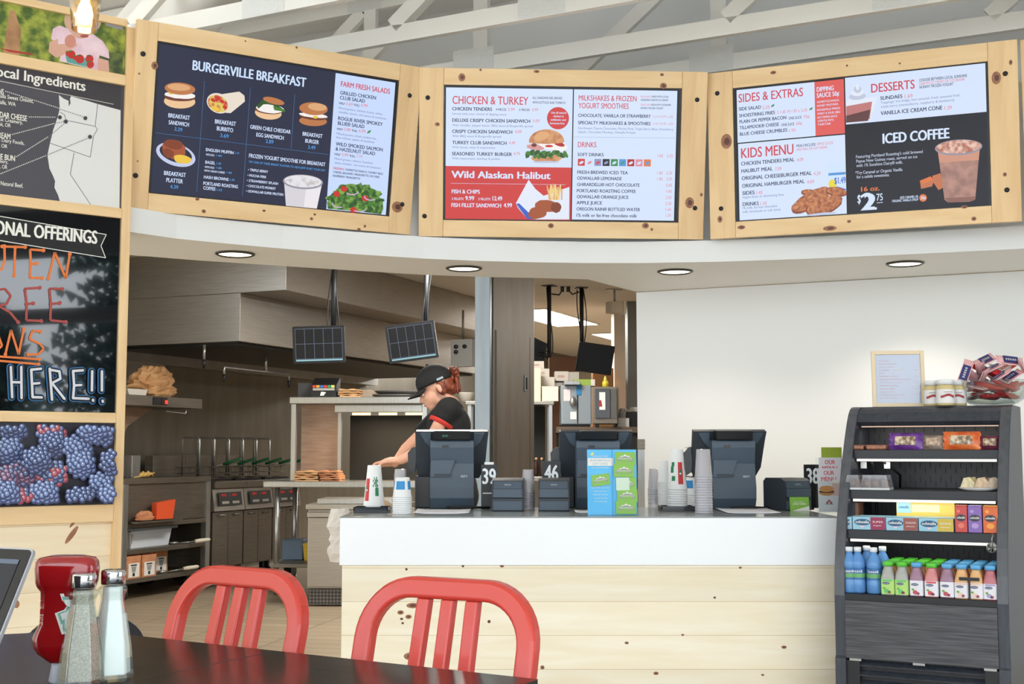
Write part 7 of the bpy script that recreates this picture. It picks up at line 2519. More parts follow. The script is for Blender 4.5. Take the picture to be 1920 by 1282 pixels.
def bar_box(label, px0, px1, h, y, depth, m, m2, word):
    x0, x1 = cx(px0, y, 985) + 0.0006, cx(px1, y, 985) - 0.0006
    t = thing('bar_box', label, 'box', on_cool(x0, y, z3_), CA, 'snack bar boxes in the cooler')
    w = x1 - x0
    MB().box(0, w, 0, depth, 0, h, m).build('box', t, bevel=0.001)
    f = MB()
    f.box(w * .55, w - 0.0005, -0.0008, -0.0003, 0.001, h - 0.001, m2)
    f.poly([(w * .30 + w * .25 * math.cos(k * PI / 10), -0.0010, h * .58 + h * .26 * math.sin(k * PI / 10)) for k in range(20)], mat('bar_oval', (44, 92, 130), 0.5))
    f.poly([(w * .18, -0.0009, h * .42), (w * .42, -0.0009, h * .42), (w * .30, -0.0009, h * .12)], mat('bar_heart', (224, 200, 216), 0.5))
    flat_text(f, 'odwalla', w * .09, h * .50, w * .42, h * .22, M_paperw, -0.0014, 0.02)
    flat_text(f, word, w * .62, h * .55, w * .32, h * .16, M_paperw, -0.0014)
    flat_text(f, word.lower(), w * .64, h * .30, w * .26, h * .12, M_paperw, -0.0014)
    f.build('front_print', t, recalc=False)
    return t


M_bx = mat('bar_box_blue', (150, 196, 214), 0.45)
bar_box('light blue snack bar box cut off at the left edge of the third shelf', 1588.5, 1597.5, 0.048, d3, 0.14, M_bx, M_bx, 'BAR')
bar_box('snack bar box with a magenta half on the third cooler shelf', 1598.5, 1660, 0.050, d3, 0.14, M_bx, mat('bar_magenta', (150, 46, 84), 0.5), 'SUPER')
bar_box('snack bar box with a brown half on the third cooler shelf', 1661, 1721, 0.050, d3, 0.14, M_bx, mat('bar_brown', (150, 84, 78), 0.5), 'CHOCO')
bar_box('snack bar box with a yellow half, next to the red drink carton', 1722.5, 1788, 0.050, d3, 0.14, M_bx, mat('bar_yellow', (206, 178, 70), 0.5), 'BANANA')
y = d3 + 0.15
x0, x1 = cx(1681, y, 960), cx(1790, y, 960)
t = thing('bar_box', 'long yellow box standing taller behind the front snack bar boxes', 'box', on_cool(x0, y, z3_), CA, 'snack bar boxes in the cooler')
MB().box(0, x1 - x0, 0, 0.12, 0, 0.105, mat('box_yellow', (216, 186, 84), 0.5)).build('box', t, bevel=0.001)
f = MB()
f.box(0.002, 0.055, -0.001, -0.0004, 0.062, 0.103, M_bx)
f.box(0.060, 0.165, -0.001, -0.0004, 0.066, 0.096, mat('box_yellow_pale', (232, 216, 160), 0.5))
flat_text(f, 'odwalla', 0.010, 0.080, 0.038, 0.011, mat('bar_oval', (44, 92, 130), 0.5), -0.0016, 0.02)
f.build('front_print', t, recalc=False)
x0 = cx(1586, y, 960)
b = MB().box(0, 0.05, 0, 0.1, 0, 0.098, mat('box_cocoa', (128, 92, 74), 0.5))
b.box(0.002, 0.03, -0.001, -0.0003, 0.055, 0.095, M_bx)
b.box(0.002, 0.048, -0.001, -0.0003, 0.03, 0.05, mat('bar_orange', (226, 136, 60), 0.5))
tag(b.build('bar_box', loc=on_cool(x0, y, z3_), rotz=CA), 'brown and blue box in the back left corner of the third shelf', 'box', 'snack bar boxes in the cooler')
for px0, px1, c, c2, nm in ((1790.5, 1813.5, (196, 76, 74), (226, 120, 100), 'red'), (1815, 1841, (134, 104, 176), (176, 150, 206), 'purple'), (1843, 1871, (214, 104, 54), (236, 160, 70), 'orange')):
    x0, x1 = cx(px0, d3, 975), cx(px1, d3, 975)
    w = x1 - x0
    t = thing('drink_carton', 'small %s drink carton standing at the right of the third shelf' % nm, 'carton', on_cool(x0, d3, z3_), CA, 'drink cartons in the cooler')
    MB().box(0, w, 0, 0.042, 0, 0.098, mat('carton_' + nm, c, 0.45)).build('box', t, bevel=0.002)
    MB().box(0.001, w - 0.001, 0.001, 0.041, 0.0985, 0.103, mat('carton_top_' + nm, c2, 0.45)).build('top', t, bevel=0.002)
    f = MB()
    f.poly([(w * .5 + w * .40 * math.cos(k * PI / 10), -0.0006, 0.055 + 0.013 * math.sin(k * PI / 10)) for k in range(20)], mat('carton_oval', (58, 54, 66), 0.5))
    flat_text(f, 'odwalla', w * .16, 0.052, w * .68, 0.009, M_paperw, -0.0012, 0.02)
    f.poly([(w * .5 + w * .26 * math.cos(k * PI / 8), -0.0006, 0.026 + 0.010 * math.sin(k * PI / 8)) for k in range(16)], mat('carton_fruit_' + nm, c2, 0.5))
    f.poly([(w * .3 + w * .14 * math.cos(k * PI / 8), -0.0007, 0.08 + 0.006 * math.sin(k * PI / 8)) for k in range(16)], mat('carton_fruit_' + nm, c2, 0.5))
    f.build('front_print', t, recalc=False)
# thermometer
x = cx(1861, d3 - 0.012, 1020)
th_ = thing('thermometer', 'round dial thermometer hanging from the third shelf edge at the right', 'thermometer', on_cool(x, d3 - 0.024, 0.800), CA)
MB().lathe([(0, 0), (0.018, 0.0), (0.020, 0.003), (0.020, 0.010), (0.0, 0.010)], M_steel_b, 28, M=Matrix.Rotation(PI / 2, 4, 'X')).build('case', th_)
f = MB()
f.lathe([(0, 0), (0.0165, 0)], M_paperw, 28, M=Matrix.Translation((0, -0.0106, 0)) @ Matrix.Rotation(PI / 2, 4, 'X'))
f.box(-0.0008, 0.0008, -0.0115, -0.0110, -0.004, 0.012, M_black, Matrix.Rotation(0.7, 4, 'Y'))
f.build('dial', th_, recalc=False)
MB().tube([(0, -0.004, 0.0205), (0, -0.002, 0.034), (0.004, 0.004, 0.044), (0.0, 0.012, 0.0505)], 0.0025, M_steel_b, 6).build('hook', th_)


# ---------------------------------------------------------------- packets on the top shelf
def packet(label, px0, px1, h, z, y, m_edge, m_mid, name='cookie_bag', lean=0.25, filling=None, puff=0.022, grp='wrapped snacks on the top cooler shelf', yaw=0.0):
    x0, x1 = cx(px0, y, 830), cx(px1, y, 830)
    w = (x1 - x0) / 2
    t = thing(name, label, 'packet', on_cool((x0 + x1) / 2, y, z), CA + yaw, grp)
    R = Matrix.Rotation(-lean, 4, 'X')
    b = MB()

    def fn(s):
        def g(u, v):
            e = (1 - abs(2 * u - 1) ** 3) * (1 - abs(2 * v - 1) ** 3)
            return (-w + 2 * w * u + 0.003 * math.sin(17 * v), s * puff * e, h * v)
        return g
    b.grid(fn(-1), 14, 10, m_edge, M=R)
    b.grid(fn(1), 14, 10, m_edge, M=R)
    b.build('wrapper', t, recalc=False)
    c = MB()

    def gm(u, v):
        uu, vv = 0.2 + 0.6 * u, 0.22 + 0.5 * v
        e = (1 - abs(2 * uu - 1) ** 3) * (1 - abs(2 * vv - 1) ** 3)
        return (-w + 2 * w * uu, -puff * e - 0.0014, h * vv)
    c.grid(gm, 10, 6, m_mid, M=R)
    c.build('window', t, recalc=False)
    return t


M_cookie = noise_mix('cookie', (120, 92, 70), (222, 204, 176), nscale=60, rough=0.25, lo=0.4, hi=0.65)
M_cookie2 = noise_mix('cookie_pale', (150, 120, 96), (206, 186, 160), nscale=70, rough=0.25)
z1_ = 1.164
y1_ = setback(z1_) + 0.045
packet('purple cookie bag standing on the top cooler shelf', 1666, 1730, 0.070, z1_, y1_, noise_mix('foil_purple', (86, 40, 120), (126, 74, 160), nscale=24, rough=0.22), M_cookie)
packet('clear cookie packet between the purple and the orange bag', 1729, 1771, 0.060, z1_, y1_ + 0.01, noise_mix('foil_clear', (120, 104, 96), (176, 160, 146), nscale=24, rough=0.22), M_cookie2)
packet('orange cookie bag standing on the top cooler shelf', 1768, 1838, 0.074, z1_, y1_ - 0.005, noise_mix('foil_orange', (206, 84, 34), (236, 132, 72), nscale=24, rough=0.2), M_cookie)
packet('maroon cookie bag at the right end of the top cooler shelf', 1836, 1876, 0.056, z1_, y1_, noise_mix('foil_maroon', (90, 34, 52), (128, 60, 80), nscale=24, rough=0.25), M_cookie)
for px0, px1, lb in ((1590, 1622, 'flat brown pastry pack at the left end of the top cooler shelf'), (1626, 1664, 'flat brown pastry pack beside the purple cookie bag')):
    x0, x1 = cx(px0, y1_, 838), cx(px1, y1_, 838)
    b = MB().box(0, x1 - x0, -0.03, 0.06, 0, 0.020, noise_mix('pastry', (104, 62, 44), (160, 106, 78), nscale=40, rough=0.35))
    tag(b.build('pastry_pack', loc=on_cool(x0, y1_, z1_), rotz=CA, bevel=0.006), lb, 'packet', 'wrapped snacks on the top cooler shelf')

# clear clamshells with brownies on the second shelf
z2_ = 1.005
y2_ = setback(z2_) + 0.06
for px, hw, lb in ((1593, 0.034, 'clear clamshell of dark cake cut off at the left of the second shelf'), (1644, 0.058, 'clear clamshell of dark cake on the second shelf, beside the hanging cable')):
    t = thing('cake_clamshell', lb, 'clamshell', on_cool(cx(px, y2_, 905) + (0.022 if px < 1600 else 0), y2_, z2_), CA, 'clamshells on the second shelf')
    MB().prism(rrect(-hw, hw, -0.05, 0.05, 0.01), 0.0, 0.008, mat('clam_base', (200, 204, 204), 0.3), axis='z').build('base', t)
    c = MB()
    for k in range(2 if hw < .05 else 3):
        xx = -hw + 0.014 + k * (hw * 2 - 0.016) / (2 if hw < .05 else 3)
        c.box(xx, xx + 0.026, -0.03, 0.03, 0.0085, 0.042, noise_mix('brownie', (66, 44, 36), (128, 92, 66), nscale=60, rough=0.5))
    c.build('cake', t, bevel=0.003)
    MB().prism([(-hw + .002, 0.0085), (hw - .002, 0.0085), (hw - 0.012, 0.058), (-hw + 0.012, 0.058)], -0.046, 0.046, clear_mat('clam_clear', (250, 252, 250), 0.16, 0.08, 0.14), axis='y').build('lid', t)
y2p = y2_ + 0.02
t = thing('plate', 'pale plate at the right of the second cooler shelf, under wrapped sandwiches', 'plate', on_cool(cx(1836, y2p, 915), y2p, z2_), CA)
MB().lathe([(0.0, 0.0), (0.05, 0.0), (0.075, 0.010), (0.074, 0.013), (0.05, 0.004), (0.0, 0.004)], mat('plate_grey', (206, 206, 204), 0.4), 30).build('dish', t)
for k, (px, c, lb) in enumerate(((1818, (232, 216, 170), 'wrapped sandwich half on the plate, left one'), (1841, (222, 190, 150), 'wrapped sandwich half on the plate, middle one'), (1860, (206, 184, 160), 'wrapped sandwich half on the plate, right one'))):
    b = MB()
    b.prism([(-0.026, 0), (0.026, 0), (0.030, 0.018), (0.010, 0.040), (-0.012, 0.036)], -0.028, 0.028, noise_mix('sandwich_%d' % k, c, tuple(int(v * .84) for v in c), nscale=50, rough=0.25), axis='y')
    tag(b.build('sandwich', loc=on_cool(cx(px, y2p, 905), y2p + 0.004 * k, z2_ + 0.0135), rotz=CA + 0.25 * (k - 1), bevel=0.006), lb, 'sandwich', 'wrapped sandwiches on the plate')

# ---------------------------------------------------------------- on top of the cooler: framed list, jars, candy bowl
ztop = 1.344
yf = 0.47
x0, x1 = cx(1639, yf, 760), cx(1734, yf, 760)
w = (x1 - x0)
fh = 0.240
t = thing('framed_menu', 'small pale wood frame with a pink-lettered list, standing on the cooler', 'frame', on_cool((x0 + x1) / 2, yf, ztop), CA + 0.30)
M_fw = mat('frame_wood', (226, 206, 172), 0.5)
R = Matrix.Rotation(-0.08, 4, 'X')
w = w * 1.04
f = MB()
for a in ((-w / 2, -w / 2 + 0.016, 0.0, fh), (w / 2 - 0.016, w / 2, 0.0, fh), (-w / 2 + 0.0162, w / 2 - 0.0162, 0.0, 0.016), (-w / 2 + 0.0162, w / 2 - 0.0162, fh - 0.016, fh)):
    f.box(a[0], a[1], -0.006, 0.010, a[2], a[3], M_fw, R)
f.build('frame', t, bevel=0.0015)
s_ = MB()
s_.box(-w / 2 + 0.0165, w / 2 - 0.0165, 0.001, 0.006, 0.0165, fh - 0.0165, mat('list_paper', (190, 198, 218), 0.5), R)
pk = mat('list_pink', (200, 112, 138), 0.6)
for k, (tx_, ww, bb) in enumerate((('KIDS MEAL', .2, 0), ('BURGERVILLE CLASSICS', .34, 1), ('burgers and sandwiches', .3, 0), ('CHICKEN', .2, 1), ('fish', .1, 0), ('SALADS & SIDES', .36, 1), ('SEASONAL FAVORITES AND SPECIALS', .62, 1), ('ask for daily flavors', .44, 0), ('SHAKES SUNDAES', .36, 1), ('SHAKE SIZES', .30, 1), ('SINGLE ONE', .28, 0), ('COFFEE TEA AND MORE', .46, 1), ('BOTTLED DRINKS', .36, 0))):
    z = fh - 0.045 - k * 0.0133
    flat_text(s_, tx_, -w / 2 + 0.030, z, w * ww, 0.0048, pk, 0.0002, 0.012 if bb else 0, R)
    if k % 2 == 1:
        flat_text(s_, '1.99', w / 2 - 0.042, z, 0.015, 0.0045, pk, 0.0002, 0, R)
s_.build('list', t, recalc=False)
g = MB().box(-w / 2 + 0.0165, w / 2 - 0.0165, -0.002, -0.001, 0.0165, fh - 0.0165, clear_mat('frame_glass', (250, 250, 250), 0.05, 0.02), R).build('glass', t)
MB().prism([(0.012, 0.16), (0.014, 0.16), (0.10, 0.0), (0.096, 0.0)], -0.02, 0.02, M_fw, axis='x').build('easel', t)

jar = None
for px, d, lb in ((1773, 0.40, 'mustard jar with a white lid and red ribbon label, front one on the cooler'), (1750, 0.455, 'mustard jar behind and left of the front jar, next to the frame'), (1795, 0.47, 'mustard jar behind the front jar, next to the candy bowl')):
    loc = on_cool(cx(px, d, 750), d, ztop)
    if jar is None:
        jar = thing('mustard_jar', lb, 'jar', loc, CA + 0.45, 'mustard jars on the cooler')
        MB().lathe([(0, 0), (0.034, 0), (0.037, 0.004), (0.037, 0.072), (0.033, 0.082), (0.031, 0.085)], mat('mustard_fill', (206, 186, 132), 0.2), 28).build('glass', jar)
        MB().lathe([(0.0345, 0.0855), (0.0345, 0.104), (0.033, 0.106), (0, 0.106)], mat('jar_lid', (226, 228, 228), 0.4), 28).build('lid', jar)
        l = MB()
        l.shell([(0.0374, 0.010), (0.0374, 0.066)], mat('jar_label', (226, 224, 222), 0.5), 28)
        for k in range(12):
            a = -PI / 2 - 0.75 + k * 0.125
            z = 0.034 + 0.004 * math.cos((k - 6) * 0.5)
            l.box(-0.0026, 0.0026, -0.0384, -0.0378, z, z + 0.010, mat('jar_ribbon', (160, 44, 50), 0.5), Matrix.Rotation(a + PI / 2, 4, 'Z'))
        for k in range(6):
            a = -PI / 2 - 0.42 + k * 0.16
            l.box(-0.0020, 0.0020, -0.0386, -0.0380, 0.053, 0.056, mat('jar_ink', (120, 110, 110), 0.5), Matrix.Rotation(a + PI / 2, 4, 'Z'))
        l.build('label', jar, recalc=False)
    else:
        dup(jar, loc, CA + 0.2, lb)

yb_ = 0.555
xb = cx(1862, yb_, 740)
BC = on_cool(xb, yb_, ztop)
bw = thing('candy_bowl', 'round clear glass bowl heaped with wrapped candy bars on the cooler', 'bowl', BC, 0)
M_bowl = clear_mat('bowl_glass', (248, 253, 252), 0.07, 0.03, edge=0.6)
MB().shell([(0.055, 0.001), (0.095, 0.010), (0.130, 0.035), (0.150, 0.070), (0.155, 0.098), (0.160, 0.101), (0.157, 0.104), (0.151, 0.099), (0.146, 0.071), (0.127, 0.038), (0.093, 0.014), (0.0, 0.006)], M_bowl, 48).build('glass_wall', bw, recalc=False)
M_st = None


def stripe_mat(name, a, b, sc):
    m = bpy.data.materials.new(name)
    m.use_nodes = True
    nt = m.node_tree
    bs = nt.nodes['Principled BSDF']
    tc = nt.nodes.new('ShaderNodeTexCoord')
    wv = nt.nodes.new('ShaderNodeTexWave')
    wv.wave_type = 'BANDS'
    wv.bands_direction = 'Y'
    wv.inputs['Scale'].default_value = sc
    rp = nt.nodes.new('ShaderNodeValToRGB')
    rp.color_ramp.interpolation = 'CONSTANT'
    rp.color_ramp.elements[0].color = C(*a)
    rp.color_ramp.elements[1].color = C(*b)
    rp.color_ramp.elements[1].position = 0.5
    nt.links.new(tc.outputs['Object'], wv.inputs[0])
    nt.links.new(wv.outputs['Fac'], rp.inputs[0])
    nt.links.new(rp.outputs[0], bs.inputs['Base Color'])
    bs.inputs['Roughness'].default_value = 0.25
    return m


M_candy = stripe_mat('candy_stripe', (206, 62, 70), (236, 228, 228), 60)
M_navy = mat('candy_navy', (44, 48, 104), 0.3)
M_cred = noise_mix('candy_red', (196, 32, 40), (226, 70, 70), nscale=20, rough=0.22)
M_cgr = mat('candy_green', (30, 110, 84), 0.3)
M_csil = mat('candy_silver', (206, 204, 210), 0.25, 0.3)
rc = random.Random(31)


def candy(kind):
    lx, ly, lz = 0.060, 0.020, 0.008
    t = thing('candy_bar', 'x', 'candy bar', (0, 0, -6), 0, 'wrapped candy bars in the bowl')
    m1 = {'navy': M_candy, 'red': M_cred, 'green': M_cred}[kind]
    b = MB()

    def fn(s):
        def g(u, v):
            e = (1 - abs(2 * u - 1) ** 8) * (1 - abs(2 * v - 1) ** 4)
            return (-lx + 2 * lx * u, -ly + 2 * ly * v + (0.002 * math.sin(40 * v) if u in (0, 1) else 0), s * lz * e)
        return g
    b.grid(fn(1), 16, 6, m1)
    b.grid(fn(-1), 16, 6, m1)
    b.build('wrapper', t, recalc=False)
    c = MB()
    mm = {'navy': M_navy, 'red': M_csil, 'green': M_cgr}[kind]
    s = 1.0
    c.box(-lx * .55, lx * .55, -ly * .8, ly * .8, lz + 0.0006, lz + 0.0012, mm)
    for k in range(5):
        c.box(-lx * .38 + k * 0.010, -lx * .38 + k * 0.010 + 0.006, -0.004, 0.005, lz + 0.0013, lz + 0.0016, M_csil if kind != 'red' else M_cred)
    c.build('label', t, recalc=False)
    return t


CB = {k: candy(k) for k in ('navy', 'red', 'green')}
PL = []
for k in range(9):
    a = 2 * PI * k / 9 + 0.3
    PL.append((0.070 * math.cos(a), 0.070 * math.sin(a), 0.040 + 0.004 * (k % 2), a + PI / 2, 0.12 * (1 if k % 2 else -1), 0.1))
for k in range(9):
    a = 2 * PI * k / 9
    PL.append((0.088 * math.cos(a), 0.088 * math.sin(a), 0.078 + 0.004 * (k % 2), a + PI / 2 + 0.25, 0.25, 0.35 * (1 if k % 2 else -1)))
for k in range(7):
    a = 2 * PI * k / 7 + 0.2
    PL.append((0.072 * math.cos(a), 0.072 * math.sin(a), 0.115, a + 0.9, -0.55, 0.2))
for k in range(5):
    a = 2 * PI * k / 5 + 0.6
    PL.append((0.048 * math.cos(a), 0.048 * math.sin(a), 0.152, a + 1.2, -0.4, 0.15))
PL.append((-0.125, -0.03, 0.135, 0.3, -1.15, 0.6))
PL.append((0.05, -0.06, 0.185, 0.15, 0.1, 0.75))
PL.append((-0.03, 0.0, 0.190, 0.5, -0.35, 0.5))
PL.append((0.11, -0.05, 0.150, 0.9, 0.5, 0.6))
got = set()
seq = ['red', 'red', 'green', 'red', 'navy', 'red', 'red', 'green', 'red'] + ['red', 'navy', 'green', 'red', 'red', 'navy', 'red', 'green', 'red'] + ['navy'] * 7 + ['navy', 'red', 'navy', 'navy', 'red'] + ['navy'] * 4
ph = ('lying low in the glass bowl', 'lying midway up the glass bowl', 'heaped above the rim of the bowl')
for (x, y, z, a, b_, c_), k in zip(PL, seq):
    lab = {'navy': 'navy and candy-striped candy bar ', 'red': 'red and silver candy bar ', 'green': 'red and green candy bar '}[k] + (ph[0] if z < .05 else ph[1] if z < .1 else ph[2])
    if x == -0.125:
        lab = 'candy-striped bar standing up over the left rim of the candy bowl'
    if z == 0.185:
        lab = 'navy and candy-striped bar facing out at the top of the heap in the bowl'
    if k in got:
        o = dup(CB[k], None, None, lab)
    else:
        got.add(k)
        o = CB[k]
        o['label'] = lab
    o.location = BC + Vector((x, y, z))
    o.rotation_euler = (c_ if z < .11 else c_ + 0.35, b_, a)
# ================================================================== table in the foreground and its chairs
ZTB = 0.75
TR_ = at_z(1010, 1273, ZTB)
TLc = at_z(150, 1180, ZTB)
e_ = (TLc - TR_).normalized()
nn = Vector((e_.y, -e_.x, 0))
if nn.y > 0:
    nn = -nn
M_table = noise_mix('table_black', (20, 18, 18), (36, 32, 31), (2, 30, 2), 3, 0.20, 0.0, rvar=0.06)
dt = thing('dining_table', 'black wooden dining table in the foreground holding the shakers and laptop', 'table', (TR_.x, TR_.y, 0), math.atan2(-e_.y, -e_.x))
LT = (TLc - TR_).length
# local x runs towards the far right corner, local y away from the camera
out = [(0, 0), (-LT + 0.10, 0)] + [(-LT + 0.10 - 0.10 * math.sin(k * PI / 12) * 1.6, -0.10 * (1 - math.cos(k * PI / 12)) * 1.0) for k in range(1, 7)]
out += [(-LT - 0.14, -0.20), (-LT - 0.22, -0.34), (-LT - 0.26, -0.50), (-LT - 0.26, -0.90), (0, -0.90)]
tt = MB().prism(out, ZTB - 0.035, ZTB, M_table, axis='z').build('tabletop', dt, bevel=0.004)
sm_ = MB()
for x in (-0.62,):
    sm_.box(x, x + 0.002, -0.88, -0.004, ZTB + 0.0001, ZTB + 0.0003, mat('table_seam', (58, 58, 62), 0.4))
sm_.build('seam', tt)
MB().box(-LT + 0.05, -0.12, -0.72, -0.56, ZTB - 0.075, ZTB - 0.0355, M_dark).build('apron', dt)
for x in (-0.35, -LT + 0.22):
    MB().tube([(x, -0.64, 0.02), (x, -0.64, ZTB - 0.0755)], 0.035, M_dark, 16).build('column', dt)
    MB().lathe([(0.0, 0), (0.20, 0.0), (0.20, 0.01), (0.06, 0.02), (0.0, 0.02)], M_dark, 28, c=(x, -0.64, 0)).build('foot', dt)

# ---------------------------------------------------------------- red metal chairs
M_chair = mat('chair_red', (204, 62, 50), 0.34, 0.0, 0.5, coat=0.35, bump=0.02, bscale=300)


def sweep(path, w, d, m, lean, y0, z0, r=0.006):
    """flat bar bent along a path in the x-z plane; w is its face, d its depth"""
    b = MB()
    n = len(path)
    vs, fs = [], []
    for i, (x, z) in enumerate(path):
        p = Vector((x, z))
        t = (Vector(path[min(i + 1, n - 1)]) - Vector(path[max(i - 1, 0)])).normalized()
        nr = Vector((-t.y, t.x))
        sec = [(-w / 2 + r, -d / 2), (w / 2 - r, -d / 2), (w / 2, -d / 2 + r), (w / 2, d / 2 - r), (w / 2 - r, d / 2), (-w / 2 + r, d / 2), (-w / 2, d / 2 - r), (-w / 2, -d / 2 + r)]
        for a, q in sec:
            zz = z + nr.y * a
            vs.append((x + nr.x * a, y0 + q + lean * (zz - z0), zz))
    for i in range(n - 1):
        for k in range(8):
            k2 = (k + 1) % 8
            fs.append((i * 8 + k, i * 8 + k2, (i + 1) * 8 + k2, (i + 1) * 8 + k))
    fs.append(tuple(range(8)))
    fs.append(tuple((n - 1) * 8 + k for k in range(8)))
    b.add(vs, fs, m, False)
    return b


CH = 0.90


def metal_chair(label, m, group=None):
    t = thing('metal_chair', label, 'chair', (0, 0, 0), 0, group)
    lean, y0, z0 = 0.26, 0.195, 0.45
    hw, top, rad = 0.190, CH - 0.022, 0.105
    path = [(-hw - 0.0, 0.45), (-hw, 0.60), (-hw, top - rad)]
    path += [(-hw + rad - rad * math.cos(a * PI / 20), top - rad + rad * math.sin(a * PI / 20)) for a in range(1, 11)]
    path += [(x, top) for x in (-0.05, 0, 0.05)]
    path += [(hw - rad + rad * math.sin(a * PI / 20), top - rad + rad * math.cos(a * PI / 20)) for a in range(0, 11)]
    path += [(hw, 0.60), (hw, 0.45)]
    fr = sweep(path, 0.042, 0.036, m, lean, y0, z0)
    fr.build('back_frame', t, bevel=0.003)
    for k in (-1, 0, 1):
        sl_ = sweep([(k * 0.062, 0.495), (k * 0.059, 0.70), (k * 0.057, top - 0.0212)], 0.030, 0.024, m, lean, y0, z0, 0.003)
        sl_.build('back_slat', t, bevel=0.002)
    sweep([(-hw + 0.0215, 0.485), (0, 0.485), (hw - 0.0215, 0.485)], 0.020, 0.022, m, lean, y0, z0).build('lower_rail', t, bevel=0.002)
    s = MB()
    s.grid(lambda u, v: (-0.20 + 0.40 * u, -0.20 + 0.385 * v, 0.452 - 0.018 * math.sin(PI * u) * math.sin(PI * min(1, v * 1.05)) ** 0.5 + (0.012 * (abs(2 * u - 1) ** 6))), 16, 14, m)
    s.build('seat', t, solid=0.012)
    for sx in (-1, 1):
        sweep([(sx * 0.175, 0.430), (sx * 0.178, 0.2), (sx * 0.185, 0.0)], 0.026, 0.026, m, 0.0, -0.175, 0).build('leg', t, bevel=0.003)
        sweep([(sx * 0.180, 0.430), (sx * 0.180, 0.2), (sx * 0.185, 0.0)], 0.026, 0.026, m, -0.14, 0.17, 0.44).build('leg', t, bevel=0.003)
        st_ = MB().tube([(sx * 0.181, -0.165, 0.16), (sx * 0.181, 0.195, 0.16)], 0.009, m, 8)
        st_.build('stretcher', t)
    return t


def place_chair(t, px, ptop, Y, yaw):
    """put the middle of the top rail at a photo column, Y metres away"""
    p = at_y(px, ptop, Y)
    lx, ly = 0.0, 0.195 + 0.26 * (CH - 0.45)
    c, s = math.cos(yaw), math.sin(yaw)
    t.location = (p.x - (lx * c - ly * s), p.y - (lx * s + ly * c), 0)
    t.rotation_euler = (0, 0, yaw)
    return p.z


ch1 = metal_chair('red metal slat-back chair further back, in front of the fryers', M_chair, 'red metal chairs')
z_a = place_chair(ch1, 462, 1066, 2.80, math.radians(-34))
ch2 = dup(ch1, None, None, 'red metal slat-back chair in front of the pine counter front')
z_b = place_chair(ch2, 848, 1090, 2.56, math.radians(-27))

# dark chair at the far side, only its rounded back showing
M_chb = noise_mix('chair_dark', (18, 20, 26), (30, 34, 42), (14, 14, 1), 3, 0.4)
q = at_y(152, 1160, 3.25)
bc = thing('dark_chair', 'dark rounded chair behind the black table, just beside the shakers', 'chair', (q.x, q.y + 0.03, 0), math.radians(200))
zq_ = q.z
MB().prism([(-0.155, 0.40), (0.155, 0.40), (0.155, zq_ - 0.09)] + arc(0.155 - 0.09, zq_ - 0.09, 0.09, 0, PI / 2, 8) + arc(-0.155 + 0.09, zq_ - 0.09, 0.09, PI / 2, PI, 8), 0.0, 0.025, M_chb, axis='y').build('backrest', bc, bevel=0.006)
MB().prism(rrect(-0.18, 0.18, -0.36, 0.0, 0.05), 0.372, 0.3995, M_chb, axis='z').build('seat', bc, bevel=0.005)
for sx in (-1, 1):
    for sy in (-0.31, -0.04):
        MB().tube([(sx * 0.14, sy, 0.3715), (sx * 0.165, sy, 0)], 0.012, M_dark, 8).build('leg', bc)

# ---------------------------------------------------------------- laptop
tc_ = at_y(65, 1029, 2.0)
LYA = math.radians(-24.8)
ly = Vector((-math.sin(LYA), math.cos(LYA), 0))
lx_ = Vector((math.cos(LYA), math.sin(LYA), 0))
rise = tc_.z - ZTB - 0.018
back = 0.115
base = tc_ - ly * back
lap = thing('laptop', 'silver-edged laptop with a black screen border at the left edge of the table', 'laptop', (base.x, base.y, ZTB + 0.0006), LYA)
M_alu = mat('laptop_silver', (176, 178, 184), 0.35, 0.7)
LWd = 0.33
MB().prism(rrect(-LWd, 0.0, -0.23, -0.004, 0.012), 0.0, 0.0165, M_alu, axis='z').build('keyboard_deck', lap, bevel=0.002)
kb = MB()
for r in range(5):
    for k in range(13):
        kb.box(-LWd + 0.03 + k * 0.021, -LWd + 0.047 + k * 0.021, -0.10 + r * 0.018 - 0.0, -0.086 + r * 0.018, 0.0166, 0.0178, M_black)
kb.build('keys', lap)
Ln = math.hypot(back, rise)
ang = math.atan2(back, rise)
Rl = Matrix.Translation((0, 0, 0.018)) @ Matrix.Rotation(-ang, 4, 'X')
lid = MB().prism(rrect(-LWd, 0.0, 0.0, Ln, 0.010), 0.0, 0.006, M_alu, axis='y', M=Rl).build('lid', lap, bevel=0.001)
MB().prism(rrect(-LWd + 0.003, -0.0035, 0.003, Ln - 0.003, 0.008), -0.0012, -0.0002, mat('laptop_bezel', (16, 15, 18), 0.15), axis='y', M=Rl).build('bezel', lid)
sc = MB()
sc.box(-LWd + 0.021, -0.021, -0.0022, -0.0014, 0.021, Ln - 0.020, glow('laptop_page', (44, 46, 52)), Rl)
rl = random.Random(5)
sc.box(-LWd + 0.021, -0.021, -0.0026, -0.0023, Ln - 0.028, Ln - 0.0205, glow('laptop_bar', (108, 122, 140)), Rl)
for k in range(11):
    z = 0.035 + k * 0.0165
    x1 = -0.03 - 0.02 * (k % 3)
    sc.box(-LWd + 0.05 + 0.01 * (k % 4), x1 - 0.05, -0.0026, -0.0023, z, z + (0.007 if k % 3 else 0.004), glow('laptop_text_%d' % (k % 3), ((84, 88, 100), (66, 70, 80), (104, 110, 124))[k % 3]), Rl)
sc.build('display', lid)


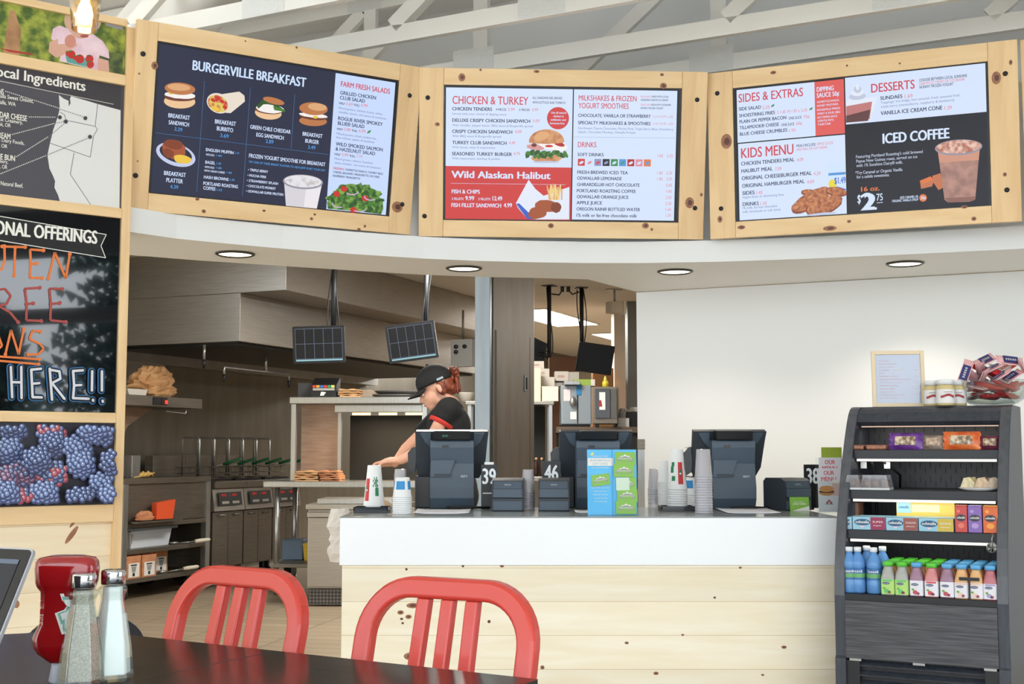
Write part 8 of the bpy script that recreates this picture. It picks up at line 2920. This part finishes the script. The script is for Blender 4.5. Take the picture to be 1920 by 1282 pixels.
# ---------------------------------------------------------------- ketchup bottle standing on its cap
def loft(b, secs, m, n=28, p=3.2, smooth=True):
    """stack of rounded sections (z, half width, half depth)"""
    vs, fs = [], []
    for z, a, d in secs:
        for k in range(n):
            t = 2 * PI * k / n
            c, s = math.cos(t), math.sin(t)
            vs.append((a * math.copysign(abs(c) ** (2 / p), c), d * math.copysign(abs(s) ** (2 / p), s), z))
    for j in range(len(secs) - 1):
        for k in range(n):
            k2 = (k + 1) % n
            fs.append((j * n + k, j * n + k2, (j + 1) * n + k2, (j + 1) * n + k))
    fs.append(tuple(range(n))[::-1])
    fs.append(tuple((len(secs) - 1) * n + k for k in range(n)))
    return b.add(vs, fs, m, smooth)


M_ket = mat('ketchup_red', (158, 16, 22), 0.10, 0, 0.6, coat=0.6)
kp = at_z(115, 1281, ZTB)
kb_ = thing('ketchup_bottle', 'glossy red ketchup bottle standing on its white cap, behind the shakers', 'bottle', (kp.x, kp.y + 0.012, ZTB + 0.0006), 0.10)
KS = 1.0
ks = [(0.036, 0.024, 0.022), (0.040, 0.030, 0.024), (0.052, 0.046, 0.030), (0.064, 0.0535, 0.033), (0.078, 0.0545, 0.033), (0.090, 0.050, 0.031), (0.102, 0.0435, 0.028), (0.130, 0.0425, 0.027), (0.160, 0.0435, 0.028), (0.168, 0.0500, 0.031), (0.176, 0.0530, 0.033), (0.200, 0.0545, 0.034), (0.212, 0.0530, 0.033), (0.219, 0.047, 0.029), (0.2225, 0.030, 0.018)]
loft(MB(), ks, M_ket).build('bottle', kb_)
b = MB()
loft(b, [(0.0, 0.0245, 0.0245), (0.004, 0.026, 0.026), (0.026, 0.0225, 0.0225), (0.0355, 0.0215, 0.0215)], mat('cap_bluewhite', (206, 212, 226), 0.35), p=2).build('cap', kb_)
em = MB()
for k, ch in enumerate('HEINZ'):
    M = Matrix.Translation((-0.034, -0.0268, 0.152 - k * 0.0125)) @ Matrix.Rotation(-0.30, 4, 'Z') @ Matrix.Rotation(PI / 2, 4, 'Y')
    flat_text(em, ch, -0.005, -0.004, 0.0095, 0.0095, mat('ketchup_emboss', (176, 34, 38), 0.12), -0.0008, 0.0, M)
em.build('embossed_letters', kb_, recalc=False)
lb_ = MB()
kz = [(-0.004, 0.158), (0.0, 0.146), (0.010, 0.140), (0.004, 0.130), (-0.012, 0.124), (0.002, 0.088), (0.042, 0.088), (0.042, 0.158)]


def front_y(x, z):
    for (z0, a0, d0), (z1, a1, d1) in zip(ks, ks[1:]):
        if z0 <= z <= z1:
            f = (z - z0) / (z1 - z0)
            a, d = a0 + (a1 - a0) * f, d0 + (d1 - d0) * f
            return -d * (1 - min(.999, abs(x) / a) ** 3.2) ** (1 / 3.2)
    return -0.03


for sc_, m, o_ in ((1.0, mat('label_white_ketchup', (226, 228, 224), 0.35), 0.0006), (0.86, mat('label_green_ketchup', (122, 176, 160), 0.35), 0.0010), (0.72, mat('label_white_ketchup', (226, 228, 224), 0.35), 0.0014)):
    c0 = Vector((0.022, 0.120))
    pts = [c0 + (Vector(q) - c0) * sc_ for q in kz]
    lb_.poly([(q.x, front_y(q.x, q.y) - o_ - 0.0012, q.y) for q in pts], m)
lb_.build('label', kb_, recalc=False)

# ---------------------------------------------------------------- glass shakers with chrome caps
M_teal = clear_mat('teal_glass', (247, 254, 251), 0.05, 0.03, edge=0.42)
M_chrome = mat('chrome', (206, 206, 210), 0.08, 1.0)


def prism_loft(b, secs, m, n, rot, smooth=False, cap0=True, cap1=True):
    vs, fs = [], []
    for z, r in secs:
        for k in range(n):
            a = 2 * PI * k / n + rot
            vs.append((r * math.cos(a), r * math.sin(a), z))
    for j in range(len(secs) - 1):
        for k in range(n):
            k2 = (k + 1) % n
            fs.append((j * n + k, j * n + k2, (j + 1) * n + k2, (j + 1) * n + k))
    if cap0:
        fs.append(tuple(range(n))[::-1])
    if cap1:
        fs.append(tuple((len(secs) - 1) * n + k for k in range(n)))
    return b.add(vs, fs, m, smooth)


def shaker(label, px, py, m_fill, rot):
    p = at_z(px, py, ZTB)
    t = thing('glass_shaker', label, 'shaker', (p.x, p.y, ZTB + 0.0006), rot, 'tall glass shakers')
    g = MB()
    prism_loft(g, [(0.0, 0.039), (0.006, 0.0415), (0.06, 0.036), (0.11, 0.0275), (0.142, 0.0215), (0.150, 0.0225), (0.158, 0.0265), (0.163, 0.0265), (0.167, 0.021), (0.169, 0.019)], M_teal, 6, 0, cap1=False)
    g.build('glass', t, bevel=0.002)
    f = MB()
    prism_loft(f, [(0.011, 0.0355), (0.06, 0.0325), (0.11, 0.0245), (0.140, 0.0190), (0.166, 0.0175)], m_fill, 6, 0)
    f.build('contents', t, bevel=0.002)
    c = MB()
    c.lathe([(0.0205, 0.1695), (0.0215, 0.171), (0.0215, 0.191), (0.0205, 0.194), (0.016, 0.1955), (0.0, 0.196)], M_chrome, 36)
    c.build('cap', t)
    h = MB()
    for k in range(7):
        a = k * PI / 3
        r = 0.0 if k == 6 else 0.009
        h.lathe([(0, 0), (0.0014, 0)], M_black, 8, c=(r * math.cos(a), r * math.sin(a), 0.1965))
    h.build('cap_holes', t, recalc=False)
    return t


M_pepper = noise_mix('ground_pepper', (160, 154, 142), (206, 200, 188), nscale=300, rough=0.9, lo=0.3, hi=0.7)
M_salt = noise_mix('table_salt', (246, 247, 248), (255, 255, 255), nscale=300, rough=0.8)
shaker('tall teal glass shaker filled with grey pepper, chrome cap, in front', 151, 1286, M_pepper, 0.22)
shaker('tall teal glass shaker filled with white salt, chrome cap, behind the pepper', 207, 1274, M_salt, 0.52)
# ================================================================== worker behind the counter
M_skin = mat('skin', (222, 168, 142), 0.5, var=0.05, vscale=20)
M_shirt_ = mat('shirt_black', (22, 22, 24), 0.85, bump=0.3, bscale=18)
M_trousers = mat('trousers_black', (26, 26, 30), 0.85)
M_capm = mat('cap_black', (18, 18, 20), 0.8)
M_hair = noise_mix('hair_auburn', (92, 40, 24), (140, 66, 38), (1, 1, 1), 40, 0.5)
PY = 7.15
wp = thing('person', 'worker in black shirt and cap leaning over work behind the register', 'person', (-0.42, PY, 0), 0)
# local frame: x to the right of the photo, y away; the worker faces -x


def W(px, py, dy=0.0):
    p = at_y(px, py, PY + dy)
    return Vector((p.x + 0.42, dy, p.z))


def blob(b, a, c, ra, rc, m, n=14, k=7):
    """tapered capsule between two points"""
    a, c = Vector(a), Vector(c)
    t = (c - a)
    ln = t.length
    t = t.normalized()
    up = Vector((0, 0, 1)) if abs(t.z) < 0.95 else Vector((1, 0, 0))
    x = t.cross(up).normalized()
    y = t.cross(x)
    vs, fs = [], []
    rows = [(-ra * math.cos(i * PI / 2 / k), ra * math.sin(i * PI / 2 / k)) for i in range(k + 1)] + [(ln + rc * math.sin(i * PI / 2 / k), rc * math.cos(i * PI / 2 / k)) for i in range(k + 1)]
    for s, r in rows:
        for q in range(n):
            an = 2 * PI * q / n
            vs.append(a + t * s + x * (max(r, 1e-4) * math.cos(an)) + y * (max(r, 1e-4) * math.sin(an)))
    for j in range(len(rows) - 1):
        for q in range(n):
            q2 = (q + 1) % n
            fs.append((j * n + q, j * n + q2, (j + 1) * n + q2, (j + 1) * n + q))
    fs.append(tuple(range(n))[::-1])
    fs.append(tuple((len(rows) - 1) * n + q for q in range(n)))
    b.add(vs, fs, m, True)


def chain(b, pts, rs, m):
    for i in range(len(pts) - 1):
        blob(b, pts[i], pts[i + 1], rs[i], rs[i + 1], m)


def one_skin(o, voxel, smooth=6):
    r = o.modifiers.new('remesh', 'REMESH')
    r.mode = 'VOXEL'
    r.voxel_size = voxel
    r.use_smooth_shade = True
    s = o.modifiers.new('smooth', 'SMOOTH')
    s.factor = 0.5
    s.iterations = smooth


# key points from the photograph
hc = W(818, 728)                       # middle of the skull
neck = W(846, 758, 0.0)
chest = W(842, 800)
belly = W(838, 870)
hip = Vector((belly.x + 0.05, 0, 0.95))
sh_n = W(842, 768, -0.16)              # near (left) shoulder
sh_f = W(832, 778, 0.16)
el_n = W(802, 838, -0.20)
wr_n = W(752, 862, -0.13)
el_f = W(762, 842, 0.14)
wr_f = W(741, 868, 0.06)
bd = MB()
# legs and feet
for s in (-1, 1):
    kx = hip.x + 0.01
    chain(bd, [(hip.x, s * 0.09, 0.93), (kx - 0.01, s * 0.10, 0.50), (kx + 0.03, s * 0.10, 0.09)], [0.092, 0.058, 0.040], M_skin)
    blob(bd, (kx + 0.03, s * 0.10, 0.045), (kx - 0.16, s * 0.11, 0.035), 0.042, 0.032, M_skin)
blob(bd, (hip.x, -0.07, 0.95), (hip.x, 0.07, 0.95), 0.115, 0.115, M_skin)
for dy in (-0.075, 0.0, 0.075):
    chain(bd, [(hip.x, dy, 0.98), (belly.x, dy, belly.z), (chest.x, dy, chest.z)], [0.115, 0.10, 0.105], M_skin)
blob(bd, sh_n, sh_f, 0.055, 0.055, M_skin)
chain(bd, [chest + Vector((0.02, 0, 0.06)), neck, hc + Vector((0.03, 0, -0.05))], [0.08, 0.050, 0.050], M_skin)
# head: skull, face, jaw, nose, brow, ear; the face looks left and down
fx = Matrix.Rotation(math.radians(-24), 3, 'Y')


def H(x, y, z):
    """head frame: -x forward, z up, tipped forward"""
    return hc + fx @ Vector((x, y, z))


def hell(c, r, m=M_skin):
    b_ = MB()
    b_.ell((0, 0, 0), r, m, 18, 12)
    M = Matrix.Translation(H(*c)) @ fx.to_4x4()
    bd.add(b_.v, b_.f, m, True, M)


hell((0.012, 0, 0.03), (0.098, 0.076, 0.092))
hell((-0.035, 0, -0.03), (0.062, 0.062, 0.078))
hell((-0.052, 0, -0.085), (0.036, 0.040, 0.030))      # chin and jaw
hell((-0.010, 0, -0.070), (0.055, 0.055, 0.036))
hell((-0.078, 0, 0.012), (0.020, 0.046, 0.014))       # brow
blob(bd, H(-0.086, 0, 0.004), H(-0.112, 0, -0.034), 0.009, 0.012, M_skin)   # nose
hell((-0.092, 0, -0.062), (0.012, 0.022, 0.007))      # lips
hell((-0.088, 0, -0.075), (0.012, 0.019, 0.008))
for s in (-1, 1):
    hell((-0.060, s * 0.036, -0.030), (0.026, 0.018, 0.018))   # cheeks
    hell((0.022, s * 0.078, -0.012), (0.018, 0.008, 0.030))    # ears


# arms
def arm(sh, el, wr):
    chain(bd, [sh, el, wr], [0.050, 0.038, 0.026], M_skin)


arm(sh_n, el_n, wr_n)
arm(sh_f, el_f, wr_f)


# hands: palm, four bent fingers, thumb
def hand(wr, fwd, side, up):
    fwd, side, up = Vector(fwd).normalized(), Vector(side).normalized(), Vector(up).normalized()
    c = wr + fwd * 0.045
    for k in (-1, 0, 1):
        blob(bd, wr + side * 0.010 * k, c + fwd * 0.035 + side * 0.022 * k, 0.016, 0.013, M_skin, 10, 5)
    for k, ln in enumerate((0.062, 0.074, 0.070, 0.055)):
        o_ = side * (0.030 - 0.020 * k)
        a0 = c + fwd * 0.035 + o_
        a1 = a0 + fwd * ln * .5 - up * 0.006
        a2 = a1 + fwd * ln * .30 - up * 0.022
        a3 = a2 + fwd * ln * .08 - up * 0.020
        chain(bd, [a0, a1, a2, a3], [0.0095, 0.009, 0.0085, 0.0075], M_skin)
    b0 = wr + side * 0.022 + fwd * 0.02
    b1 = b0 + side * 0.030 + fwd * 0.025 - up * 0.008
    b2 = b1 + fwd * 0.030 + side * 0.004 - up * 0.012
    chain(bd, [b0, b1, b2], [0.013, 0.0105, 0.0085], M_skin)


hand(wr_n, (-1, 0.35, -0.02), (0.25, 0.9, 0.3), (0, -0.2, 1))
hand(wr_f, (-1, -0.1, -0.05), (-0.1, -0.9, 0.3), (0, 0.2, 1))
body = bd.build('body', wp, recalc=False)
one_skin(body, 0.006, 5)
# eyes, brows, mouth as thin pieces on the face
ey = MB()
for s in (-1, 1):
    ey.ell(H(-0.0835, s * 0.031, -0.006), (0.010, 0.013, 0.008), mat('eye_white', (226, 220, 214), 0.3), 12, 8)
    ey.ell(H(-0.0915, s * 0.031, -0.007), (0.004, 0.006, 0.006), mat('iris', (60, 44, 34), 0.2), 10, 6)
ey.build('eyes', wp)
li = MB()
blob(li, H(-0.1015, -0.018, -0.066), H(-0.1015, 0.018, -0.066), 0.0045, 0.0045, mat('lips', (186, 106, 96), 0.4), 8, 4)
li.build('mouth', wp)
# shirt: loose, short sleeves
sh = MB()
for dy in (-0.08, 0.0, 0.08):
    chain(sh, [(hip.x, dy, 0.90), (belly.x, dy, belly.z), (chest.x, dy, chest.z + 0.01)], [0.137, 0.122, 0.128], M_shirt_)
blob(sh, sh_n, sh_f, 0.076, 0.076, M_shirt_)
blob(sh, chest + Vector((0.015, 0, 0.05)), neck + Vector((0.012, 0, -0.035)), 0.10, 0.064, M_shirt_)
for a, b_, q_ in ((sh_n, el_n, 0.22), (sh_f, el_f, 0.5)):
    blob(sh, a, a + (b_ - a) * q_, 0.074, 0.064, M_shirt_)
so = sh.build('shirt', wp, recalc=False)
one_skin(so, 0.009, 5)
# red stripe round the near sleeve's hem
rs_ = MB()
ax = (el_n - sh_n)
pc_ = sh_n + ax * 0.38
tq = ax.normalized().to_track_quat('Z', 'Y').to_matrix().to_4x4()
rs_.shell([(0.0735, -0.014), (0.0735, 0.0), (0.070, 0.012)], mat('sleeve_red', (186, 44, 34), 0.7), 28, M=Matrix.Translation(pc_) @ tq)
rs_.build('sleeve_stripe', so, solid=0.003, recalc=False)
tr = MB()
for s in (-1, 1):
    chain(tr, [(hip.x, s * 0.09, 0.93), (hip.x, s * 0.10, 0.50), (hip.x + 0.04, s * 0.10, 0.10)], [0.112, 0.080, 0.066], M_trousers)
blob(tr, (hip.x, -0.07, 0.95), (hip.x, 0.07, 0.95), 0.128, 0.128, M_trousers)
to = tr.build('trousers', wp, recalc=False)
one_skin(to, 0.012, 3)
# apron: pale cloth at the waist
ap = MB()
ap.grid(lambda u, v: (hip.x - 0.145 - 0.02 * math.sin(PI * u), -0.15 + 0.30 * u, 0.62 + 0.42 * v), 10, 8, mat('apron_grey', (196, 190, 184), 0.9))
ap.build('apron', wp, solid=0.004)
shoe = MB()
for s in (-1, 1):
    blob(shoe, (hip.x + 0.04, s * 0.10, 0.052), (hip.x - 0.16, s * 0.11, 0.044), 0.052, 0.042, mat('shoe_black', (18, 18, 18), 0.5))
shoe.build('shoes', wp)
# cap: crown, button, brim
cpm = MB()
cr = MB().ell((0.006, 0, 0.040), (0.112, 0.088, 0.104), M_capm, 28, 14)
kv = [v for v in cr.v]
Mh = Matrix.Translation(hc) @ fx.to_4x4()
cut = [(x, y, max(z, 0.026)) for x, y, z in kv]
cpm.add(cut, cr.f, M_capm, True, Mh)


def brim(s):
    def g(u, v):
        a = -0.95 + 1.9 * u
        r0, r1 = 0.095, 0.185
        r = r0 + (r1 - r0) * v * (1 - 0.30 * (2 * u - 1) ** 2)
        return (-r * math.cos(a) + 0.006, 0.080 * math.sin(a) / math.sin(0.95) * (0.98 - 0.05 * v), 0.030 - 0.022 * v - 0.012 * (2 * u - 1) ** 2 + s)
    return g


cpo = cpm.build('cap', wp)
bm_ = MB()
bm_.grid(brim(0.0), 14, 6, M_capm, M=Mh)
bm_.build('brim', cpo, solid=0.004)
bt_ = MB().ell(H(0.006, 0, 0.146), (0.010, 0.010, 0.006), M_capm, 12, 8)
bt_.build('button', cpo)
MB().box(-0.004, 0.004, -0.02, 0.02, -0.006, 0.006, mat('cap_badge', (150, 170, 180), 0.5), Matrix.Translation(H(0.045, -0.083, 0.038)) @ fx.to_4x4() @ Matrix.Rotation(PI / 2, 4, 'Z')).build('badge', cpo)
# hair: back of the head, side lock and a loose bun
hr = MB()
for c, r in (((0.062, 0, -0.005), (0.052, 0.072, 0.060)), ((0.085, 0, -0.035), (0.034, 0.055, 0.040)), ((0.030, -0.070, -0.012), (0.030, 0.014, 0.045)), ((0.030, 0.070, -0.012), (0.030, 0.014, 0.045))):
    b_ = MB().ell((0, 0, 0), r, M_hair, 16, 10)
    hr.add(b_.v, b_.f, M_hair, True, Matrix.Translation(H(*c)) @ fx.to_4x4())
bun = W(850, 702)
for k in range(26):
    a, e2_ = k * 2.4, (k % 7) / 7 * PI
    q = Vector((math.sin(e2_) * math.cos(a), math.sin(e2_) * math.sin(a), math.cos(e2_)))
    blob(hr, bun + q * 0.016, bun + q * 0.040, 0.020, 0.011, M_hair, 8, 4)
for k in range(7):
    a = k * 0.9
    blob(hr, bun + Vector((0.02, 0.02 * math.sin(a), -0.02)), bun + Vector((0.030 + 0.012 * math.cos(a), 0.03 * math.sin(a), -0.085 - 0.01 * (k % 3))), 0.014, 0.006, M_hair, 8, 4)
hr.build('hair', wp, recalc=False)
